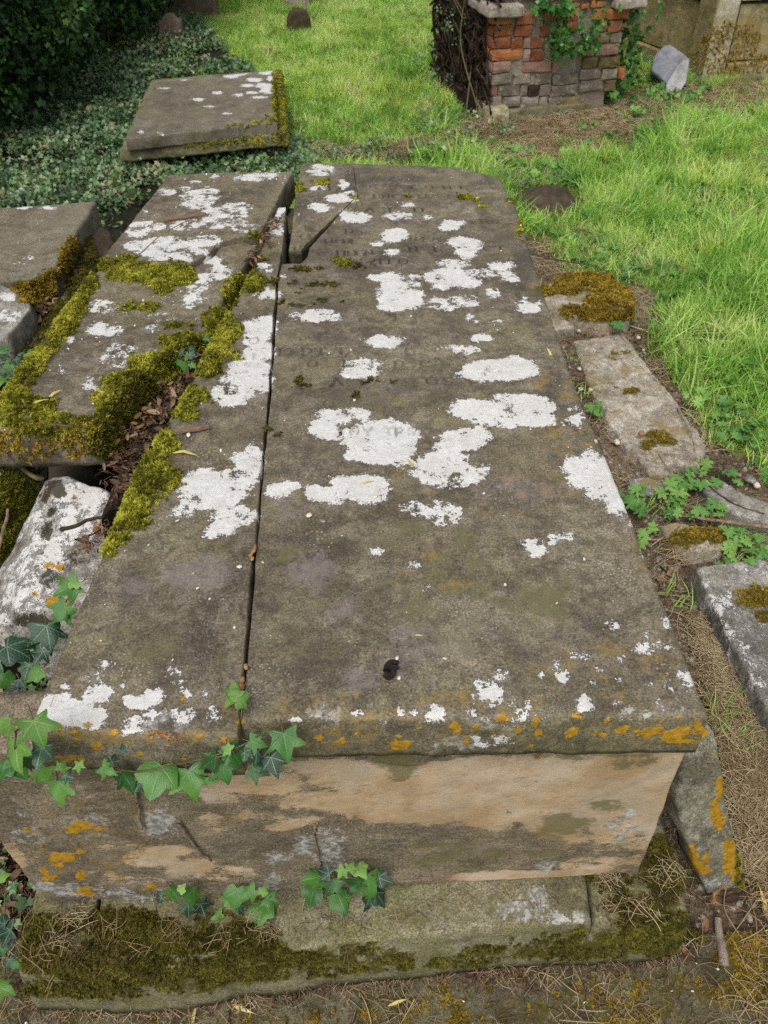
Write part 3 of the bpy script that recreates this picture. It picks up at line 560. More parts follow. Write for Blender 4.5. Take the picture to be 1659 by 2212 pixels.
# ------------------------------------------------------------------ tubes, leaves
def tube(pts, rad, seg=6):
    pts = np.asarray(pts, float); n = len(pts); rad = np.broadcast_to(np.asarray(rad, float), (n,))
    T = np.gradient(pts, axis=0); T /= np.maximum(np.linalg.norm(T, axis=1), 1e-9)[:, None]
    up = np.array([0.13, 0.21, 0.97])
    V = []
    for k in range(n):
        a = np.cross(T[k], up); a /= max(np.linalg.norm(a), 1e-6); b = np.cross(T[k], a)
        for j in range(seg):
            g = 2*math.pi*j/seg; V.append(pts[k] + rad[k]*(a*math.cos(g)+b*math.sin(g)))
    F = []
    for k in range(n-1):
        for j in range(seg):
            F.append((k*seg+j, k*seg+(j+1) % seg, (k+1)*seg+(j+1) % seg, (k+1)*seg+j))
    F.append(tuple(range(seg))); F.append(tuple(range((n-1)*seg, n*seg)))
    return V, F
def spline(pts, n=24):
    pts = np.asarray(pts, float); t = np.linspace(0, len(pts)-1, n); out = []
    for x in t:
        i = min(int(x), len(pts)-2); f = x-i
        p0 = pts[max(i-1, 0)]; p1 = pts[i]; p2 = pts[i+1]; p3 = pts[min(i+2, len(pts)-1)]
        out.append(0.5*((2*p1)+(-p0+p2)*f+(2*p0-5*p1+4*p2-p3)*f*f+(-p0+3*p1-3*p2+p3)*f**3))
    return np.array(out)
class MB:
    def __init__(s): s.V = []; s.F = []
    def add(s, V, F):
        b = len(s.V); s.V += [tuple(float(a) for a in v) for v in V]; s.F += [tuple(int(i)+b for i in f) for f in F]
    def build(s, name, mat, parent=None, **k): return mesh(name, np.array(s.V), s.F, mat, parent, **k)

IVY_OUT = [(0.0, 1.0), (0.12, 0.82), (0.24, 0.61), (0.3, 0.49), (0.42, 0.5), (0.6, 0.53), (0.76, 0.5), (0.62, 0.36), (0.48, 0.18), (0.44, 0.04), (0.5, -0.1), (0.5, -0.24), (0.34, -0.22), (0.17, -0.15), (0.06, -0.1)]
def ivy_outline(seed, pent=1.0):
    r = np.random.RandomState(seed)
    h = [(x*(1+r.uniform(-.12, .12))*pent, y*(1+r.uniform(-.08, .08))) for x, y in IVY_OUT]
    g = [(-x*(1+r.uniform(-.12, .12)), y*(1+r.uniform(-.08, .08))) for x, y in IVY_OUT[1:]][::-1]
    return h + [(0.0, -0.04)] + g
def ivy_round(seed):
    r = np.random.RandomState(seed); o = [(0, 1), (.2, .78), (.34, .55), (.5, .5), (.66, .38), (.56, .12), (.46, -.12), (.24, -.22), (.06, -.1)]
    h = [(x*(1+r.uniform(-.1, .1)), y*(1+r.uniform(-.1, .1))) for x, y in o]; return h+[(0, -.04)]+[(-x*(1+r.uniform(-.12, .12)), y*(1+r.uniform(-.08, .08))) for x, y in o[1:]][::-1]
def geranium_outline(seed):
    r = np.random.RandomState(seed); out = []
    n = 7
    for k in range(n):
        a0 = math.radians(-50 + 280*(k/(n-1)))
        for da, rr in ((-0.36, 0.6), (-0.27, 0.82), (-0.16, 0.8), (-0.08, 0.98), (0.08, 1.0), (0.16, 0.82), (0.27, 0.84), (0.36, 0.6)):
            rad = rr*(1+r.uniform(-.06, .06))*(0.8 if k in (0, n-1) else 1)
            out.append((rad*math.cos(a0+da), rad*math.sin(a0+da)))
    out.append((0.05, -0.1)); return out
def leaf_mesh(name, outl, mat, cup=0.15, seed=0, tintk=0.5, rings=(0.45, 0.8, 1.0)):
    r = np.random.RandomState(seed); outl = np.array(outl); k = len(outl)
    V = [(0, 0, 0)]; 
    for q in rings:
        for (x, y) in outl: V.append((x*q, y*q, 0))
    V = np.array(V, float)
    rad = np.hypot(V[:, 0], V[:, 1])
    V[:, 2] = -cup*rad**2 - 0.12*np.abs(V[:, 0])*0 + 0.11*np.sin(V[:, 0]*6+r.uniform(0, 6))*rad + 0.1*np.sin(V[:, 1]*5.5+r.uniform(0, 6))*rad + 0.1*np.abs(V[:, 0])
    F = [(0, 1+i, 1+(i+1) % k) for i in range(k)]
    for q in range(len(rings)-1):
        a, b = 1+q*k, 1+(q+1)*k
        F += [(a+i, b+i, b+(i+1) % k, a+(i+1) % k) for i in range(k)]
    lp = V.copy(); lp[:, 2] = 0
    o = mesh(name, V, F, mat, None, dict(lp=lp, tint=np.full(len(V), tintk)), link=False)
    return o.data
IVYM = {}
for nm, mt in (('g', M_IVY), ('d', M_IVYDARK), ('n', M_IVYNEW)):
    IVYM[nm] = [leaf_mesh('ivy_leaf', ivy_round(s_) if s_ in (2, 5) else ivy_outline(s_, (1.0, 1.12, .8, .9, 1.05, 1)[s_]), mt, (.1, .34, .2, .28, .42, .16)[s_], s_, .3+.09*s_) for s_ in range(6)]
GERM = [leaf_mesh('weed_leaf', geranium_outline(s_), M_WEED, 0.12, s_, 0.5, (0.5, 1.0)) for s_ in range(3)]

def place_leaf(me, parent, pos, size, tipang, nrm, name='leaf', roll=0.0):
    """tipang: direction of the tip as seen from the front, degrees, 0 right, 90 down"""
    n = np.asarray(nrm, float); n /= np.linalg.norm(n)
    t = CR*math.cos(math.radians(tipang)) - CU*math.sin(math.radians(tipang)); t = t-(t@n)*n; t /= np.linalg.norm(t)
    x = np.cross(t, n)
    o = D.objects.new(name, me); C.objects.link(o)
    pos = np.asarray(pos) - t*size*0.35
    off = np.array(parent.location) if parent is not None else np.zeros(3)
    m = Matrix(((x[0]*size, t[0]*size, n[0]*size, pos[0]-off[0]), (x[1]*size, t[1]*size, n[1]*size, pos[1]-off[1]), (x[2]*size, t[2]*size, n[2]*size, pos[2]-off[2]), (0, 0, 0, 1)))
    if parent is not None: o.parent = parent
    o.matrix_local = m
    return o

# ------------------------------------------------------------------ geometry-node scatter for what nobody could count
def scatter_group(coll):
    ng = D.node_groups.new('scatter_'+coll.name, 'GeometryNodeTree')
    ng.interface.new_socket('Geometry', in_out='INPUT', socket_type='NodeSocketGeometry')
    ng.interface.new_socket('Geometry', in_out='OUTPUT', socket_type='NodeSocketGeometry')
    N = ng.nodes; Lk = ng.links
    gi = N.new('NodeGroupInput'); go = N.new('NodeGroupOutput')
    ci = N.new('GeometryNodeCollectionInfo'); ci.inputs['Collection'].default_value = coll
    ci.inputs['Separate Children'].default_value = True; ci.inputs['Reset Children'].default_value = True
    iop = N.new('GeometryNodeInstanceOnPoints'); iop.inputs['Pick Instance'].default_value = True
    def na(name, typ):
        a = N.new('GeometryNodeInputNamedAttribute'); a.data_type = typ; a.inputs['Name'].default_value = name; return a.outputs[0]
    e2r = N.new('FunctionNodeEulerToRotation')
    Lk.new(na('rot', 'FLOAT_VECTOR'), e2r.inputs[0])
    Lk.new(gi.outputs[0], iop.inputs['Points']); Lk.new(ci.outputs[0], iop.inputs['Instance'])
    Lk.new(na('pick', 'INT'), iop.inputs['Instance Index']); Lk.new(e2r.outputs[0], iop.inputs['Rotation'])
    Lk.new(na('scl', 'FLOAT'), iop.inputs['Scale']); Lk.new(iop.outputs[0], go.inputs[0])
    return ng
class Proto:
    def __init__(s, name):
        s.c = D.collections.new('proto_'+name); s.n = 0; s.g = None
    def add(s, V, F, mat, attrs=None):
        o = mesh('proto_piece', V, F, mat, None, attrs, link=False); s.c.objects.link(o); s.n += 1
    def scatter(s, name, P, rot, scl, parent=None, kind='stuff', pick=None):
        if s.g is None: s.g = scatter_group(s.c)
        P = np.asarray(P, float)
        if len(P) == 0: return None
        off = np.array(parent.location) if parent is not None else np.zeros(3)
        me = D.meshes.new(name); me.vertices.add(len(P)); me.vertices.foreach_set('co', (P-off).astype(np.float32).ravel())
        a = me.attributes.new('rot', 'FLOAT_VECTOR', 'POINT'); a.data.foreach_set('vector', np.asarray(rot, np.float32).ravel())
        a = me.attributes.new('scl', 'FLOAT', 'POINT'); a.data.foreach_set('value', np.asarray(scl, np.float32))
        a = me.attributes.new('pick', 'INT', 'POINT'); a.data.foreach_set('value', (RS.randint(0, s.n, len(P)) if pick is None else pick).astype(np.int32))
        me.update()
        o = D.objects.new(name, me); C.objects.link(o)
        if parent is not None: o.parent = parent
        o['kind'] = kind
        md = o.modifiers.new('scatter', 'NODES'); md.node_group = s.g
        return o
def eul_from_normal(N, spin):
    """euler XYZ turning +Z to N with a spin about it"""
    out = np.zeros((len(N), 3))
    for i, (n, s_) in enumerate(zip(N, spin)):
        q = Vector(n).to_track_quat('Z', 'Y').to_matrix() @ Matrix.Rotation(s_, 3, 'Z')
        e = q.to_euler(); out[i] = (e.x, e.y, e.z)
    return out
def sample_obj(o, wfun, count):
    """random points on a mesh object (world space), weighted by area * wfun(points, normals)"""
    me = o.data; me.calc_loop_triangles()
    V = np.zeros(len(me.vertices)*3, np.float32); me.vertices.foreach_get('co', V); V = V.reshape(-1, 3).astype(float)
    off = np.array(o.location) + (np.array(o.parent.location) if o.parent else 0); V = V+off
    T = np.zeros(len(me.loop_triangles)*3, np.int32); me.loop_triangles.foreach_get('vertices', T); T = T.reshape(-1, 3)
    a, b, c = V[T[:, 0]], V[T[:, 1]], V[T[:, 2]]
    nn = np.cross(b-a, c-a); ar = np.linalg.norm(nn, axis=1)/2; nn = nn/np.maximum(ar*2, 1e-12)[:, None]
    wgt = ar*wfun((a+b+c)/3, nn); tot = wgt.sum()
    if tot <= 0: return np.zeros((0, 3)), np.zeros((0, 3)), 0
    nC = int(count*tot) if count > 1000 else int(count)
    if nC == 0: return np.zeros((0, 3)), np.zeros((0, 3)), 0
    i = RS.choice(len(T), nC, p=wgt/tot); r1 = np.sqrt(RS.rand(nC)); r2 = RS.rand(nC)
    P = a[i]*(1-r1)[:, None]+b[i]*(r1*(1-r2))[:, None]+c[i]*(r1*r2)[:, None]
    return P, nn[i], tot

# prototypes ---------------------------------------------------------------
def blade(V, F, A, base, ang, lean, h, wd, tint, curl=1.0, seg=3):
    d = np.array([math.cos(ang), math.sin(ang), 0]); s_ = np.array([-d[1], d[0], 0]); b = len(V)
    for k in range(seg+1):
        f = k/seg; p = np.array(base)+d*(lean*h*f**(1.0+curl)) + np.array([0, 0, h*f*(1-0.35*lean*f)]); ww = wd*(1-f**1.6)*0.5+0.0002
        V.append(p-s_*ww); V.append(p+s_*ww); A += [tint, tint]
    for k in range(seg): F.append((b+2*k, b+2*k+1, b+2*k+3, b+2*k+2))
P_GRASSL = Proto('pale_grass'); P_GRASS = Proto('grass'); P_SHORT = Proto('short_grass'); P_STRAW = Proto('straw')
for k in range(6):
    V, F, A = [], [], []
    for j in range(26):
        a = rnd.uniform(0, 6.28); r = 0.045*math.sqrt(rnd.random())
        blade(V, F, A, (r*math.cos(a), r*math.sin(a), 0), rnd.uniform(0, 6.28), rnd.uniform(0.15, 1.0), rnd.uniform(0.04, 0.15), rnd.uniform(0.003, 0.0065), rnd.random())
    P_GRASS.add(V, F, M_GRASS, dict(tint=np.array(A))); P_GRASSL.add(V, F, M_GRASSL, dict(tint=np.array(A)))
    V, F, A = [], [], []
    for j in range(20):
        a = rnd.uniform(0, 6.28); r = 0.04*math.sqrt(rnd.random())
        blade(V, F, A, (r*math.cos(a), r*math.sin(a), 0), rnd.uniform(0, 6.28), rnd.uniform(0.3, 1.3), rnd.uniform(0.025, 0.06), rnd.uniform(0.002, 0.004), rnd.random())
    P_SHORT.add(V, F, M_GRASS, dict(tint=np.array(A)))
    m = MB()
    for j in range(7):
        a = rnd.uniform(0, 6.28); L_ = rnd.uniform(0.05, 0.13); c0 = np.array([rnd.uniform(-.03, .03), rnd.uniform(-.03, .03), rnd.uniform(0.002, 0.012)])
        d = np.array([math.cos(a), math.sin(a), 0]); s_ = np.array([-d[1], d[0], 0]); bend = rnd.uniform(-.5, .5)
        pts = spline([c0-d*L_/2, c0-d*L_*.15+s_*bend*L_*.4+np.array([0, 0, rnd.uniform(0, .012)]), c0+d*L_*.2+s_*bend*L_*.35+np.array([0, 0, rnd.uniform(0, .015)]), c0+d*L_/2-s_*bend*.2*L_], 7)
        m.add(*tube(pts, rnd.uniform(0.0006, 0.0014), 3))
    P_STRAW.add(m.V, m.F, M_STRAW, dict(tint=np.full(len(m.V), rnd.random())))
SIMPLE_IVY = [(0, 1), (0.22, 0.52), (0.68, 0.5), (0.5, 0.08), (0.42, -0.22), (0.0, -0.08), (-0.42, -0.22), (-0.5, 0.08), (-0.68, 0.5), (-0.22, 0.52)]
def leaf_cluster(nl, rad, h0, h1, s0, s1, shape, tiltmax=0.9):
    V, F, A = [], [], []
    for j in range(nl):
        a = rnd.uniform(0, 6.28); r = rad*math.sqrt(rnd.random()); b = len(V); sz = rnd.uniform(s0, s1)
        R = Euler((rnd.uniform(-tiltmax, tiltmax), rnd.uniform(-tiltmax, tiltmax), rnd.uniform(0, 6.28))).to_matrix()
        c = Vector((r*math.cos(a), r*math.sin(a), rnd.uniform(h0, h1)))
        V.append(tuple(c)); A.append(0); t = rnd.random(); A[-1] = t
        for (x, y) in shape:
            p = R @ Vector((x*sz, y*sz, 0.25*abs(x)*sz-0.15*y*y*sz)) + c; V.append(tuple(p)); A.append(t)
        k = len(shape); F += [(b, b+1+i, b+1+(i+1) % k) for i in range(k)]
    return V, F, A
P_IVY = Proto('ground_ivy'); P_HEDGE = Proto('hedge'); P_WEED = Proto('weed'); P_CLIMB = Proto('climbing_ivy')
OVAL = [(0, 1), (0.26, 0.62), (0.3, 0.25), (0.12, -0.1), (0, -0.18), (-0.12, -0.1), (-0.3, 0.25), (-0.26, 0.62)]
for k in range(6):
    V, F, A = leaf_cluster(16, 0.07, 0.01, 0.075, 0.011, 0.023, SIMPLE_IVY, 0.75); P_IVY.add(V, F, M_GCOVER, dict(tint=np.array(A)))
    V, F, A = leaf_cluster(24, 0.15, -0.13, 0.13, 0.018, 0.042, OVAL if k % 2 else SIMPLE_IVY, 1.5); P_HEDGE.add(V, F, M_HEDGE, dict(tint=np.array(A)))
    V, F, A = leaf_cluster(6, 0.05, 0.01, 0.05, 0.014, 0.03, [(x*1.0, y*0.9) for x, y in geranium_outline(k)[::2]], 0.7); P_WEED.add(V, F, M_WEED, dict(tint=np.array(A)))
    V, F, A = leaf_cluster(5, 0.05, 0.0, 0.05, 0.022, 0.042, SIMPLE_IVY, 0.9); P_CLIMB.add(V, F, M_IVY, dict(tint=np.array(A)))
def moss_proto(pr, mat):
    for k in range(6):
        V, F, A = [], [], []
        for j in range(13):
            a = rnd.uniform(0, 6.28); ln = rnd.uniform(0.004, 0.0085); el = rnd.uniform(0.35, 1.4)
            d = np.array([math.cos(a)*math.cos(el), math.sin(a)*math.cos(el), math.sin(el)]); s_ = np.array([-math.sin(a), math.cos(a), 0])
            b0 = np.array([rnd.uniform(-.002, .002), rnd.uniform(-.002, .002), -0.001]); b = len(V); t = rnd.random()
            V += [b0, b0+d*ln*.55-s_*ln*.14+np.array([0, 0, .0004]), b0+d*ln-np.array([0, 0, ln*.12]), b0+d*ln*.55+s_*ln*.17]
            A += [t*.5, t, t, t]; F.append((b, b+1, b+2, b+3))
        pr.add(V, F, mat, dict(tint=np.array(A)))
P_MOSS, P_MOSSD, P_MOSSB = Proto('moss'), Proto('dark_moss'), Proto('brown_moss')
moss_proto(P_MOSS, M_MOSS); moss_proto(P_MOSSD, M_MOSSD); moss_proto(P_MOSSB, M_MOSSB)
P_DEAD = Proto('dead_leaf'); P_GRAV = Proto('gravel'); P_CHIP = Proto('chip'); P_NEEDLE = Proto('bits')
for k in range(6):
    V, F = [], []; L_ = rnd.uniform(0.018, 0.04); wd = L_*rnd.uniform(0.12, 0.25); cu = rnd.uniform(-1, 1); tw = rnd.uniform(-1, 1)
    for j in range(6):
        f = j/5-0.5; ww = wd*math.sqrt(max(0.02, 1-(2*f)**2))
        for q in (-1, 0, 1):
            V.append((f*L_, q*ww+cu*L_*.3*f*f, 0.004+abs(cu)*L_*0.9*f*f*(1 if cu > 0 else -.4)+abs(q)*wd*0.6+q*tw*f*wd))
    for j in range(5):
        for q in range(2): a = j*3+q; F.append((a, a+1, a+4, a+3))
    P_DEAD.add(V, F, M_DEAD, dict(tint=np.full(len(V), rnd.random())))
    import bmesh as _b
    for pr, mt, s0, s1, z in ((P_GRAV, M_GRAVEL, .006, .016, .65), (P_CHIP, M_PETAL, .0025, .0045, .45)):
        bm = _b.new(); _b.ops.create_icosphere(bm, subdivisions=2 if pr is P_GRAV else 1, radius=1); 
        V = np.array([v.co[:] for v in bm.verts]); F = [tuple(v.index for v in f.verts) for f in bm.faces]; bm.free()
        V = V*(1+.35*fbm(V, 1.3, 2, k*7+3))[:, None]*np.array([rnd.uniform(.8, 1.3), 1, z])*rnd.uniform(s0, s1)
        pr.add(V, F, mt)
    m = MB()
    for j in range(5):
        a = rnd.uniform(0, 6.28); L_ = rnd.uniform(0.006, 0.022); c0 = np.array([rnd.uniform(-.02, .02), rnd.uniform(-.02, .02), 0.002]); d = np.array([math.cos(a), math.sin(a), rnd.uniform(0, .15)])
        m.add(*tube(np.array([c0, c0+d*L_*.5+np.array([0, 0, .001]), c0+d*L_]), 0.0005, 3))
    P_NEEDLE.add(m.V, m.F, M_DEAD, dict(tint=np.full(len(m.V), rnd.random())))

def moss_on(objs, blobs, proto, name, parent, dens=60000, size=1.0, thr=9.9, lift=0.0):
    Ps, Ns = [], []
    for o in objs:
        def wf(p, n):
            f = field(p, blobs) + 1.5*fbm(p, 30, 3, 77) + .5*fbm(p, 110, 2, 78)
            up = sstep(-0.75, 0.0, n[:, 2])
            vis = ((CAM-p)*n).sum(1) > -0.3
            return (sstep(thr-0.2, thr+0.75, f)*(.25+.75*sstep(-.45, .05, fbm(p, 60, 2, 79))))*up*vis
        P, N, _ = sample_obj(o, wf, dens); Ps.append(P); Ns.append(N)
    P = np.concatenate(Ps); N = np.concatenate(Ns)
    if len(P) == 0: return None
    N = N*0.6 + np.array([0, 0, 0.5]); N += RS.normal(0, 0.25, N.shape); N /= np.linalg.norm(N, axis=1)[:, None]
    P = P + N*(lift + 0.004*np.clip(fbm(P, 30, 2, 5)+0.2, 0, 1))[:, None]
    return proto.scatter(name, P, eul_from_normal(N, RS.rand(len(P))*6.28), size*RS.uniform(0.65, 1.35, len(P)), parent)
#==MAIN==
# ================================================================== SETTING: ground
gx = np.r_[-40, -25, -16, -11, -8, -6.5, np.linspace(-5.5, -1.6, 60), np.linspace(-1.55, 2.0, 160), np.linspace(2.06, 5.5, 55), 6.5, 8, 11, 16, 25, 40]
gy = np.r_[-12, -6, -3.5, -2, -1.4, np.linspace(-1.1, 3.0, 170), np.linspace(3.04, 9, 110), 9.6, 10.5, 12, 15, 20, 30, 45]
GX, GY = np.meshgrid(gx, gy); gz = G(GX, GY)
GP = np.stack([GX.ravel(), GY.ravel(), gz.ravel()], 1)
def poly_in(u, v, poly):
    poly = np.asarray(poly, float); ins = np.zeros(len(u), bool); j = len(poly)-1
    for i in range(len(poly)):
        xi, yi = poly[i]; xj, yj = poly[j]
        cnd = ((yi > v) != (yj > v)) & (u < (xj-xi)*(v-yi)/((yj-yi) if yj != yi else 1e-9)+xi)
        ins ^= cnd; j = i
    return ins
def wpoly(pts): return [tuple(gat(u, v)[:2]) for u, v in pts]
IVYW = wpoly([(-500, 700), (-400, 300), (40, 230), (250, 120), (370, 20), (420, 60), (470, 110), (520, 150), (590, 190), (620, 300), (660, 330), (690, 350), (640, 420), (200, 700)]) 
PATHW = wpoly([(1120, 500), (1180, 545), (1240, 590), (1400, 640), (1440, 760), (1560, 950), (1700, 1060), (1900, 1150), (1900, 2600), (700, 2500), (1000, 1500)])
DRYW = wpoly([(1040, 262), (1230, 220), (1350, 195), (1500, 195), (1680, 170), (1900, 150), (1900, 225), (1640, 240), (1500, 262), (1330, 315), (1150, 350), (1000, 345), (900, 340), (700, 345), (660, 330), (900, 300)])
def zone(P):
    x, y = P[:, 0], P[:, 1]
    wob = 0.12*fbm(np.stack([x, y, x*0], 1), 2.5, 3, 21); wx = x+wob; wy = y+0.12*fbm(np.stack([x, y, x*0+5], 1), 2.5, 3, 22)
    ivy = poly_in(wx, wy, IVYW) | ((x < -0.62) & (y < 3.2)); path = poly_in(wx, wy, PATHW) & ~ivy
    dry = poly_in(wx, wy, DRYW) & ~path
    tomb = (x > -0.75) & (x < 0.74) & (y > -0.2) & (y < 2.1)
    return ivy, path, dry, tomb
iv, pa, dr, tb = zone(GP)
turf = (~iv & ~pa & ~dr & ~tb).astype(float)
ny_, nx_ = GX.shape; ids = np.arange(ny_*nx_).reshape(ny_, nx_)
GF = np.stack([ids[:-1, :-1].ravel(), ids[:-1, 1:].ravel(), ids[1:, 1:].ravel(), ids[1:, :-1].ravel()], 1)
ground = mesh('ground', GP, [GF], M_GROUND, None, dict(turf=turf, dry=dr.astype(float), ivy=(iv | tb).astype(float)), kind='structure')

# ================================================================== THE CHEST TOMB
ZT = 0.62
tomb = thing('chest_tomb', 'big weathered chest tomb in the foreground, its cracked ledger spotted with white lichen', 'tomb', (0.15, 1.0, -0.2))
GL = {'T': [((0, 1), (1, 1)), ((.5, 1), (.5, 0)), ((.35, 0), (.65, 0)), ((0, 1), (0, .82)), ((1, 1), (1, .82))],
      'H': [((.1, 0), (.1, 1)), ((.9, 0), (.9, 1)), ((.1, .5), (.9, .5)), ((-.05, 0), (.25, 0)), ((.75, 0), (1.05, 0)), ((-.05, 1), (.25, 1)), ((.75, 1), (1.05, 1))],
      'I': [((.5, 0), (.5, 1)), ((.3, 0), (.7, 0)), ((.3, 1), (.7, 1))],
      'E': [((.1, 0), (.1, 1)), ((.1, 1), (.9, 1)), ((.1, .5), (.65, .5)), ((.1, 0), (.9, 0)), ((.9, 1), (.9, .85)), ((.9, 0), (.9, .15))],
      'N': [((.1, 0), (.1, 1)), ((.1, 1), (.9, 0)), ((.9, 0), (.9, 1)), ((-.05, 0), (.25, 0)), ((.75, 1), (1.05, 1)), ((-.05, 1), (.12, 1))],
      'L': [((.1, 0), (.1, 1)), ((.1, 0), (.85, 0)), ((-.05, 1), (.25, 1)), ((.85, 0), (.85, .18))],
      'A': [((0, 0), (.5, 1)), ((.5, 1), (1, 0)), ((.2, .38), (.8, .38)), ((-.1, 0), (.15, 0)), ((.85, 0), (1.1, 0))],
      'V': [((0, 1), (.5, 0)), ((.5, 0), (1, 1)), ((-.1, 1), (.15, 1)), ((.85, 1), (1.1, 1))],
      'W': [((0, 1), (.3, 0)), ((.3, 0), (.55, 1)), ((.55, 1), (.8, 0)), ((.8, 0), (1.1, 1)), ((-.1, 1), (.15, 1)), ((1, 1), (1.2, 1))],
      'Y': [((0, 1), (.5, .5)), ((1, 1), (.5, .5)), ((.5, .5), (.5, 0)), ((.35, 0), (.65, 0)), ((-.1, 1), (.15, 1)), ((.85, 1), (1.1, 1))]}
def arc(cx, cy, rx, ry, a0, a1, n=10):
    p = [(cx+rx*math.cos(math.radians(a0+(a1-a0)*k/n)), cy+ry*math.sin(math.radians(a0+(a1-a0)*k/n))) for k in range(n+1)]
    return list(zip(p[:-1], p[1:]))
GL['O'] = arc(.5, .5, .48, .5, 0, 360, 18)
GL['C'] = arc(.55, .5, .5, .5, 45, 315, 14) + [((.9, .95), (.9, .7))]
GL['D'] = [((.1, 0), (.1, 1)), ((-.05, 0), (.45, 0)), ((-.05, 1), (.45, 1))] + arc(.42, .5, .5, .5, -90, 90, 12)
GL['P'] = [((.1, 0), (.1, 1)), ((-.05, 0), (.3, 0)), ((-.05, 1), (.5, 1)), ((.1, .48), (.5, .48))] + arc(.5, .74, .36, .26, -90, 90, 8)
GL['R'] = GL['P'] + [((.45, .48), (.95, 0)), ((.9, 0), (1.08, 0))]
GL['B'] = GL['P'] + [((-.05, 0), (.5, 0))] + arc(.5, .24, .4, .24, -90, 90, 8)
GL['S'] = arc(.5, .74, .36, .26, 30, 270, 10) + arc(.5, .25, .4, .25, 90, -150, 10)
GL['J'] = [((.6, 1), (.6, .2)), ((.4, 1), (.8, 1))] + arc(.3, .2, .3, .22, 0, -160, 8)
GL['G'] = GL['C'] + [((.6, .45), (1.05, .45)), ((.9, .45), (.9, .1))]
# letters that can still be read, where they stand: (glyph, u of centre, v of baseline, cap height px, depth)
def L1(s, us, v, h, k=1.0): return [(c, u, v, h, k) for c, u in zip(s, us)]
a1 = lambda *x: [650.6+.2778*q for q in x]
a2 = lambda *x: [623.5+.3105*q for q in x]
a3 = lambda *x: [569.3+.2941*q for q in x]
LET = (L1('THISSTONE', a1(220, 330, 415, 560, 715, 860, 1000, 1140, 1270), 408, 9) + L1('ENCLOSI', a1(590, 660, 735, 940, 1000, 1050, 1150), 427, 8, .8)
       + L1('IATTL', a1(370, 535, 690, 885, 975), 457, 10) + L1('AH', a1(60, -40), 442, 9, .8) + L1('W', a1(60), 489, 10) + L1('ERS', a1(1360, 1430, 1510), 482, 9, .7) + L1('CH', a1(600, 720), 482, 9, .5)
       + L1('ODLD', a1(20, 90, 240, 375), 503, 10) + L1('HORE', a1(215, 300, 360, 420), 524, 10) + L1('CREA', a1(880, 920, 980, 1050), 520, 10, .8) + L1('H', a1(-30), 528, 10)
       + L1('SITHEN', a2(185, 340, 390, 440, 500, 560), 550, 11) + L1('NE', a2(870, 1045), 543, 11) + L1('CT', a2(1390, 1480), 541, 11) + L1('ICTTO', a2(430, 480, 640, 700, 800), 570, 12)
       + L1('CO', a3(380, 620), 657, 12) + L1('ATI', a3(740, 970, 1120), 692, 15, .9) + L1('IDTTO', a3(120, 320, 420, 570, 1080), 765, 15, .8) + L1('OLIDC', a3(360, 620, 800, 1000, 1190), 792, 15, .8) + L1('AIOS', a3(540, 725, 1240, 1360), 831, 17, .9)
       + L1('JOYP', [735, 766, 795, 864], 938, 15, 1.0) + L1('TS', [840, 890], 937, 15, .5))
def carver(LET):
    segs = []
    for c, u, v, h, k in LET:
        p = at(u, v, ZT)[:2]; H = at(u, v-h, ZT)[1]-p[1]; Wd = H*0.78*(0.45 if c == 'I' else 1.0)
        for (a, b) in GL[c]:
            segs.append((p[0]+(a[0]-.5)*Wd, p[1]+a[1]*H, p[0]+(b[0]-.5)*Wd, p[1]+b[1]*H, k, 0.0027 if abs(a[1]-b[1]) > .3 else 0.0016))
    segs = np.array(segs)
    def f(P):
        out = np.zeros(len(P)); o = np.argsort(P[:, 1]); ys = P[o, 1]
        for s in segs:
            i0, i1 = np.searchsorted(ys, [min(s[1], s[3])-.006, max(s[1], s[3])+.006]); ii = o[i0:i1]
            ii = ii[(P[ii, 0] > min(s[0], s[2])-.006) & (P[ii, 0] < max(s[0], s[2])+.006)]
            if len(ii) == 0: continue
            q = P[ii, :2]; a = s[:2]; d = s[2:4]-a; t = np.clip(((q-a)@d)/max(d@d, 1e-12), 0, 1); dd = np.linalg.norm(q-a-t[:, None]*d, axis=1)
            out[ii] = np.maximum(out[ii], s[4]*(1-sstep(s[5]*0.5, s[5]*1.7, dd)))
        return out*(0.45+0.55*sstep(-0.35, 0.1, fbm(P, 9, 3, 31)))
    return f
carve = carver(LET)
RL = Z([(521, 1558), (549, 1250), (571, 1000), (589, 800), (603, 600), (608, 573), (616, 571), (650, 570), (664, 553), (669, 535), (737, 459), (773, 423), (762, 352)], ZT)
RR = Z([(1533, 1546), (1400, 1215), (1320, 1010), (1240, 825), (1165, 600), (1112, 432), (1092, 408), (1081, 383), (988, 360)], ZT)
td = np.r_[np.linspace(0, .34, 110), np.linspace(.342, 1, 560)]
ledger = slab('ledger_stone', RL, RR, (0, 0, 1), 0.082, M_LEDGER, tomb, nx=320, ny=10, rr=0.01, rrL=.002, masks=('white', 'gold', 'ochre', 'purple', 'dark', 'spot', 'olive', 'grey', 'moss'),
              carve=carve, tdens=td, seed=3, edge=0.0025, krow=8, chip=0.006, mosslift=.003)
tipz = lambda pts: [at(u, v, ZT-.004-.016*float(sstep(430, 550, v))) for u, v in pts]
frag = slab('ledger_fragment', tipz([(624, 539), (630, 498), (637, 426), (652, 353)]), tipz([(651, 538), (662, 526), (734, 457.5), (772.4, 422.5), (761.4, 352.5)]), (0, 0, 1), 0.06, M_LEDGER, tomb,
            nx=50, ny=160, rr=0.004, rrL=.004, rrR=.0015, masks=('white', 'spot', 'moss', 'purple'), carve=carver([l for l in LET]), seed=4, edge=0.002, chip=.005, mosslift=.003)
_n = len(frag.data.vertices); _v = np.zeros(_n*3, np.float32); frag.data.vertices.foreach_get('co', _v); _v = _v.reshape(-1, 3)+np.array(tomb.location)
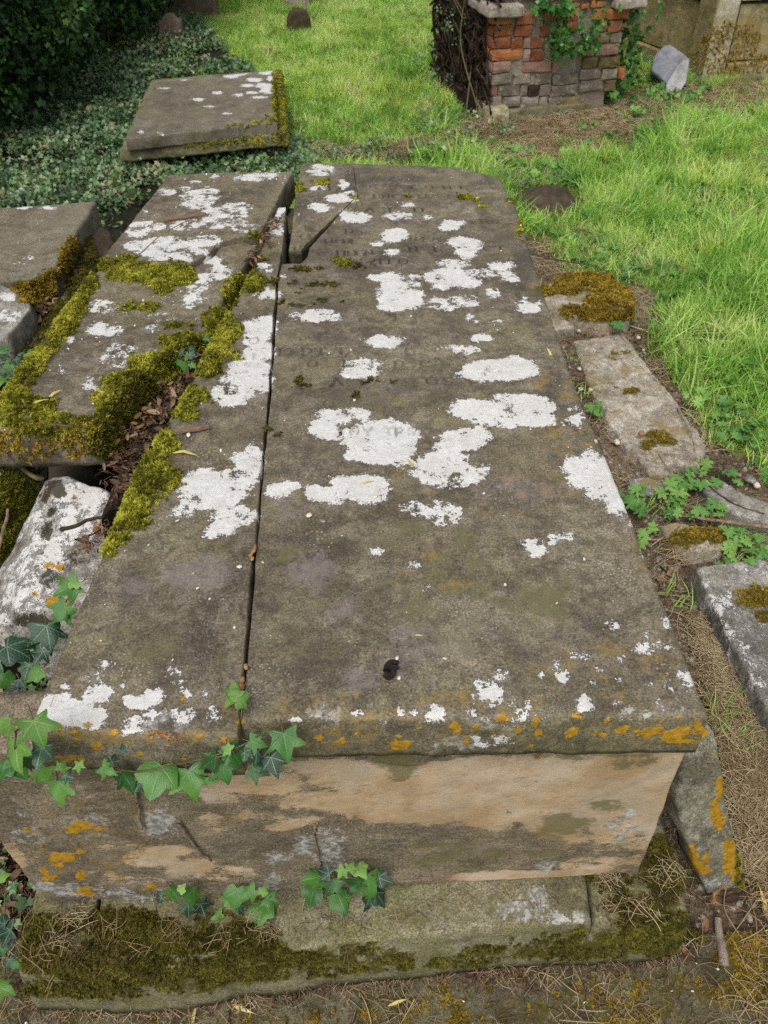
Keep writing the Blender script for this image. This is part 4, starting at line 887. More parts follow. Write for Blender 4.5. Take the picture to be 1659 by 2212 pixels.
_a = frag.data.attributes.get('dark') or frag.data.attributes.new('dark', 'FLOAT', 'POINT'); _a.data.foreach_set('value', (10+np.where(_v[:, 2] < ZT-.010-.016*sstep(430, 550, proj(_v)[1]), 3.0, -3.0)).astype(np.float32))  # broken face darkened in colour: damp dirt plus the shade in the notch
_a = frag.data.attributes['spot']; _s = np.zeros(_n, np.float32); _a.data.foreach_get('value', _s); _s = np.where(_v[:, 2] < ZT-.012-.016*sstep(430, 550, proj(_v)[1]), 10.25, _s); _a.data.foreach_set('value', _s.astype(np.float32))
frag['label'] = 'wedge-shaped broken piece at the far end of the ledger'
LLl = Z([(60, 1578), (130, 1400), (220, 1200), (300, 1015), (380, 885), (430, 795), (480, 700), (530, 610), (585, 482), (598, 447)], ZT)
LLr = Z([(514, 1592), (542.5, 1250), (565, 1000), (583, 800), (598, 600), (609, 548), (612, 509), (618, 446)], ZT)
LET2 = [('D', 500, 849, 19, 1.0), ('C', 452, 847, 19, .7), ('O', 548, 742, 14, .8), ('I', 548, 775, 14, .8), ('A', 520, 775, 14, .6)]
strip = slab('ledger_strip', LLl, LLr, (0, 0, 1), 0.085, M_LEDGER, tomb, nx=120, ny=420, rr=0.011, rrR=.002, masks=('white', 'gold', 'ochre', 'purple', 'spot', 'grey', 'moss', 'dark', 'olive'), carve=carver(LET2), seed=5, edge=0.004, krow=8, chip=0.01)
strip['label'] = 'narrow left strip of the cracked ledger, mossy along its broken edge'
# chest
Yf = 0.03
pTL, pTR = onY(-150, 1655, Yf), onY(1499, 1580, Yf); pTL[2] = 0.537; pTR[2] = 0.537
pBL, pBR = onY(97, 1953, Yf), onY(1380, 1886, Yf); zb = -0.075
CL, CRX = -0.475, 0.69
b0 = onY(97, 1953, Yf); b1 = onY(1380, 1886, Yf)
print('chest bottom', b0, b1, 'top right', pTR)
nn = 26
botL, botR = np.array([b0[0], Yf, b0[2]]), np.array([b1[0], Yf, b1[2]])
topL, topR = np.array([b0[0]-0.01, Yf, 0.536]), np.array([pTR[0], Yf, 0.536])
front = slab('end_panel', [botL, topL], [botR, topR], (0, -1, 0), 0.1, M_CHEST, tomb, nx=180, ny=110, rr=0.006, masks=('buff', 'olive', 'grey', 'gold', 'ochre'), rough=0.0022, edge=0.003, seed=8, chip=.006)
slab('side_panel', [(CRX-.005, 0.14, -.09), (CRX-.005, 0.14, .535)], [(CRX-.005, 2.0, -.09), (CRX-.005, 2.0, .535)], (1, 0, 0), 0.1, M_CHEST, tomb, nx=40, ny=20, rr=0.006, seed=9)
slab('side_panel', [(-.465, 0.14, -.09), (-.465, 0.14, .45)], [(-.465, .42, -.09), (-.465, .38, .2)], (-1, 0, 0), 0.09, M_CHEST, tomb, nx=20, ny=20, rr=0.01, seed=19, edge=.01)
slab('end_panel', [(-.38, 1.98, -.15), (-.38, 1.98, .53)], [(.57, 1.98, -.15), (.57, 1.98, .53)], (0, 1, 0), 0.1, M_CHEST, tomb, nx=20, ny=20, rr=0.006, seed=10)
slab('dark_gap_fill', [(-.22, .16, .5), (-.33, 1.85, .5)], [(.56, .16, .5), (.56, 1.85, .5)], (0, 0, 1), 0.65, M_RUBBLESHADE, tomb, nx=60, ny=120, rr=0.02, rough=.012, edge=.02, seed=11)  # added dark fill under the ledger so its gaps look shaded
# plinth course
zp = (b0[2]+b1[2])/2 - 0.004
def plinth(fr, bk, seed):
    f = Z(fr, zp); b = [np.array([p[0], 0.16, p[2]]) for p in Z(bk, zp)]
    return slab('plinth_stone', f, b, (0, 0, 1), 0.16, M_PLINTH, tomb, nx=50, ny=90, rr=0.014, masks=('moss', 'grey', 'ochre', 'olive'), rough=0.004, edge=0.0035, seed=seed, taper=0.012, chip=0.012, mosslift=.006)
pl = [plinth([(36, 2092), (194, 2098)], [(60, 1950), (194, 1950)], 12), plinth([(199, 2099), (370, 2096), (490, 2068), (735, 2038), (1068, 2003), (1279, 1992)], [(199, 1950), (1283, 1890)], 13),
      plinth([(1284, 1992), (1400, 1990), (1489, 1972)], [(1288, 1890), (1440, 1800)], 14)]

# moss that belongs to the tomb
moss_on([strip], MOSS, P_MOSS, 'moss', tomb, 85000, 1.1)
moss_on([ledger, frag], MOSS, P_MOSS, 'moss', tomb, 60000, 1.0)
moss_on(pl, MOSSD, P_MOSSD, 'dark_moss', tomb, 75000, 1.0)
moss_on([ledger, strip], SPOT, P_MOSSD, 'dark_moss', tomb, 60000, .8)

# ================================================================== broken slab behind the left strip
bs1 = slab('broken_slab', Z([(212, 566), (330, 564), (401, 573), (453, 547), (469, 524), (532, 508), (565, 496)], ZT+.012), Z([(365, 377), (480, 371), (560, 371), (632, 370)], ZT+.005), (0, 0, 1), 0.075, M_LEDGER, None,
           nx=130, ny=150, rr=0.006, masks=('white', 'moss', 'spot', 'gold', 'dark'), seed=21, edge=0.004, chip=.008, loc=(-.3, 1.8, .55))
tag(bs1, 'far half of the broken ledger left of the crack, crusted with white lichen and holding a bark strip', 'stone slab')
bs2 = slab('broken_slab', Z([(-50, 932), (213, 578), (330, 573), (401, 582), (453, 556), (469, 534), (528, 518)], ZT-.006), Z([(205, 925), (330, 790), (450, 715), (480, 655), (505, 600), (545, 546), (556, 532)], ZT-.006), (0, 0, 1), 0.08, M_LEDGER, None,
           nx=130, ny=260, rr=0.012, masks=('white', 'moss', 'spot', 'gold', 'purple', 'dark'), seed=22, edge=0.006, chip=.01, loc=(-.35, 1.0, .5), mosslift=.012)
tag(bs2, 'near half of the broken ledger, moss thick along its edges, over the dark hollow with the boulder', 'stone slab')
moss_on([bs1], MOSS, P_MOSS, 'moss', bs1, 60000, 1.1)
moss_on([bs2], MOSS, P_MOSS, 'moss', bs2, 80000, 1.15)
moss_on([bs2], parse('100 945 110 26 .3;60 965 90 26 .2;180 955 70 36;230 960 40 50;20 950 60 30'), P_MOSSB, 'brown_moss', bs2, 20000, 1.3)
moss_on([bs2], parse('250 930 50 60;310 860 60 50;225 960 40 40'), P_MOSSD, 'dark_moss', bs2, 50000, 1.6)
# supports under the broken slab
p = at(100, 1000, 0.2); 
for k, (x, y, z, r) in enumerate([(-.5, 1.05, .2, (.16, .14, .2)), (-.28, 1.2, .22, (.14, .2, .27)), (-.55, 1.6, .15, (.16, .2, .2)), (-.3, 1.75, .2, (.12, .14, .28))]):
    tag(rock('rubble_stone', (x, y, z), r, (0.2*k, .3, k), 40+k, M_RUBBLESHADE, None, 3), ['dark rubble stone propping up the mossy half of the broken ledger', 'dark rubble stone in the gap beside the mossy left strip', 'rubble stone under the far left of the broken ledger', 'rubble stone under the far half of the broken ledger'][k], 'stone', 'rubble under the broken ledger')

# boulder
bc = at(125, 1190, 0.36)
import_b = None
def boulder():
    import bmesh
    bm = bmesh.new(); bmesh.ops.create_icosphere(bm, subdivisions=5, radius=1.0)
    V = np.array([v.co[:] for v in bm.verts]); F = np.array([[v.index for v in f.verts] for f in bm.faces]); bm.free()
    for nrm, d in (((0, 0, 1), .62), ((.45, -.15, .88), .66), ((-.6, -.1, .8), .68), ((.2, .95, .25), .8), ((.9, .1, .2), .72), ((-.9, .2, .2), .75), ((.1, -1, .3), .85), ((.7, .6, .4), .84)):
        p = np.array(nrm); p = p/np.linalg.norm(p); t = V@p; V = V-np.outer(np.maximum(t-d, 0)*.9, p)
    V = V*(1+.1*fbm(V, 1.7, 4, 3)+.025*fbm(V, 9, 4, 4))[:, None]
    a = at(200, 1040, .45); b = at(85, 1325, .37); ax = b-a; L_ = np.linalg.norm(ax); ax /= L_
    up = np.array([0, -.15, 1.]); sx = np.cross(ax, up); sx /= np.linalg.norm(sx); up = np.cross(sx, ax)
    B = np.stack([sx*-.175, -ax*(L_*.7), up*.19], 1)
    V = V@B.T + (a+b)/2 - np.array([0, 0, .085])
    A = {k: field(V, t) for k, t in dict(gold=GOLD, white=parse("100 1170 60 90 .0;60 1250 50 80 .05;30 1310 40 40 .0;155 1130 18 40;140 1065 30 24 .5;190 1070 30 30 .2;190 1120 30 40 .1;120 1200 24 40 .3;100 1250 30 30 .2;200 1060 40 20 .3"), spot=parse("115 1050 22 14;130 1060 14 16;112 1105 12 12;105 1130 10 10;100 1150 14 14;110 1250 26 20 .2;70 1340 40 16 .3;95 1075 10 14;165 1200 20 20 0"), grey=parse("60 1200 80 140 .6;150 1090 80 60 .4")).items()}
    return mesh('boulder', V, [F], M_BOULDER, None, A, loc=(a+b)/2 - np.array([0, 0, .2]))
bo = tag(boulder(), 'pale limestone boulder with orange lichen wedged in the hollow left of the tomb', 'boulder')
ls = tag(rock('mossy_stone', at(0, 1150, .32), (.06, .2, .2), (0, .3, -.5), 61, M_BOULDER, None, 4, masks=('moss',)), 'mossy stone edge at the left margin beside the pale boulder', 'stone')
moss_on([ls], parse("20 1100 60 200"), P_MOSS, 'moss', ls, 60000, 1.0)
tag(rock('mossy_stone', at(-10, 1370, .25), (.1, .1, .14), (0, .1, .4), 62, M_RUBBLESHADE, None, 4), 'dark stone below the pale boulder, behind the ivy', 'stone')

# ================================================================== tomb at the left edge: two pieces of a low ledger and a mossy kerb
ZL = 0.42
lt1 = slab('ledger_stone', Z([(-230, 630), (-90, 616), (0, 609), (60, 600), (112, 588)], ZL), Z([(-200, 458), (-60, 451), (60, 444), (150, 438), (207, 434)], ZL), (0, 0, 1), 0.09, M_FLAT, None, nx=60, ny=60, rr=0.01, masks=('white', 'moss', 'gold'), seed=31, edge=.008, chip=.012, loc=(-1.3, 2.2, .35))
tag(lt1, 'brown ledger slab at the left margin with a corner broken off, above a mossy kerb', 'stone slab')
lt2 = slab('ledger_piece', Z([(-260, 790), (-60, 748), (14, 728), (66, 668)], ZL-.01), Z([(-260, 640), (-90, 622), (0, 612), (62, 640)], ZL-.01), (0, 0, 1), 0.13, M_GREY, None, nx=50, ny=50, rr=0.01, masks=('white', 'moss'), seed=32, edge=.006, chip=.01, loc=(-1.1, 1.5, .35))
tag(lt2, 'grey broken piece of ledger at the left margin with a white lichen patch on top', 'stone slab')
lt3 = slab('mossy_kerb', Z([(30, 770), (60, 722), (100, 668), (150, 585), (186, 516)], ZL-.09), Z([(92, 768), (120, 735), (170, 660), (200, 610), (222, 520)], ZL-.09), (0, 0, 1), 0.3, M_GREY, None, nx=40, ny=80, rr=0.02, masks=('moss',), seed=33, edge=.01, mosslift=.012, loc=(-.9, 1.9, .2))
tag(lt3, 'long moss-covered kerb stone strewn with dead leaves between the left slab and the broken ledger', 'kerb stone')
slab('tomb_core', Z([(-260, 800), (0, 740), (110, 600)], .3), Z([(-240, 470), (60, 450), (190, 445)], .3), (0, 0, 1), 0.45, M_RUBBLESHADE, lt1, nx=20, ny=20, rr=0.02, seed=34)
MOSSL = parse("60 625 34 12;100 615 22 20;115 640 14 30;85 645 30 12;140 562 12 24;155 530 12 16;110 596 16 12")
moss_on([lt1, lt2], MOSSL, P_MOSSB, 'moss', lt1, 45000, 1.6)
moss_on([lt3], parse("205 535 24 30;200 580 24 40;175 630 30 44;145 690 34 44;110 735 34 30;80 765 30 20;190 610 30 40;125 700 40 40"), P_MOSSD, 'moss', lt3, 45000, 1.6)

# ================================================================== flat ledger tomb on the ivy bank
ft = thing('flat_tomb', 'low flat brown ledger tomb lying in the ivy beyond the foreground tomb', 'tomb', gat(450, 300))
ZF = 0.10
ftop = slab('ledger_stone', Z([(272, 300), (430, 282), (597, 263)], ZF), Z([(336, 178), (460, 164), (589, 152)], ZF), (0, 0, 1), 0.055, M_FLAT, ft, nx=90, ny=90, rr=0.008, masks=('moss', 'flatw'), seed=41, edge=.004)
FW = parse("520 160 20 4;500 165 16 4;575 157 18 5;550 172 18 5;570 185 20 6;580 195 18 8;470 200 10 3;515 205 12 3;545 200 14 3;430 215 14 3;450 230 12 2;350 290 8 4;305 285 6 3;390 172 20 2;355 190 12 2;490 245 10 2;560 210 16 3;535 185 16 4;585 170 8 6")
vv = np.zeros(len(ftop.data.vertices)*3, np.float32); ftop.data.vertices.foreach_get('co', vv); vv = vv.reshape(-1, 3)+np.array(ft.location)
aa = ftop.data.attributes.new('white', 'FLOAT', 'POINT'); aa.data.foreach_set('value', field(vv, FW).astype(np.float32))
fb = slab('base_stone', Z([(258, 322), (430, 306), (620, 286)], ZF-.0565), Z([(326, 172), (460, 160), (607, 150)], ZF-.0565), (0, 0, 1), 0.055, M_PLINTH, ft, nx=60, ny=60, rr=0.012, masks=(), seed=42, edge=.008)
slab('brick_base', Z([(275, 318), (600, 286)], ZF-.113), Z([(340, 190), (590, 168)], ZF-.113), (0, 0, 1), 0.25, M_BRICK[5], ft, nx=20, ny=20, rr=0.01, seed=43, edge=.006)
moss_on([fb], parse("440 305 180 12 ;560 290 70 12;612 270 18 60;605 200 14 60;610 240 14 60;500 300 100 10;600 285 30 14"), P_MOSS, 'moss', ft, 16000, 1.5)
moss_on([ftop], parse("590 258 14 10;560 266 30 6;592 200 6 60;520 272 30 5"), P_MOSS, 'moss', ft, 14000, 1.4)

# ================================================================== headstones
def headstone(name, u0, u1, vb, hgt, th, mat, label, arch, yaw=0.0, seed=0, lean=0.0):
    a, b = gat(u0, vb), gat(u1, vb); wd = np.linalg.norm(b-a); c = (a+b)/2; ex = (b-a)/wd; ex[2] = 0; ex /= np.linalg.norm(ex)
    ez = np.array([0, lean, 1.0]); ez /= np.linalg.norm(ez)
    Lp = [c+ex*(x-.5)*wd*1.0+ez*(y*hgt-.12*(y == 0)) for x, y in arch]; Rp = [c+ex*(.5-x)*wd+ez*(y*hgt-.12*(y == 0)) for x, y in arch]
    nrm = np.cross(ex, ez); nrm = nrm if nrm[1] < 0 else -nrm
    o = slab(name, Lp, Rp, nrm, th, mat, None, nx=30, ny=50, rr=0.012, seed=seed, edge=.004, loc=c)
    return tag(o, label, 'headstone')
ARCH = [(0, 0), (0, .78), (.03, .82), (.17, .83), (.22, .9), (.32, .97), (.42, 1.0)]
headstone('headstone', 348, 398, 97, 0.2, .07, M_HEAD, 'small brown shouldered headstone half sunk in the ivy near the hedge', ARCH, seed=51)
headstone('headstone', 374, 468, 42, 0.95, .09, M_HEAD, 'tall brown headstone by the hedge, cut off by the top of the picture', [(0, 0), (0, .85), (.1, .92), (.3, .99), (.45, 1.0)], seed=52)
headstone('headstone', 622, 672, 70, 0.15, .09, plain('dark_mossy_stone', (.03, .022, .014), (.085, .065, .04), 25), 'small dark rounded headstone in the grass beside a thin post', [(0, 0), (.0, .5), (.06, .72), (.16, .88), (.3, .97), (.44, 1.0)], seed=53)
headstone('headstone', 616, 668, 16, 0.7, .08, M_HEADPALE, 'pale headstone at the very top edge behind the thin post', [(0, 0), (0, .9), (.2, .97), (.45, 1.0)], seed=54)
pb = gat(661, 50); V_, F_ = tube(spline([pb+np.array([0, 0, -.1]), pb+np.array([-.005, 0, .3]), pb+np.array([-.02, .02, .9])], 10), [.018]*10, 8)
tag(mesh('wooden_post', V_, F_, M_WEATHERPOST, None, loc=pb), 'thin leaning wooden post rising behind the small dark headstone', 'post')
pb = gat(469, 36); V_, F_ = tube(spline([pb+np.array([0, 0, -.1]), pb+np.array([-.01, 0, .5]), pb+np.array([-.03, .02, 1.0])], 10), [.02]*10, 8)
tag(mesh('wooden_post', V_, F_, M_WEATHERPOST, None, loc=pb), 'pale wooden post against the right side of the tall brown headstone', 'post')

# ================================================================== brick tomb
q0 = gat(1066, 248, .05); q1 = gat(1325, 216, .05)
ex = q1-q0; ex[2] = 0; LF = np.linalg.norm(ex); ex /= LF; ey = np.array([-ex[1], ex[0], 0]); ez = np.array([0, 0, 1.0])
print('brick front length', LF, q0, q1)
bt = thing('brick_tomb', 'ruined brick chest tomb with a leaf-draped front and stone corner cap', 'tomb', q0)
ang = math.atan2(ex[1], ex[0])
import bmesh
def brick_mesh(wd, dp, ht, seed, mat):
    bm = bmesh.new(); bmesh.ops.create_cube(bm, size=1.0)
    bmesh.ops.subdivide_edges(bm, edges=bm.edges[:], cuts=2, use_grid_fill=True)
    V = np.array([v.co[:] for v in bm.verts]); V[:, 0] *= wd; V[:, 1] *= dp; V[:, 2] *= ht
    c = np.abs(V)/np.array([wd/2, dp/2, ht/2]); cor = ((c > .98).sum(1) >= 2)
    V[cor] *= (1-np.random.RandomState(seed).uniform(0.0, .09, cor.sum()))[:, None]
    V += np.stack([fbm(V+seed, 22, 2, seed+k) for k in range(3)], 1)*0.006
    for v, co in zip(bm.verts, V): v.co = co
    me = D.meshes.new('brick'); bm.to_mesh(me); bm.free(); me.materials.append(mat)
    return me
def fr(x, y):            # a point of the brick front: distance along it and height above its foot
    p = onplane(921.7+.281*x, .281*y, q0, -ey)-q0; return float(p@ex), float(p[2])
SC = (fr(1300, 500)[0]-fr(600, 500)[0])/700.0
PITCH_Z = (fr(800, 400)[1]-fr(800, 488)[1])
def row_z(y, x): return fr(x, y)[1]
BR = []
def row(y0, y1, spans, mats, dep=0.0):
    for (x0, x1), m_ in zip(spans, mats): BR.append((x0, x1, y0, y1, m_, dep))
row(115, 190, [(510, 650), (695, 845)], [0, 1]); row(200, 280, [(508, 668), (678, 806), (880, 955)], [0, 1, 1])
row(290, 370, [(508, 642), (652, 736), (750, 800), (806, 902)], [1, 0, 2, 1]); row(382, 470, [(506, 740), (746, 792), (802, 906)], [0, 2, 1])
row(480, 560, [(506, 642), (738, 965), (972, 1028)], [2, 2, 2]); row(572, 648, [(500, 660), (668, 792), (838, 958), (966, 1168)], [3, 3, 3, 3])
row(658, 738, [(506, 546), (552, 720), (726, 780), (786, 862), (868, 950), (956, 1160)], [2, 3, 3, 5, 3, 3]); row(748, 820, [(506, 580), (590, 720), (726, 860), (866, 932), (938, 1030), (1036, 1180)], [3, 3, 3, 3, 3, 4])  # the dark brick in the first course paints the shade of a hole
row(75, 160, [(908, 1000), (1010, 1168)], [0, 0]); row(30, 66, [(860, 960), (970, 1080), (1090, 1180), (1190, 1250)], [1, 1, 2, 1]); row(170, 250, [(1030, 1165)], [0])
row(262, 345, [(910, 1030), (1040, 1200)], [1, 1], .03); row(355, 440, [(915, 1060), (1070, 1195)], [1, 2], .04); row(450, 530, [(1036, 1100), (1110, 1195)], [1, 1], .05)
row(540, 600, [(1125, 1180)], [1], .03)
row(72, 152, [(1288, 1380), (1390, 1560)], [0, 0]); row(162, 244, [(1336, 1392), (1402, 1502)], [1, 1]); row(256, 332, [(1290, 1412), (1418, 1505)], [4, 3]); row(345, 425, [(1205, 1292), (1302, 1476)], [2, 2])
row(445, 525, [(1205, 1312), (1320, 1490)], [4, 4]); row(532, 612, [(1180, 1342), (1348, 1470), (1478, 1526)], [3, 3, 0]); row(620, 700, [(1180, 1365), (1372, 1452)], [3, 4])
row(8, 60, [(1270, 1390)], [0]); row(-80, -4, [(510, 700), (710, 900), (910, 1100), (1110, 1290), (1300, 1500)], [1, 0, 1, 0, 1]); row(-170, -92, [(500, 640), (650, 860), (870, 1060), (1070, 1280), (1290, 1510)], [0, 1, 1, 0, 1])
for k, (x0, x1, y0, y1, m_, dep) in enumerate(BR):
    xa, za = fr(x0, (y0+y1)/2); xb, zb_ = fr(x1, (y0+y1)/2-.028*(x1-x0)); wd = xb-xa; ht = fr((x0+x1)/2, y0)[1]-fr((x0+x1)/2, y1)[1]; xm = (xa+xb)/2; zm = (za+zb_)/2
    me = brick_mesh(wd, .1, ht, 100+k, M_BRICK[m_])
    o = D.objects.new('brick', me); C.objects.link(o); o.parent = bt
    o.location = Vector(ex*xm + ey*(.05+dep+rnd.uniform(-.004, .006)) + ez*zm); o.rotation_euler = (rnd.uniform(-.015, .015), rnd.uniform(-.012, .012), ang+rnd.uniform(-.015, .015))
# mortar core: left and right bodies butt on each other behind the bricks
DEP = 0.95
def corebox(name, x0, x1, y0, y1, z0, z1, mat, parent, seed, **k):
    A = lambda x, y: q0+ex*x+ey*y+ez*z1
    return slab(name, [A(x0, y0), A(x0, y1)], [A(x1, y0), A(x1, y1)], ez, z1-z0, mat, parent, nx=36, ny=36, rr=.01, rough=.004, edge=.005, seed=seed, krow=14, **k)
corebox('mortar_core', .012, LF*.985*.66, .024, DEP, -.1, fr(800, 0)[1]+.02, M_MORTAR, bt, 71)
corebox('mortar_core', LF*.985*.66+.002, LF*.93, .026, DEP*.9, -.1, fr(800, 0)[1]+.02, M_MORTAR, bt, 72)
# left side: very dark bricks, one by one
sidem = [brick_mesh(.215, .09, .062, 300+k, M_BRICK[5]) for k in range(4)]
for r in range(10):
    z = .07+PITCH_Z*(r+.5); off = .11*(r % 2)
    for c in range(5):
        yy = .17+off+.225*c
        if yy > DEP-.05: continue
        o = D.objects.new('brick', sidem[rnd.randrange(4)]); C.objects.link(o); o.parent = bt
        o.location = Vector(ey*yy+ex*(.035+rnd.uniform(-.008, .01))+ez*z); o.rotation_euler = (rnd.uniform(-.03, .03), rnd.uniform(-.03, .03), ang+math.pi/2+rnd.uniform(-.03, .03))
# stone footing
def local(x, y, z): return q0+ex*x+ey*y+ez*z
def block(name, x0, x1, y0, y1, z0, z1, mat, parent, seed, **kw):
    return slab(name, [local(x0, y0, z1), local(x0, y1, z1)], [local(x1, y0, z1), local(x1, y1, z1)], ez, z1-z0, mat, parent, nx=24, ny=16, rr=.012, rough=.003, edge=.006, seed=seed, **kw)
block('footing_stone', -.05, .078, -.05, .16, -.06, .052, M_CREAM, bt, 73); block('footing_stone', .084, .42, -.03, .12, -.06, .022, M_PLINTH, bt, 74); block('footing_stone', .428, .8*LF, -.02, .12, -.06, .012, M_PLINTH, bt, 75)
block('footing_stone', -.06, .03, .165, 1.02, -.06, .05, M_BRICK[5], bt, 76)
def capb(xa, xb, ya, yb, sd): a, b = fr(xa, yb), fr(xb, ya); block('cap_stone', a[0], b[0], -.05, .28, a[1], b[1], M_HEADPALE, bt, sd)
capb(462, 722, 18, 112, 77); capb(1432, 1665, -30, 42, 78)
block('ledger_stone', -.08, .9*LF/.84, -.02, DEP+.05, .82, .92, M_FLAT, bt, 79)
# sloping lime fillet on the right edge
slab('lime_fillet', [local(LF*.935, .03, .34), local(LF*.98, .05, .62)], [local(LF*.955, .03, .34), local(LF*1.0, .05, .62)], -ey, .05, M_MORTAR, bt, nx=6, ny=16, rr=.006, seed=80, edge=.006)
# root mat: dead vine stems clothing the left side
rm = MB()
for k in range(230):
    y0_ = rnd.uniform(.0, DEP+.03); pts = []
    z0_ = rnd.uniform(-.04, .8); z1_ = z0_+rnd.uniform(.1, .45); nseg = 6
    for i in range(nseg):
        f = i/(nseg-1); pts.append(local(-.02-.05*math.sin(f*3.1)*rnd.random()-.03*rnd.random(), y0_+rnd.uniform(-.07, .07)+.2*(f-.5)*rnd.uniform(-1, 1), z0_+(z1_-z0_)*f+rnd.uniform(-.02, .02)))
    rm.add(*tube(spline(pts, 9), np.linspace(rnd.uniform(.004, .013), .002, 9), 5))
rr_ = rm.build('vine_root_mat', M_ROOT, None, loc=local(-.03, .5, 0)); tag(rr_, 'mat of dead brown vine roots clothing the dark left side of the brick tomb', 'roots')
lum = slab('root_earth', [local(-.012, .05, -.08), local(-.012, .05, 1.0)], [local(-.012, DEP+.05, -.08), local(-.012, DEP+.05, 1.0)], -ex, .05, M_ROOT, rr_, nx=70, ny=70, rr=.02, rough=.022, edge=.03, seed=79)
# ivy on the brick tomb
def climbing(name, label, pts, count, size, spread, proto, mat=M_STEM):
    base = pts[0]; o = thing(name, label, 'ivy', base)
    PP, NN = [], []
    st = MB()
    for br_ in range(4):
        j = [np.asarray(p)+np.array([rnd.uniform(-1, 1)*spread*.6, rnd.uniform(-.02, .02), rnd.uniform(-1, 1)*spread*.4]) for p in pts]
        st.add(*tube(spline(j, 16), np.linspace(.006, .002, 16), 5))
    st.build('stem', mat, o)
    sp = spline(pts, 60)
    for k in range(count):
        c = sp[rnd.randrange(60)]; PP.append(c+np.array([rnd.gauss(0, spread), rnd.gauss(-.02, .015), rnd.gauss(0, spread)]))
        n = -ey*1.0+np.array([rnd.uniform(-.5, .5), 0, rnd.uniform(.0, .9)]); NN.append(n/np.linalg.norm(n))
    proto.scatter('foliage', PP, eul_from_normal(NN, RS.rand(count)*6.28), RS.uniform(.75, 1.25, count)*size, o)
    return o
cp = lambda x, y, o=.03: local(fr(x, y)[0], -o, fr(x, y)[1])
climbing('ivy', 'bright ivy hanging in a crescent over the middle of the brick front', [cp(980, 190), cp(960, 290), cp(1000, 370), cp(1090, 350), cp(1180, 320), cp(1260, 240), cp(1270, 150)], 52, .8, .04, P_CLIMB)
climbing('ivy', 'thin ivy trail at the top of the brick front beside the corner cap', [cp(790, 40), cp(830, 60), cp(900, 30), cp(980, 50), cp(1050, 100), cp(1060, 190)], 22, .85, .03, P_CLIMB)
climbing('ivy', 'dark ivy filling the corner between the brick tomb and the cream tomb', [local(LF*1.06, .1, -.05), local(LF*1.08, .15, .2), local(LF*1.05, .15, .45), local(LF*1.1, .2, .75)], 75, 1.1, .085, P_CLIMB)

# ================================================================== cream stone tomb at the right
c0 = gat(1515, 176)
dl = gat(1400, 118)-c0; dl[2] = 0; 
M_CREAMD = stone('dark_olive_stone', (0.11, 0.085, 0.035), (0.2, 0.155, 0.07), (0.3, 0.245, 0.12), algae=(0.12, 0.11, 0.03), algae_amt=.6, pale=.15, big=4)  # darker, more olive stone for the left face
M_CREAML = stone('lit_edge_stone', (0.3, 0.265, 0.19), (0.42, 0.385, 0.3), (0.54, 0.5, 0.42), algae=(0.22, 0.19, 0.08), algae_amt=.5, pale=.3, big=4)  # paler post stone; the corner's lit edge is put into the colour
dR = np.array([1.0, 0.12, 0]); dR /= np.linalg.norm(dR); dLf = np.array([-.42, 1.0, 0]); dLf /= np.linalg.norm(dLf)
ct = thing('stone_tomb', 'large cream stone chest tomb at the right with moss patches and recessed panels', 'tomb', c0)
def wallp(name, o0, d, ln, z0, z1, th, mat, seed, masks=(), **kw):
    n = np.cross(d, ez); n = n if n@(CAM-o0) > 0 else -n
    return slab(name, [o0+ez*z0, o0+ez*z1], [o0+d*ln+ez*z0, o0+d*ln+ez*z1], n, th, mat, ct, nx=60, ny=50, rr=.004, seed=seed, edge=.002, masks=masks, rough=.002, **kw)
nR = np.cross(dR, ez); nR = nR if nR@(CAM-c0) > 0 else -nR
nL = np.cross(dLf, ez); nL = nL if nL@(CAM-c0) > 0 else -nL
HT = .95
# right face: frame pieces proud of a recessed panel
wallp('frame_post', c0, dR, .15, .0, HT, .1, M_CREAML, 81, ('moss', 'ochre'))
wallp('frame_rail', c0+dR*.163, dR, 1.7, .47, HT, .1, M_CREAM, 82, ('moss', 'ochre'))
wallp('frame_rail', c0+dR*.163, dR, 1.7, -.05, .1, .1, M_CREAM, 83, ('moss', 'ochre'))
wallp('recessed_panel', c0+dR*.168-nR*.03, dR, 1.7, .11, .458, .06, M_CREAM, 84, ('moss', 'ochre', 'spot'))
wallp('frame_post', c0+dLf*.02, dLf, .15, -.03, HT, .1, M_CREAMD, 85)
wallp('frame_rail', c0+dLf*.173, dLf, 1.5, .47, HT, .1, M_CREAMD, 86); wallp('frame_rail', c0+dLf*.173, dLf, 1.5, -.05, .08, .1, M_CREAMD, 87)
wallp('recessed_panel', c0+dLf*.18-nL*.035, dLf, 1.5, .09, .455, .05, M_CREAMD, 88)
slab('ledger_stone', [c0-dR*.06+nL*.02+ez*(HT+.1), c0-dR*.3+dLf*1.8+ez*(HT+.1)], [c0+dR*2+ez*(HT+.1), c0+dR*2+dLf*1.8+ez*(HT+.1)], ez, .09, M_CREAM, ct, nx=20, ny=20, rr=.01, seed=89)
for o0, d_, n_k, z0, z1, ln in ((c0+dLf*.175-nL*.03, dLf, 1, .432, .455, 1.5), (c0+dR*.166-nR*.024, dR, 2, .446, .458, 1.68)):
    wallp('groove_shade', o0, d_, ln, z0, z1, .03, M_RUBBLESHADE, 95+n_k)  # dark strips paint the shadow line under the panel rails
wallp('groove_shade', c0+dR*.152-nR*.012, dR, .012, .1, .46, .03, M_RUBBLESHADE, 98)  # same painted shadow line, upright beside the corner post
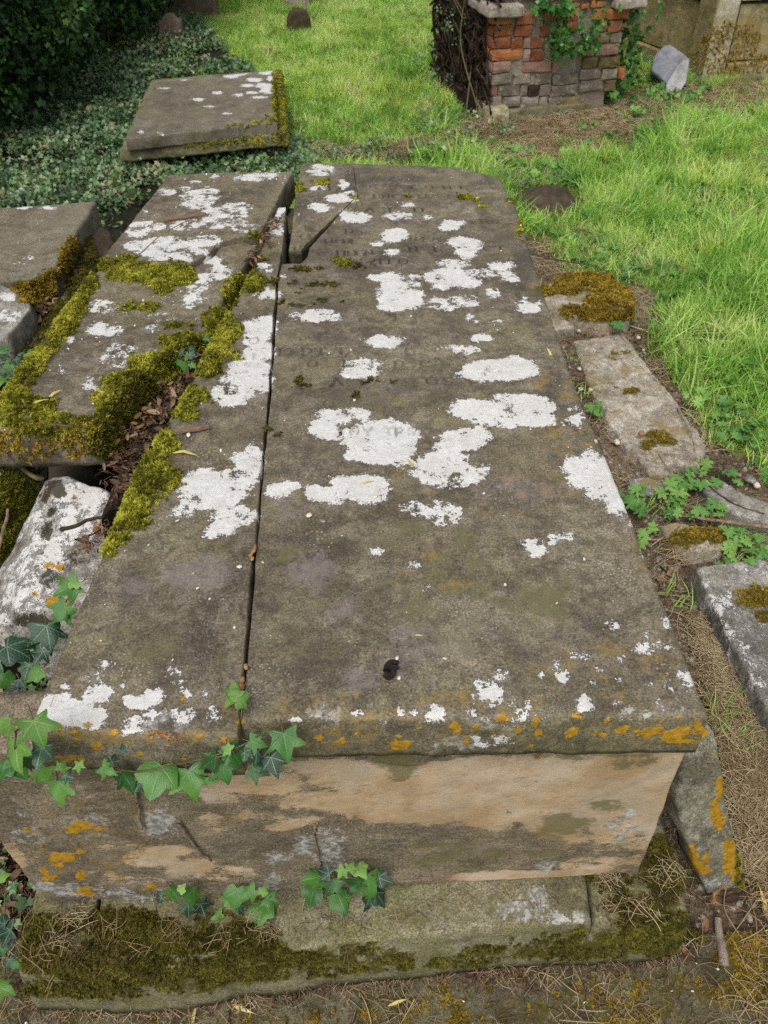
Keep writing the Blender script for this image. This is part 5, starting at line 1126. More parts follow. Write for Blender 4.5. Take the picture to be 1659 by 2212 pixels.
block_b = slab('plinth_stone', [c0-dR*.05+nR*.05-ez*.0+ez*.03, c0+dR*1.9+nR*.05+ez*.03], [c0-dR*.05-nR*.2+ez*.03, c0+dR*1.9-nR*.2+ez*.03], ez, .12, M_PLINTH, ct, nx=12, ny=60, rr=.01, seed=90, masks=('moss',))
mo_ = [o for o in ct.children if o.name.startswith(('frame_post', 'frame_rail', 'recessed'))]
moss_on(mo_, parse("1580 95 60 46;1560 120 70 40;1600 80 40 30;1540 110 30 40;1600 130 80 20;1545 145 40 20;1640 160 80 20;1575 60 20 14"), P_MOSSB, 'moss', ct, 6000, 1.6)

# slate fragments leaning on it
def slate(name, pts_b, pts_t, mat, label, seed, th=.022):
    y = c0[1]-.12
    Lp = [onY(u, v, yy) for u, v, yy in pts_b]; Rp = [onY(u, v, yy) for u, v, yy in pts_t]
    n = np.cross(np.array(Rp[0])-np.array(Lp[0]), np.array(Lp[-1])-np.array(Lp[0])); n = n if n@(CAM-np.array(Lp[0])) > 0 else -n
    o = slab(name, Lp, Rp, n, th, mat, None, nx=24, ny=24, rr=.004, seed=seed, edge=.008, rough=.002, loc=np.array(Lp[0]))
    return tag(o, label, 'slate')
yb, yt = c0[1]-.22, c0[1]-.03
slate('slate_fragment', [(1440, 180, yb), (1408, 150, yb+.05), (1415, 120, yb+.1), (1434, 100, yt)], [(1458, 182, yb), (1482, 166, yb+.04), (1490, 128, yb+.08), (1471, 112, yb+.12), (1447, 95, yt)], M_SLATE, 'blue-grey broken slate slab leaning against the cream tomb', 91)
slate('slate_fragment', [(1443, 198, yb-.08), (1441, 182, yb-.05), (1462, 145, yb+.02), (1478, 128, yb+.06)], [(1470, 196, yb-.08), (1480, 180, yb-.05), (1486, 160, yb+.02), (1488, 132, yb+.06)], M_SLATE2, 'paler piece of slate lying over the blue-grey slate fragment', 92, .018)

# ================================================================== stones along the right of the tomb
def gstone(name, lp, rp, dz, th, mat, label, seed, masks=('moss', 'ochre'), cat='stone', **kw):
    z = float(gat(*lp[0])[2])+dz
    o = slab(name, Z(lp, z), Z(rp, z), (0, 0, 1), th, mat, None, nx=50, ny=60, rr=.012, masks=masks, seed=seed, edge=.012, rough=.005, chip=.015, loc=np.array(at(*lp[0], z))-np.array([0, 0, .1]), **kw)
    return tag(o, label, cat)
ms = gstone('kerb_stone', [(1175, 655), (1240, 668), (1310, 678), (1362, 672)], [(1168, 622), (1216, 594), (1300, 587), (1370, 640)], .1, .16, M_KERB, 'moss-covered squared stone beside the right edge of the tomb', 101, taper=.01, mosslift=.012)
moss_on([ms], MOSSB, P_MOSSB, 'moss', ms, 35000, 1.6)
gstone('kerb_stone', [(1180, 712), (1240, 704)], [(1172, 668), (1236, 668)], .05, .12, M_KERB, 'small pale stone tucked in front of the moss-covered squared stone', 102)
kb = gstone('kerb_stone', [(1240, 735), (1262, 800), (1288, 860), (1318, 915), (1355, 970), (1420, 1005)], [(1345, 716), (1395, 785), (1455, 858), (1497, 915), (1528, 958), (1512, 1002)], .016, .12, M_KERB, 'long flat pale kerb slab with ochre moss rings beside the grass', 103, cat='kerb stone')
moss_on([kb], MOSSB, P_MOSSB, 'moss', kb, 25000, 1.0)
gstone('kerb_stone', [(1378, 985), (1405, 1022)], [(1425, 980), (1460, 1022)], .035, .1, M_KERB, 'small broken stone at the near end of the long flat kerb slab', 104)
gstone('paving_piece', [(1355, 1045), (1370, 1062), (1440, 1066)], [(1352, 1032), (1400, 1028), (1470, 1045)], .03, .08, M_GREY, 'grey flat stone flake framed by weeds right of the tomb', 105)
gstone('paving_piece', [(1505, 1040), (1530, 1070), (1580, 1105), (1660, 1130)], [(1560, 1036), (1600, 1062), (1660, 1085), (1700, 1100)], .04, .08, M_GREY, 'grey streaked slab at the right margin beyond the fallen branch', 106)
md = gstone('paving_piece', [(1425, 1135), (1445, 1165), (1500, 1190), (1560, 1188)], [(1455, 1128), (1500, 1136), (1560, 1145), (1575, 1160)], .05, .1, M_KERB, 'mossy flat stone under the weeds by the fallen branch', 107)
moss_on([md], MOSSB, P_MOSSB, 'moss', md, 35000, 1.0)
zf = -.095
fs = slab('fallen_slab', Z([(1503, 1222), (1560, 1345), (1610, 1440), (1670, 1560), (1800, 1850)], zf), Z([(1640, 1205), (1720, 1230), (1800, 1330), (1900, 1480), (2000, 1700)], zf-.03), (0, 0, 1), .085, M_GREY, None, nx=70, ny=120, rr=.012, masks=('moss', 'fsw'), seed=111, edge=.006, chip=.01, loc=at(1600, 1400, -.2))
tag(fs, 'large dark grey fallen slab at the right margin with white lichen flecks and yellow moss', 'stone slab')
moss_on([fs], MOSSB, P_MOSSB, 'moss', fs, 30000, .9)
vv = np.zeros(len(fs.data.vertices)*3, np.float32); fs.data.vertices.foreach_get('co', vv); vv = vv.reshape(-1, 3)+np.array(fs.location)
for nm_, tx in (('white', "1560 1260 60 40 -.2;1545 1290 40 40 0;1590 1250 60 20 -.1;1600 1380 60 60 -.3;1640 1440 40 60 -.2;1570 1330 20 40 -.1;1630 1240 40 16 .0"), ('dark', "1600 1330 60 60 0;1640 1420 40 80 0"), ('grey', "1580 1240 80 40 .2")):
    aa = fs.data.attributes.new(nm_, 'FLOAT', 'POINT'); aa.data.foreach_set('value', field(vv, parse(tx)).astype(np.float32))
# leaning narrow panel
M_PANEL = stone('greenish_grey_stone', (0.085, 0.078, 0.055), (0.18, 0.168, 0.125), (0.31, 0.295, 0.24), algae=(0.12, 0.115, 0.055), algae_amt=.5, pale=.8, big=6)
pA, pB = at(1528, 1936, -.18), at(1606, 1914, -.18); pC, pD = at(1482, 1640, .30), at(1548, 1600, .30)
n_ = np.cross(pB-pA, pC-pA); n_ = n_ if n_@(CAM-pA) > 0 else -n_
mA, mB_ = (pA*.72+pC*.28), (pB*.72+pD*.28)
lp_ = slab('leaning_panel', [pA, onplane(1497, 1858, pA, n_), onplane(1462, 1745, pA, n_), onplane(1468, 1680, pA, n_), pC], [pB, onplane(1597, 1850, pA, n_), onplane(1570, 1730, pA, n_), onplane(1556, 1640, pA, n_), pD], n_, .05, M_PANEL, None, nx=50, ny=90, rr=.008, masks=('gold', 'grey', 'moss'), seed=115, edge=.005, rough=.004, chip=.012, loc=(pA+pB)/2)
tag(lp_, 'narrow grey stone panel leaning beside the near right corner, blotched with orange lichen', 'stone panel')
moss_on([lp_], parse("1602 1860 10 50;1560 1938 40 10;1600 1920 14 14"), P_MOSS, 'moss', lp_, 60000, 1.1)

# front paving
pv = slab('paving_slab', [(-.62, -.75, -.19), (-.58, .05, -.19)], [(1.1, -.75, -.19), (1.0, -.02, -.19)], (0, 0, 1), .06, M_PAVE, None, nx=200, ny=110, rr=.01, masks=('moss', 'purple'), seed=121, edge=.012, rough=.004, kind_=None) if False else slab('paving_slab', [(-.62, -.75, -.183), (-.58, .05, -.183)], [(1.1, -.75, -.183), (1.0, -.02, -.183)], (0, 0, 1), .06, M_PAVE, None, nx=200, ny=110, rr=.01, masks=('moss',), seed=121, edge=.012, rough=.004, loc=(.2, -.3, -.2))
tag(pv, 'greenish paving slab along the bottom of the picture, half under moss and dead grass', 'paving slab')
moss_on([pv], MOSSB, P_MOSSB, 'brown_moss', pv, 55000, .95)
moss_on([pv], MOSSD, P_MOSSD, 'dark_moss', pv, 40000, .9)

#==VEG==
# ================================================================== VEGETATION
def gpts(n, x0, x1, y0, y1):
    P = np.stack([RS.uniform(x0, x1, n), RS.uniform(y0, y1, n), np.zeros(n)], 1); P[:, 2] = G(P[:, 0], P[:, 1]); return P
def inview(P, m=650):
    u, v, z = proj(P); d = (P-CAM)@CF
    return (d > .1) & (u > -m) & (u < IW+m) & (v > -250) & (v < IH+m)
# keep plants out from under stones
FOOT = [np.array([(p[0], p[1]) for p in q]) for q in (
    Z([(265, 325), (625, 296), (600, 160), (330, 172)], -.1), [local(-.04, -.04, 0), local(LF, -.03, 0), local(LF, DEP, 0), local(-.04, DEP, 0)],
    [c0, c0+dR*2, c0+dR*2+dLf*2, c0+dLf*2], Z([(262, 735), (1, 1), (2, 2)], -.1)[:0] or [(9, 9, 0), (9.1, 9, 0), (9, 9.1, 0)],
    Z([(1262, 735), (1342, 724), (1450, 860), (1522, 955), (1500, 995), (1430, 995), (1330, 905)], -.13), Z([(1172, 668), (1165, 620), (1216, 590), (1305, 585), (1375, 645), (1362, 682)], -.1),
    Z([(1503, 1222), (1640, 1205), (1900, 1480), (2000, 1700), (1800, 1850), (1610, 1440)], -.1), Z([(1505, 1040), (1560, 1036), (1700, 1100), (1660, 1130)], -.14))]
MH = gat(1185, 440)
def free(P):
    ok = ~((P[:, 0] > -.5) & (P[:, 0] < .73) & (P[:, 1] > -.15) & (P[:, 1] < 2.08))
    ok &= ((P[:, 0]-MH[0])/.2)**2+((P[:, 1]-MH[1])/.16)**2 > 1
    for f in FOOT: ok &= ~poly_in(P[:, 0], P[:, 1], f)
    return ok
def tilt(n, a=.25): return np.stack([RS.normal(0, a, n), RS.normal(0, a, n), RS.rand(n)*6.28], 1)

# lush grass on the right and beyond
P = gpts(52000, -3.2, 5.4, -.9, 9.5); iv, pa, dr, tb = zone(P)
P = P[(~iv) & (~pa) & (~tb) & free(P) & inview(P)]
iv, pa, dr, tb = zone(P)
dens = 0.25+0.75*sstep(-.35, .25, fbm(P, 1.6, 3, 41)); dens[dr] *= .03; dens *= np.clip(1.15-.5*sstep(.1, .5, fbm(P, 2.2, 3, 49)), 0, 1)
nb_ = (np.abs(P[:, 0]-q0[0]-.4) < .75) & (np.abs(P[:, 1]-q0[1]+.1) < .5); dens[nb_] *= .06
keep = RS.rand(len(P)) < dens; P = P[keep]
hn = fbm(P, 1.1, 3, 43)
# taller lush band right of centre, shorter turf far away
lush = sstep(.5, 1.2, P[:, 0])*(1-sstep(3.6, 4.6, P[:, 1]))
scl = (0.55+.5*sstep(-.3, .4, hn)+.35*lush)*RS.uniform(.75, 1.25, len(P))
lt_ = RS.rand(len(P)) < .15+.75*sstep(-.15, .3, fbm(P, .7, 3, 47)+.35*sstep(4.2, 6.5, P[:, 1])-.1)
edg_ = poly_in(P[:, 0], P[:, 1], wpoly([(640, 230), (1060, 250), (1200, 330), (1260, 420), (1300, 520), (1420, 620), (1480, 740), (1600, 900), (1700, 1000), (1560, 1000), (1380, 720), (1180, 560), (1090, 380), (640, 350)])); scl = np.where(edg_, scl*.6, scl); ke_ = ~edg_ | (RS.rand(len(P)) < .6); P, scl, lt_ = P[ke_], scl[ke_], lt_[ke_]
T_ = tilt(len(P), .3); P_GRASS.scatter('grass', P[~lt_], T_[~lt_], scl[~lt_]*.72); P_GRASSL.scatter('grass', P[lt_], T_[lt_], scl[lt_]*.68)
tu = gpts(9000, .6, 5.0, .6, 6.0); iv, pa, dr, tb = zone(tu); tu = tu[(~iv) & (~pa) & (~dr) & (~tb) & free(tu) & inview(tu)]; tu = tu[(fbm(tu, 1.4, 2, 55) > .18) & (RS.rand(len(tu)) < .5)]
P_GRASS.scatter('tall_grass', tu, tilt(len(tu), .35), RS.uniform(1.0, 1.55, len(tu)))
P2 = gpts(29000, -3.2, 5.4, -.9, 9.5); iv, pa, dr, tb = zone(P2)
P2 = P2[(~iv) & (~tb) & ~((np.abs(P2[:, 0]-q0[0]-.4) < .6) & (np.abs(P2[:, 1]-q0[1]) < .3)) & free(P2) & inview(P2) & ((~pa) | (RS.rand(len(P2)) < .05)) & ((~dr) | (RS.rand(len(P2)) < .25))]
P_SHORT.scatter('short_grass', P2, tilt(len(P2), .2), RS.uniform(.7, 1.4, len(P2)))
# small broad leaved weeds through the turf and along the kerbs
P3 = gpts(9000, -1.0, 4.0, .2, 6); iv, pa, dr, tb = zone(P3)
w_ = sstep(.0, .35, fbm(P3, 1.3, 3, 51))+.9*poly_in(P3[:, 0], P3[:, 1], wpoly([(900, 300), (1150, 330), (1260, 420), (1300, 520), (1420, 620), (1300, 600), (1180, 560), (1090, 380), (900, 345)])); near = poly_in(P3[:, 0], P3[:, 1], wpoly([(1390, 700), (1700, 760), (1900, 1120), (1560, 1010), (1500, 900)]))
k3 = (~pa) & (~tb) & free(P3) & inview(P3) & (RS.rand(len(P3)) < np.where(near, .8, .42*w_)); P3 = P3[k3]
P_WEED.scatter('turf_weeds', P3, tilt(len(P3), .25), RS.uniform(.6, 1.15, len(P3)))
th_ = gpts(5200, .4, 5.0, .6, 6.5); iv, pa, dr, tb = zone(th_); th_ = th_[(~iv) & (~pa) & (~tb) & free(th_) & inview(th_)]; th_ = th_[RS.rand(len(th_)) < .06+.7*sstep(.12, .45, fbm(th_, 1.7, 3, 57))]; th_[:, 2] += RS.uniform(.015, .05, len(th_))
P_STRAW.scatter('dead_thatch', th_, tilt(len(th_), .35), RS.uniform(.7, 1.2, len(th_)))
# ivy ground cover
P4 = gpts(44000, -5.5, 1.6, -1.1, 9.0); iv, pa, dr, tb = zone(P4)
edge = poly_in(P4[:, 0], P4[:, 1], wpoly([(640, 300), (1000, 320), (1120, 380), (1160, 470), (1100, 480), (1060, 380), (640, 350)])) | poly_in(P4[:, 0], P4[:, 1], wpoly([(930, 150), (1060, 262), (1150, 300), (1000, 340), (880, 300)]))
k4 = (iv | (edge & (RS.rand(len(P4)) < .14))) & free(P4) & inview(P4) & ~poly_in(P4[:, 0], P4[:, 1], np.array([(p[0], p[1]) for p in Z([(-260, 800), (100, 770), (225, 520), (205, 440), (-200, 460)], .0)]))
P4 = P4[k4]; k4 = RS.rand(len(P4)) < .12+.88*sstep(-.3, .1, fbm(P4, 2.4, 3, 61)); P4 = P4[k4]
P_IVY.scatter('ground_ivy', P4, tilt(len(P4), .25), RS.uniform(.8, 1.35, len(P4)))
# grass growing through the ivy edge
P5 = P4[RS.rand(len(P4)) < .05+.25*sstep(.0, .35, fbm(P4, 1.5, 2, 63))]+np.array([.03, .02, 0]); P_GRASS.scatter('grass', P5, tilt(len(P5), .3), RS.uniform(.5, .9, len(P5)))
Pd = gpts(2600, -5, 1.2, .5, 8); iv, pa, dr, tb = zone(Pd); Pd = Pd[iv & free(Pd) & inview(Pd, 200)]; Pd[:, 2] += RS.uniform(.02, .07, len(Pd)); P_DEAD.scatter('leaf_litter', Pd, tilt(len(Pd), .5), RS.uniform(1.0, 1.9, len(Pd)))
# dry cut grass
P6 = gpts(16000, -.6, 4.2, -.8, 6); iv, pa, dr, tb = zone(P6)
foreR = poly_in(P6[:, 0], P6[:, 1], wpoly([(1490, 1330), (1560, 1380), (1640, 1500), (1700, 1600), (1900, 1900), (1800, 2150), (1640, 1920), (1560, 1620)]))
pr_ = np.where(dr, .95, np.where(foreR, 1.0, np.where(pa, .3, .02)))
k6 = (~iv) & free(P6) & inview(P6) & (RS.rand(len(P6)) < pr_); P6 = P6[k6]; P6[:, 2] += RS.uniform(0, .012, len(P6))
P_STRAW.scatter('dry_grass', P6, tilt(len(P6), .18), RS.uniform(.7, 1.3, len(P6)))
fr_ = gpts(16000, .7, 1.5, -.3, 1.1); fr_ = fr_[poly_in(fr_[:, 0], fr_[:, 1], wpoly([(1500, 1340), (1560, 1400), (1640, 1540), (1760, 1750), (1900, 2000), (1700, 2000), (1610, 1880), (1560, 1640)]))]
fr_ = fr_[RS.rand(len(fr_)) < .35+.65*sstep(-.2, .25, fbm(fr_, 7, 2, 71))]; fr_[:, 2] += RS.uniform(0, .018, len(fr_))
P_STRAW.scatter('dry_grass', fr_, tilt(len(fr_), .22), RS.uniform(.5, .95, len(fr_)))
# gravel, dead leaves and bits on the path
P7 = gpts(22000, .65, 2.2, -.4, 2.4); iv, pa, dr, tb = zone(P7)
k7 = pa & free(P7) & inview(P7); P7 = P7[k7]; k7 = RS.rand(len(P7)) < .3+.65*sstep(-.2, .3, fbm(P7, 4.5, 3, 81)); P7 = P7[k7]
P_GRAV.scatter('gravel', P7, RS.rand(len(P7), 3)*6.28, RS.uniform(.3, .9, len(P7))**1.6)
P8 = gpts(16000, .6, 2.2, -.4, 2.4); iv, pa, dr, tb = zone(P8); P8 = P8[pa & free(P8) & inview(P8)]; P8 = P8[RS.rand(len(P8)) < .5]
P_NEEDLE.scatter('leaf_debris', P8, tilt(len(P8), .15), RS.uniform(.8, 1.7, len(P8)))
P9 = gpts(3800, .6, 3.0, -.4, 5.5); iv, pa, dr, tb = zone(P9); P9 = P9[(pa | dr) & free(P9) & inview(P9)]; P9 = P9[RS.rand(len(P9)) < .55]; P9[:, 2] += .004
P_DEAD.scatter('leaf_litter', P9, tilt(len(P9), .4), RS.uniform(.6, 1.2, len(P9)))
# litter on the front paving and plinth
def upsample(o, n, test=None):
    P, N, _ = sample_obj(o, lambda p, n_: (n_[:, 2] > .6)*1.0, n); k = inview(P)
    if test is not None: k &= test(P)
    return P[k], N[k]
P, N = upsample(pv, 1200); k = RS.rand(len(P)) < .15+.85*sstep(-.38, -.2, P[:, 1]+.25*0); P = P[k]
P_NEEDLE.scatter('leaf_debris', P+[0, 0, .003], tilt(len(P), .15), RS.uniform(.8, 2.0, len(P)), pv)
P, N = upsample(pv, 260); P_STRAW.scatter('dead_grass', P+[0, 0, .002], tilt(len(P), .12), RS.uniform(.35, .75, len(P)), pv)
P, N = upsample(pv, 150); P_DEAD.scatter('leaf_litter', P+[0, 0, .004], tilt(len(P), .4), RS.uniform(.4, .85, len(P)), pv)
P, N = upsample(pv, 70); P_CHIP.scatter('pale_chips', P+[0, 0, .004], RS.rand(len(P), 3)*6, RS.uniform(.7, 1.3, len(P)), pv)
lb = []
for k in range(420):
    f = rnd.random(); u = 60+f*1430; v = np.interp(u, [60, 120, 400, 800, 1200, 1490], [2150, 2152, 2146, 2100, 2072, 2050])+rnd.gauss(6, 9); lb.append(at(u, v, -.178+abs(rnd.gauss(0, .008))))
lb = np.array(lb); P_DEAD.scatter('leaf_litter', lb[:130], tilt(130, .5), RS.uniform(.4, .9, 130), pv); P_STRAW.scatter('dead_grass', lb[130:230], tilt(100, .3), RS.uniform(.35, .7, 100), pv); P_NEEDLE.scatter('leaf_debris', lb, tilt(len(lb), .4), RS.uniform(1, 2.2, len(lb)), pv)
for o_ in pl:
    P, N = upsample(o_, 90 if o_ is pl[1] else 40); P_NEEDLE.scatter('leaf_debris', P+[0, 0, .006], tilt(len(P), .2), RS.uniform(.8, 1.6, len(P)), tomb)
    P, N = upsample(o_, 36 if o_ is pl[1] else 22, lambda q: q[:, 1] > -.1); P_STRAW.scatter('dead_grass', P+[0, 0, .006], tilt(len(P), .2), RS.uniform(.3, .6, len(P)), tomb)
# bits and chips on the ledgers
for o_, n_c, n_b in ((ledger, 60, 60), (strip, 40, 45), (bs1, 45, 30), (bs2, 45, 30), (frag, 6, 4), (lt3, 20, 20), (lt1, 14, 10)):
    par = tomb if o_.parent == tomb else o_
    P, N = upsample(o_, n_c); P_CHIP.scatter('pale_chips', P+[0, 0, .002], RS.rand(len(P), 3)*6, RS.uniform(.35, 1.0, len(P))*(1.0 if o_ not in (lt1, lt3) else 1.4), par)
    P, N = upsample(o_, n_b); P_NEEDLE.scatter('leaf_bits', P+[0, 0, .001], tilt(len(P), .1), RS.uniform(.2, .7, len(P)), par)
# dead leaves in the gap between the slabs
gap = []
for (u, v), r, n in (((250, 1000), 22, 40), ((300, 935), 22, 60), ((330, 890), 26, 90), ((370, 850), 26, 90), ((400, 815), 18, 60), ((425, 770), 14, 30), ((500, 640), 16, 40), ((525, 590), 16, 40), ((545, 560), 14, 40), ((570, 520), 16, 40), ((595, 485), 12, 30), ((210, 1150), 18, 50), ((190, 1180), 14, 30), ((390, 905), 16, 26), ((415, 900), 14, 16), ((490, 700), 8, 10)):
    for k in range(int(n*.5)):
        uu, vv_ = u+rnd.gauss(0, r*.55), v+rnd.gauss(0, r*.55); deep = rnd.choice([.53, .56, .585]) if v > 560 else ZT+.006
        gap.append(at(uu, vv_, deep))
gap = np.array(gap); P_DEAD.scatter('leaf_litter', gap, tilt(len(gap), .5), RS.uniform(.35, .85, len(gap)), tomb)
g2 = gap[::3]+RS.normal(0, .008, gap[::3].shape)*[1, 1, .3]; P_NEEDLE.scatter('leaf_debris', g2, tilt(len(g2), .35), RS.uniform(.5, 1.1, len(g2)), tomb)
slab('gap_soil', Z([(215, 1120), (255, 1010), (330, 860), (420, 740), (500, 600), (560, 500)], .545), Z([(290, 1060), (330, 960), (420, 820), (500, 690), (545, 590), (598, 480)], .545), (0, 0, 1), .12, M_RUBBLESHADE, tomb, nx=20, ny=60, rr=.01, rough=.01, edge=.01, seed=131)
gs_ = [o for o in tomb.children if o.name.startswith('gap_soil')][0]
P, N = upsample(gs_, 420); P_DEAD.scatter('leaf_litter', P+[0, 0, .004], tilt(len(P), .4), RS.uniform(.3, .75, len(P)), tomb)
P, N = upsample(gs_, 320); P_NEEDLE.scatter('leaf_debris', P+[0, 0, .006], tilt(len(P), .3), RS.uniform(.6, 1.3, len(P)), tomb)
lk = []
for k in range(160):
    lk.append(at(140+rnd.gauss(0, 42), 560+(rnd.random()-.5)*30, .34))
q = np.array([at(*[(186+(40-186)*f+rnd.gauss(0, 8)), 520+(750-520)*f+rnd.gauss(0, 8)], .345) for f in np.random.RandomState(3).rand(170)])
P_DEAD.scatter('leaf_litter', q, tilt(len(q), .5), RS.uniform(.5, 1.0, len(q)), lt3)
# dead stuff in the hollow at the lower left
q = np.array([[rnd.uniform(-.75, -.45), rnd.uniform(-.35, .35), 0] for k in range(420)]); q[:, 2] = G(q[:, 0], q[:, 1])+RS.uniform(.0, .05, len(q))
P_DEAD.scatter('leaf_litter', q, tilt(len(q), .6), RS.uniform(.8, 1.6, len(q))); P_NEEDLE.scatter('leaf_debris', q+RS.normal(0, .02, q.shape)*[1, 1, 0], tilt(len(q), .3), RS.uniform(1, 2.4, len(q)))

# ================================================================== hedge: separate ivy-hung bushes
hl = [((0, 300), 1.5, .75), ((60, 205), 1.9, .8), ((165, 150), 2.1, .8), ((270, 95), 2.1, .75), ((340, 30), 2.3, .7), ((-140, 380), 1.6, .8), ((60, 60), 2.6, 1.0), ((220, 0), 2.7, 1.0), ((-180, 220), 2.4, 1.0)]
climbing('ivy', 'sparse dark ivy creeping over the root-matted left side of the brick tomb', [local(-.06, .1, .0), local(-.08, .35, .35), local(-.09, .5, .6), local(-.08, .8, .7)], 40, .55, .14, P_IVY)
HLAB = ['dark bush at the left margin with drooping shaded leaves', 'dark bush second from the left margin along the hedge foot', 'tangled dark bush midway along the hedge foot', 'brighter leafy bush right of the middle of the hedge foot', 'bush at the right end of the hedge, next to the tall brown headstone',
        'bush just outside the left margin by the ivy bank', 'tall dark evergreen behind the hedge foot at left', 'tall evergreen at the back of the hedge near the headstones', 'tall evergreen at the far left corner']
for k, ((u, v), h, r) in enumerate(hl):
    b = gat(u, v); d = b-CAM; d[2] = 0; d /= np.linalg.norm(d); b = b+d*r*.75; b[2] = float(G(b[0], b[1]))
    o = thing('hedge_bush', HLAB[k], 'bush', b, 'dark bushes of the hedge')
    st = MB()
    for j in range(9):
        a = rnd.uniform(0, 6.28); q = [b+np.array([.15*math.cos(a)*rnd.random(), .15*math.sin(a)*rnd.random(), -.05])]
        for i in range(1, 5): q.append(b+np.array([r*.8*math.cos(a)*i/4*rnd.uniform(.5, 1), r*.8*math.sin(a)*i/4*rnd.uniform(.5, 1), h*.9*i/4]))
        st.add(*tube(spline(q, 12), np.linspace(.035, .008, 12), 6))
    st.build('branches', M_ROOT, o)
    n = 1900 if k < 6 else 2000
    X = RS.normal(size=(n, 3)); X /= np.linalg.norm(X, axis=1)[:, None]; X *= (RS.uniform(.35, 1, n)**.45)[:, None]
    Pn = b + X*np.array([r, r, h*.55]) + np.array([0, 0, h*.5]); lump = 1+.28*fbm(Pn, 1.8, 3, 90+k); Pn = b+np.array([0, 0, h*.5])+(Pn-b-np.array([0, 0, h*.5]))*lump[:, None]
    Pn = Pn[(fbm(Pn, 2.6, 2, 95+k) > -.32) & (Pn[:, 2] > G(Pn[:, 0], Pn[:, 1]))]
    P_HEDGE.scatter('foliage', Pn, RS.rand(len(Pn), 3)*6.28, RS.uniform(.7, 1.25, len(Pn)), o)

# ================================================================== ivy sprigs in the foreground, leaf by leaf
PX7 = lambda x, y: (x*.4902, 1409.6+y*.4902)
def sprig(name, label, leaves, conv, k, posf, stems=(), upw=.45, group=None, nshift=None):
    first = posf(*conv(leaves[0][0], leaves[0][1])); o = thing(name, label, 'ivy', first, group)
    m = MB()
    for stm in stems:
        m.add(*tube(spline([posf(*conv(x, y)) + np.array([0, .004, -.004]) for x, y in stm], 20), np.linspace(.0017, .0009, 20), 5))
    for (x, y, sz, ang_, kind) in leaves:
        u, v = conv(x, y); p = posf(u, v); tc_ = CAM-p; dist = np.linalg.norm(tc_); tc_ /= dist
        n = tc_*(1-upw)+np.array([0, 0, upw])+np.array([rnd.gauss(0, .32), rnd.gauss(0, .25), rnd.gauss(0, .25)])
        size = sz*k/FPX*((p-CAM)@CF)*.8
        lf = place_leaf(IVYM[kind][rnd.randrange(6)], o, p + tc_*rnd.uniform(0, .012), size, ang_, n)
        # petiole
        t = CR*math.cos(math.radians(ang_))-CU*math.sin(math.radians(ang_)); b_ = p-t*size*.4
        m.add(*tube(spline([b_, b_-t*size*.25-np.array([0, 0, size*.1]), b_-t*size*.5-tc_*.015-np.array([0, 0, size*.05])], 8), .0009, 4))
    m.build('stem', M_STEM, o)
    return o
yl = lambda Y: (lambda u, v: onY(u, v, Y))
sprig('ivy_sprig', 'trailing ivy hanging over the middle of the front lip below the long crack',
      [(690, 560, 200, 105, 'g'), (840, 575, 180, 75, 'g'), (985, 520, 140, 70, 'g'), (1035, 450, 120, 60, 'g'), (1130, 400, 95, 20, 'g'), (1255, 400, 155, 80, 'g'), (1205, 495, 120, 70, 'd'), (1140, 520, 105, 20, 'g'), (560, 560, 125, 60, 'g'), (470, 515, 95, 30, 'g'), (930, 480, 100, 150, 'g'), (1000, 425, 60, 200, 'n'), (1130, 460, 80, 100, 'd'), (540, 425, 50, 270, 'd'), (500, 470, 55, 300, 'd'), (610, 590, 70, 120, 'd'), (1090, 450, 70, 30, 'd')],
      PX7, .4902, yl(-.035), [[(480, 510), (600, 530), (760, 500), (900, 470), (1050, 420), (1150, 360), (1215, 320)], [(900, 470), (1050, 460), (1180, 490)]], .35)
sprig('ivy_sprig', 'pale young ivy at the near left corner of the ledger',
      [(165, 345, 170, 70, 'n'), (60, 440, 175, 70, 'n'), (15, 330, 100, 160, 'n'), (175, 450, 125, 100, 'd'), (80, 515, 140, 60, 'g'), (190, 545, 105, 45, 'g'), (255, 610, 135, 85, 'g'), (275, 500, 65, 300, 'n'), (345, 505, 60, 80, 'n'), (300, 545, 65, 20, 'd'), (20, 520, 110, 110, 'g'), (120, 480, 90, 40, 'g')],
      PX7, .4902, yl(-.04), [[(0, 300), (60, 350), (60, 440), (120, 500), (220, 560)], [(60, 350), (130, 330)]], .35)
sprig('ivy_sprig', 'small pale ivy shoot growing out of the crack near the front edge', [(1035, 195, 130, 125, 'n'), (1060, 205, 90, 330, 'n'), (1040, 170, 80, 270, 'n')], PX7, .4902, lambda u, v: at(u, v, ZT+.025), [[(1060, 300), (1062, 240), (1040, 200)]], .6)
sprig('ivy_sprig', 'small ivy clump on the mossy plinth, left of the other two', [(765, 1060, 90, 60, 'g'), (850, 1075, 100, 110, 'g'), (890, 1125, 90, 70, 'd'), (790, 1200, 80, 100, 'g'), (700, 1080, 55, 160, 'd'), (800, 1040, 50, 300, 'n'), (830, 1130, 70, 90, 'd')], PX7, .4902, yl(.0), [[(740, 1080), (800, 1070), (880, 1100), (800, 1180)]], .4)
sprig('ivy_sprig', 'ivy clump on the plinth, the middle of three', [(1040, 1080, 120, 100, 'g'), (1100, 1060, 80, 150, 'g'), (1160, 1050, 50, 300, 'n'), (1150, 1150, 130, 95, 'g'), (1000, 1090, 60, 200, 'g'), (960, 1160, 60, 160, 'n'), (1030, 1185, 80, 120, 'g'), (1080, 1210, 60, 90, 'g'), (1140, 1222, 70, 80, 'g'), (1190, 1090, 80, 20, 'g'), (1060, 1130, 60, 60, 'd')], PX7, .4902, yl(-.01), [[(960, 1120), (1050, 1100), (1130, 1110), (1190, 1080)]], .4)
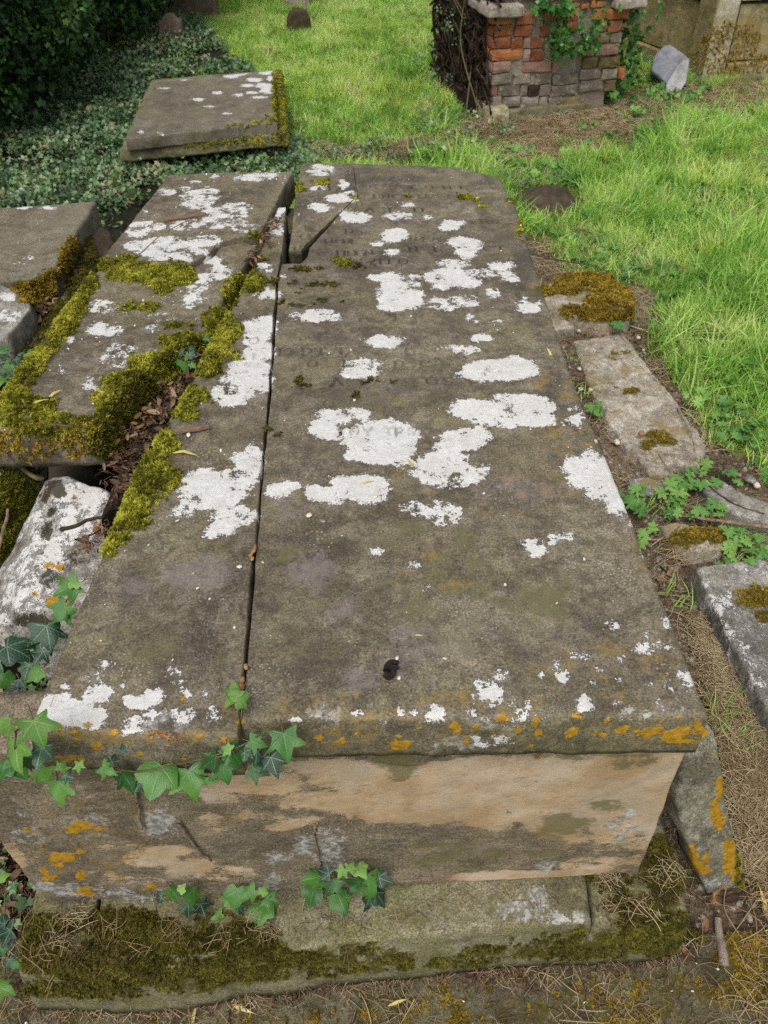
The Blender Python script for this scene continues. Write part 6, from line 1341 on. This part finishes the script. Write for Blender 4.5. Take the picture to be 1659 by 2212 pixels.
sprig('ivy_sprig', 'ivy clump on the plinth, the largest and rightmost', [(1380, 990, 120, 170, 'g'), (1460, 1030, 110, 120, 'g'), (1505, 970, 60, 120, 'n'), (1545, 945, 55, 290, 'n'), (1590, 960, 80, 60, 'n'), (1625, 1030, 150, 80, 'g'), (1500, 1100, 110, 70, 'g'), (1375, 1075, 110, 100, 'g'), (1640, 1110, 90, 80, 'd'), (1620, 1250, 90, 150, 'd'), (1560, 1010, 90, 200, 'g'), (1690, 1000, 80, 20, 'd'), (1670, 1080, 90, 60, 'd'), (1430, 970, 80, 200, 'd')], PX7, .4902, yl(.0), [[(1360, 1060), (1440, 1010), (1560, 1000), (1660, 1060), (1640, 1220)]], .4)
PX6 = lambda x, y: (x*.3922, 867.4+y*.3922)
sprig('ivy_sprig', 'dark veined ivy climbing beside the left edge of the near ledger strip', [(90, 1375, 200, 20, 'd'), (265, 1290, 200, 80, 'd'), (370, 1030, 160, 150, 'g'), (335, 1165, 150, 130, 'g'), (410, 1000, 80, 270, 'n'), (150, 1480, 110, 100, 'd'), (70, 1600, 180, 150, 'd'), (90, 1690, 140, 110, 'd'), (30, 1530, 110, 200, 'g'), (185, 1500, 130, 140, 'g'), (0, 1640, 90, 160, 'g'), (180, 1330, 80, 200, 'g'), (20, 1750, 90, 90, 'n'), (120, 1550, 90, 60, 'd'), (-40, 1450, 150, 170, 'd'), (220, 1400, 110, 120, 'd')],
      PX6, .3922, lambda u, v: onplane(u, v, at(110, 1450, .5), (-.35, -.5, .8)), [[(40, 1700), (120, 1550), (220, 1350), (330, 1150), (420, 1000)], [(220, 1350), (100, 1380)]], .45)
PX4 = lambda x, y: (379.5+x*.1716, 542.2+y*.1716)
sprig('ivy_sprig', 'small dark ivy plant rooted in the gap between the mossy slab and the strip', [(60, 1260, 140, 190, 'd'), (100, 1430, 190, 95, 'g'), (210, 1310, 130, 20, 'd'), (190, 1215, 120, 260, 'd'), (215, 1440, 110, 40, 'g'), (150, 1330, 120, 120, 'g'), (390, 1100, 110, 30, 'g'), (20, 1400, 90, 160, 'd')], PX4, .1716, lambda u, v: at(u, v, ZT+.012), [[(150, 1500), (140, 1400), (150, 1300)]], .7)
PXL = lambda x, y: (x*.2206, 433.7+y*.2206)
sprig('ivy_sprig', 'ivy at the left margin in the corner below the grey ledger piece', [(300, 1500, 150, 250, 'n'), (60, 1640, 160, 120, 'g'), (170, 1640, 120, 60, 'g'), (40, 1530, 120, 190, 'd'), (120, 1720, 130, 80, 'd'), (20, 1760, 120, 110, 'g'), (180, 1560, 90, 30, 'd'), (30, 1450, 130, 200, 'g'), (-30, 1650, 160, 170, 'd'), (90, 1580, 110, 300, 'g'), (200, 1500, 80, 330, 'd')], PXL, .2206, lambda u, v: at(u, v, .42), [[(40, 1700), (100, 1600), (250, 1540)]], .6)
# low ivy in the dark corner at the lower left
PXB = lambda x, y: (x*.2614, 1789+y*.2614)
sprig('ivy_sprig', 'dark ivy at the lower left margin beside the plinth end', [(30, 870, 200, 150, 'd'), (20, 1010, 120, 90, 'g'), (90, 1110, 110, 60, 'd'), (30, 1330, 190, 20, 'n'), (130, 1130, 90, 30, 'g'), (30, 400, 110, 330, 'n'), (120, 480, 90, 60, 'g'), (0, 780, 140, 200, 'd'), (60, 950, 110, 100, 'd')], PXB, .2614, lambda u, v: onplane(u, v, at(20, 2060, -.1), (.1, -.6, .8)), [[(20, 1300), (40, 1000), (30, 600), (60, 400)]], .5)
# old ivy stems still stuck to the end panel
for i, (pts, lb) in enumerate([([(585, 580), (600, 640), (612, 700), (625, 780)], 'left'), ([(785, 750), (830, 810), (880, 880), (930, 915)], 'slanting'), ([(1395, 750), (1385, 800), (1400, 880), (1415, 945)], 'right')]):
    q = [onY(*PX7(x, y), Yf-.006) for x, y in pts]; V_, F_ = tube(spline(q, 24)+RS.normal(0, .0008, (24, 3)), np.linspace(.0032, .002, 24), 6)
    o_ = mesh('withered_vine', V_, F_, M_TWIG, None, loc=q[0]); tag(o_, {'left': 'short dry ivy stem stuck to the front panel below the big ivy leaf', 'slanting': 'slanting dry ivy stem stuck to the front panel over the dark patch', 'right': 'dry ivy stem hanging on the front panel above the rightmost ivy clump'}[lb], 'vine')

# ================================================================== lobed weeds right of the tomb
PX5 = lambda x, y: (1062.6+x*.3595, 488+y*.3595)
WL = [((790, 580), 5, 70, 'lobed weed at the near corner of the moss-covered squared stone'), ((1160, 1500), 12, 120, 'lobed weed over the grey flat stone flake, near the grass'), ((1340, 1500), 7, 90, 'lobed weed at the grass edge beyond the streaked slab'), ((880, 1620), 10, 110, 'lobed weed close to the tomb edge beside the grey stone flake'),
      ((1120, 1650), 13, 130, 'lobed weed in the middle of the path by the fallen branch'), ((1330, 1680), 10, 110, 'lobed weed beside the streaked slab at the right'), ((930, 1850), 8, 110, 'lobed weed against the tomb edge below the fallen branch'), ((1500, 1880), 14, 130, 'lobed weed under the fallen branch at the right margin'), ((1450, 2020), 8, 130, 'dark toothed weed hanging over the head of the fallen slab'), ((1050, 610), 6, 70, 'lobed weed in the grass beside the moss-covered stone'), ((640, 1090), 5, 60, 'small weed tuft between the tomb and the long kerb slab'), ((1230, 1560), 7, 90, 'small lobed weed beside the grey flake'), ((1600, 1950), 9, 110, 'lobed weed at the right margin below the fallen branch')]
for (x, y), n, sp, lab in WL:
    u, v = PX5(x, y); b = gat(u, v); o = thing('weed_plant', lab, 'weed', b, 'lobed weeds along the path'); m = MB()
    for k in range(n):
        uu, vv_ = u+rnd.gauss(0, sp*.17), v+rnd.gauss(0, sp*.12); p = gat(uu, vv_, rnd.uniform(.03, .075))
        place_leaf(GERM[rnd.randrange(3)], o, p, rnd.uniform(.016, .03), rnd.uniform(0, 360), np.array([rnd.gauss(0, .3), rnd.gauss(-.15, .3), 1.0]))
        m.add(*tube(spline([b, (b+p)/2+np.array([0, 0, .02]), p], 7), .0008, 4))
    m.build('stem', M_GSTEM, o)
# leafy plants round the slate
for (u, v), n, lab in (((1422, 178), 30, 'leafy weed left of the slate fragments'), ((1506, 168), 14, 'leafy weed with a white flower right of the slate'), ((1455, 204), 9, 'low leafy weed in front of the pale slate')):
    b = gat(u, v); o = thing('weed_plant', lab, 'weed', b, 'weeds round the slate'); m = MB()
    for k in range(n):
        p = b+np.array([rnd.gauss(0, .07), rnd.gauss(-.04, .05), rnd.uniform(.01, .2 if 'low' not in lab else .07)])
        place_leaf(IVYM['n' if k % 3 == 0 else 'g'][rnd.randrange(6)], o, p, rnd.uniform(.022, .045), rnd.uniform(0, 360), np.array([rnd.gauss(0, .4), rnd.gauss(-.5, .3), .7]))
        m.add(*tube(spline([b+np.array([rnd.gauss(0, .02), 0, -.02]), (b+p)/2+np.array([0, 0, .03]), p], 7), .0016, 4))
    m.build('stem', M_GSTEM, o)
    if 'flower' in lab:
        fp = gat(1500, 165)+np.array([.02, -.05, .22]); f = MB()
        for k in range(6):
            a = k*1.047; f.add(*[[fp, fp+np.array([.022*math.cos(a-.4), -.01, .022*math.sin(a-.4)]), fp+np.array([.034*math.cos(a), -.004, .034*math.sin(a)]), fp+np.array([.022*math.cos(a+.4), -.01, .022*math.sin(a+.4)])], [(0, 1, 2, 3)]])
        f.build('flower', M_PETAL, o)
for (u, v), lab in (((805, 385/2.21), 'pale flower stalk in the grass between the flat tomb and the thin post'),):
    pass

# ================================================================== small things
def twig(name, pts, r0, r1, mat, label, cat='twig', side=()):
    pts = [np.asarray(p) for p in pts]; m = MB(); c = spline(pts, 28); c = c+np.stack([fbm(c, 40, 2, k) for k in range(3)], 1)*r0*.8
    m.add(*tube(c, np.linspace(r0, r1, 28), 7))
    for a, b, r in side: m.add(*tube(spline([c[int(a*27)], (c[int(a*27)]+np.asarray(b))/2+np.array([0, 0, .006]), np.asarray(b)], 8), np.linspace(r, r*.5, 8), 5))
    return tag(m.build(name, mat, None, loc=pts[0]), label, cat)
gp = lambda x, y, d=.02: gat(*PX5(x, y), d)
twig('fallen_branch', [gp(1200, 1745, .05), gp(1330, 1770, .06), gp(1480, 1785, .06), gp(1700, 1815, .06)], .0045, .0065, M_TWIG, 'pale fallen branch lying across the weeds at the right margin', 'branch', [(.35, gp(1290, 1720, .09), .003), (.5, gp(1375, 1810, .05), .004)])
twig('twig', [gp(1060, 480, .05), gp(1100, 620, .04), gp(1140, 760, .04), gp(1165, 870, .03)], .0035, .002, M_TWIG, 'thin straight twig in the grass right of the long kerb slab')
twig('twig', [gp(200, 160, .06), gp(420, 210, .06), gp(600, 235, .05), gp(720, 290, .03)], .004, .002, M_TWIGD, 'dark thin twig in the weeds beyond the moss-covered squared stone')
twig('twig', [gp(690, 1085, .06), gp(670, 1150, .04), gp(645, 1210, .03), gp(622, 1245, .02)], .0028, .0018, M_TWIG, 'bent pale stem beside the tomb edge and the long kerb slab')
twig('twig', [gp(1230, 1500, .04), gp(1350, 1600, .05), gp(1480, 1680, .05), gp(1640, 1730, .05)], .0028, .002, M_TWIGD, 'dark wiry stem lying over the streaked slab')
twig('twig', [gp(1110, 1090, .03), gp(1170, 1200, .05), gp(1210, 1290, .04), gp(1222, 1380, .03)], .0018, .0013, M_TWIG, 'thin dry stem along the grass edge of the long kerb slab')
twig('twig', [gp(1000, 1370, .04), gp(1040, 1430, .05), gp(1080, 1490, .04)], .0018, .0012, M_TWIG, 'curled dry stem at the near end of the long kerb slab')
twig('twig', [gat(1550, 1985, .012), gat(1558, 2040, .012), gat(1566, 2085, .014)], .007, .0115, M_PALEWOOD, 'split pale wooden stick on the paving near the leaning panel', 'stick')
twig('twig', [at(8, 985, .5), at(40, 1005, .49), at(75, 1030, .48), at(95, 1035, .47)], .006, .005, M_STEM, 'mossy root in the hollow under the broken ledger')
twig('twig', [at(135, 1145, .5), at(165, 1135, .515), at(200, 1120, .525), at(230, 1118, .52)], .0045, .003, M_ROOT, 'dry root lying from the boulder to the mossy strip')
twig('twig', [at(-5, 1190, .45), at(10, 1130, .46), at(18, 1100, .46)], .004, .003, M_TWIG, 'pale stalk at the left margin by the boulder')
twig('twig', [at(288, 620, ZT+.02), at(300, 550, ZT+.05), at(360, 500, ZT+.05), at(445, 460, ZT+.03)] [1:], .0016, .001, M_TWIG, 'fine dry stem lying across the white lichen of the far broken ledger')
twig('twig', [at(545, 500, ZT+.02), at(580, 480, ZT+.045), at(612, 468, ZT+.04), at(630, 475, ZT+.01)], .0018, .0012, M_TWIG, 'fine dry stem bridging the crack by the wedge-shaped piece')
# bark strip on the far broken ledger
bk = Z([(352, 475), (400, 470), (448, 461)], ZT+.017); bk2 = Z([(352, 465), (400, 463), (440, 457)], ZT+.02)
tag(slab('bark_strip', bk, bk2, (0, -.2, 1), .006, M_WOODBARK, None, nx=10, ny=30, rr=.003, edge=.003, seed=141, loc=bk[0]), 'reddish bark strip lying on the far broken ledger', 'bark')
bk = Z([(388, 930), (420, 927), (452, 920)], ZT+.012); bk2 = Z([(392, 922), (422, 919), (448, 915)], ZT+.014)
tag(slab('bark_strip', bk, bk2, (0, 0, 1), .004, M_WOODBARK, None, nx=8, ny=24, rr=.002, edge=.003, seed=142, loc=bk[0]), 'brown bark flake on the left strip above the twisted yellow leaf', 'bark')
# yellow leaves on the stones
YL = leaf_mesh('yellow_leaf', [(x*.8, y*1.3) for x, y in [(0, 1), (.16, .7), (.2, .3), (.14, -.1), (.05, -.4), (0, -.75), (-.05, -.4), (-.14, -.1), (-.2, .3), (-.16, .7)]], M_YELLOW, .35, 5, .6)
for (u, v, sz, an, lab, zz) in [(1187, 760, .017, 70, 'curled yellow leaf near the right edge of the ledger', ZT+.004), (888, 1000, .013, 75, 'yellow leaf on the white lichen just above the centre of the ledger', ZT+.004), (793, 1040, .012, 160, 'small yellow leaf on the white lichen nearest the long crack', ZT+.004), (398, 975, .028, 200, 'twisted yellow-green leaf beside the moss on the left strip', ZT+.01), (118, 848, .018, 130, 'yellow leaf on the near half of the broken ledger', ZT+.004), (78, 868, .02, 160, 'yellow leaf on the moss at the left of the broken ledger', ZT+.012), (225, 847, .016, 5, 'bright yellow leaf at the moss edge above the gap', ZT+.008),
                                (520, 2178, .026, 200, 'yellow-orange leaf on the paving at the bottom of the picture', -.17), (1652, 1950, .03, 80, 'bright yellow leaf at the right margin on the straw', -.16), (905, 1375-3, .008, 0, 'tiny pale leaf scrap in the middle of the near ledger', ZT+.002), (418, 2194, .02, 95, 'thin yellow blade at the bottom edge left of centre', -.17), (857, 2165, .02, 160, 'small tan leaf on the paving below the plinth', -.17)]:
    p = at(u, v, zz); o = place_leaf(YL, None, p, sz, an, np.array([rnd.gauss(0, .2), rnd.gauss(-.2, .2), 1.0]), name='yellow_leaf'); tag(o, lab, 'leaf')
# pebbles and shells
def pebble(u, v, z, r, lab, mat=None, cat='pebble', name='pebble', flat=.7):
    p = at(u, v, z); r *= .8; o = rock(name, p, (r, r*rnd.uniform(.55, .95), r*flat), (0, 0, rnd.random()*3), rnd.randrange(999), mat or M_PEBBLE, None, 2); return tag(o, lab, cat)
pebble(668, 1113, ZT+.005, .0075, 'white angular pebble on the ledger near the long crack')
pebble(697, 1125, ZT+.001, .009, 'flat greyish lichen-coated chip beside the white angular pebble', M_GRAVEL, flat=.25)
pebble(517, 1224, ZT+.003, .0065, 'round white shell disc on the left strip beside the crack', M_PETAL, 'shell', 'shell', .35)
pebble(545, 1207, ZT+.003, .006, 'white shell disc lying in the crack', M_PETAL, 'shell', 'shell', .4)
pebble(407, 940, ZT+.005, .008, 'white crumb of mortar at the head of the left strip moss', M_PETAL)
pebble(858, 1421, ZT+.002, .0065, 'cream crumb above the dark dropping', M_PETAL, flat=.45); pebble(862, 1464, ZT+.002, .005, 'cream crumb below the dark dropping', M_PETAL, flat=.4)
pebble(766, 864, ZT+.002, .005, 'small white chip on the ledger above the biggest lichen', M_PETAL, flat=.5); pebble(812, 1072, ZT+.003, .006, 'tiny white chip right of the yellow leaf on the lichen', M_PETAL, flat=.5)
pebble(1385, 936, float(gat(1385, 936)[2])+.06, .016, 'terracotta shard on the long kerb slab', M_SHARD, 'shard', 'shard'); pebble(1332, 955, float(gat(1332, 955)[2])+.02, .018, 'pale stone beside the near end of the long kerb slab')
pebble(1635, 1048, float(gat(1635, 1048)[2])+.02, .018, 'pale round stone in the grass at the right margin'); pebble(1620, 1035, float(gat(1620, 1035)[2])+.03, .028, 'dark grey stone in the grass at the right margin', M_GREY, flat=.5); pebble(1427, 1082, float(gat(1427, 1082)[2])+.02, .012, 'tan snail shell among the weeds', M_GRAVEL, 'shell', 'shell')
PLAB = ['larger of two pale pebbles in front of the small pale kerb stone', 'smaller of two pale pebbles in front of the small pale kerb stone', 'pale pebble between the moss-covered stone and the grass', 'rearmost of three pebbles huddled between the tomb edge and the long kerb slab', 'left one of three pebbles huddled between the tomb edge and the long kerb slab', 'nearest of three pebbles huddled between the tomb edge and the long kerb slab', 'lone pale pebble above the three huddled pebbles by the tomb edge', 'flat reddish stone at the far head of the long kerb slab', 'pale pebble at the grass edge right of the long kerb slab']
for k, (x, y, r) in enumerate([(450, 640, .017), (520, 632, .013), (880, 670, .015), (600, 945, .013), (535, 980, .014), (598, 985, .016), (525, 860, .013), (690, 648, .02), (910, 745, .01)]):
    u, v = PX5(x, y); o = pebble(u, v, float(gat(u, v)[2])+.012, r, PLAB[k], M_SHARD if k == 7 else M_PEBBLE)
    if k != 7: o['group'] = 'pebbles in the gravel'
pebble(1523, 1303, float(gat(1523, 1303)[2])+.01, .014, 'pale snail shell at the foot of the fallen slab', M_PEBBLE, 'shell', 'shell')
for k, (u, v) in enumerate([(1630, 1830), (1645, 1850), (1620, 1842), (1655, 1835), (1640, 1868)]):
    o = pebble(u, v, float(gat(u, v)[2])+.012, rnd.uniform(.009, .014), ['leftmost pale chip of the cluster in the straw at the right margin', 'pale chip in the middle of the cluster in the straw', 'pale chip at the left front of the cluster in the straw', 'rightmost pale chip of the cluster in the straw at the margin', 'nearest pale chip of the cluster in the straw'][k], M_PEBBLE); o['group'] = 'pale chips in the straw'
# dark dropping
m = MB()
for q in ([(835, 1450), (838, 1436), (848, 1430), (860, 1433)], [(832, 1456), (840, 1462), (850, 1455), (846, 1444)], [(842, 1440), (850, 1446), (858, 1440)]):
    m.add(*tube(spline([at(u, v, ZT+.007) for u, v in q], 12), np.linspace(.0055, .0035, 12), 6))
tag(m.build('dropping', M_DROP, None, loc=at(845, 1445, ZT)), 'dark curled dropping on the front half of the ledger', 'dropping')
# catkins
def catkin(name, pts, r, lab):
    c = spline(pts, 40); m = MB(); m.add(*tube(c, r*.35, 5))
    for k in range(40):
        for j in range(5):
            a = rnd.uniform(0, 6.28); d = np.array([math.cos(a), .4*math.sin(a), abs(math.sin(a))]); d /= np.linalg.norm(d); s_ = np.cross(d, [0, 0, 1.])
            L_ = r*rnd.uniform(.8, 1.5); m.add([c[k], c[k]+d*L_*.6+s_*L_*.22, c[k]+d*L_, c[k]+d*L_*.6-s_*L_*.22], [(0, 1, 2, 3)])
    return tag(m.build(name, M_CATKIN, None, loc=pts[0]), lab, 'catkin')
catkin('catkin', [onY(328, 1590, -.022), onY(350, 1586, -.024), onY(375, 1600, -.026), onY(388, 1600, -.024)], .006, 'dry orange-brown catkin caught on the front lip of the left strip')
catkin('catkin', [gat(1548, 1955, .03), gat(1540, 1948, .035), gat(1545, 1930, .035), gat(1565, 1915, .03), gat(1572, 1912, .02)][::-1], .006, 'curled orange catkin above the split wooden stick')
catkin('dead_frond', [onY(1160, 1640, Yf-.01), onY(1180, 1625, Yf-.012), onY(1220, 1630, Yf-.012), onY(1262, 1618, Yf-.01)], .005, 'shrivelled brown frond stuck under the ledger lip on the right')
# orange dead leaf in the crack
m = MB(); 
for q in ([(552, 1175), (548, 1190), (541, 1200), (547, 1210)], [(528, 1445), (533, 1440), (527, 1436)], [(524, 1490), (522, 1475), (527, 1462)]): m.add(*tube(spline([at(u, v, ZT+.008) for u, v in q], 10), [.001, .003, .004, .004, .003, .003, .004, .003, .002, .001], 5))
tag(m.build('dead_leaf', M_CATKIN, None, loc=at(548, 1190, ZT)), 'curled orange dead leaves caught along the long crack', 'leaf')
# molehill
mh = rock('molehill', MH+np.array([0, 0, .0]), (.18, .13, .075), (0, 0, 0), 201, M_EARTH, None, 4); tag(mh, 'low mound of dark earth in the grass beyond the right corner of the tomb', 'earth mound')
for k, (u, v, r) in enumerate([(70, 425, .14), (165, 415, .1)]):
    tag(rock('earth_patch', gat(u, v)-np.array([0, 0, .02]), (r, r*.7, .06), (0, 0, 0), 210+k, M_EARTH, None, 3), ['bare brown mound in the ivy behind the left slab', 'small bare brown mound in the ivy nearer the flat tomb'][k], 'earth mound')
# brown fallen stone behind the broken slab
tag(rock('rubble_stone', at(228, 538, .40), (.04, .09, .05), (.2, .3, .4), 221, M_RUBBLESHADE, None, 4), 'reddish brown stone wedged behind the mossy kerb and the broken ledger', 'stone')
# sky beyond
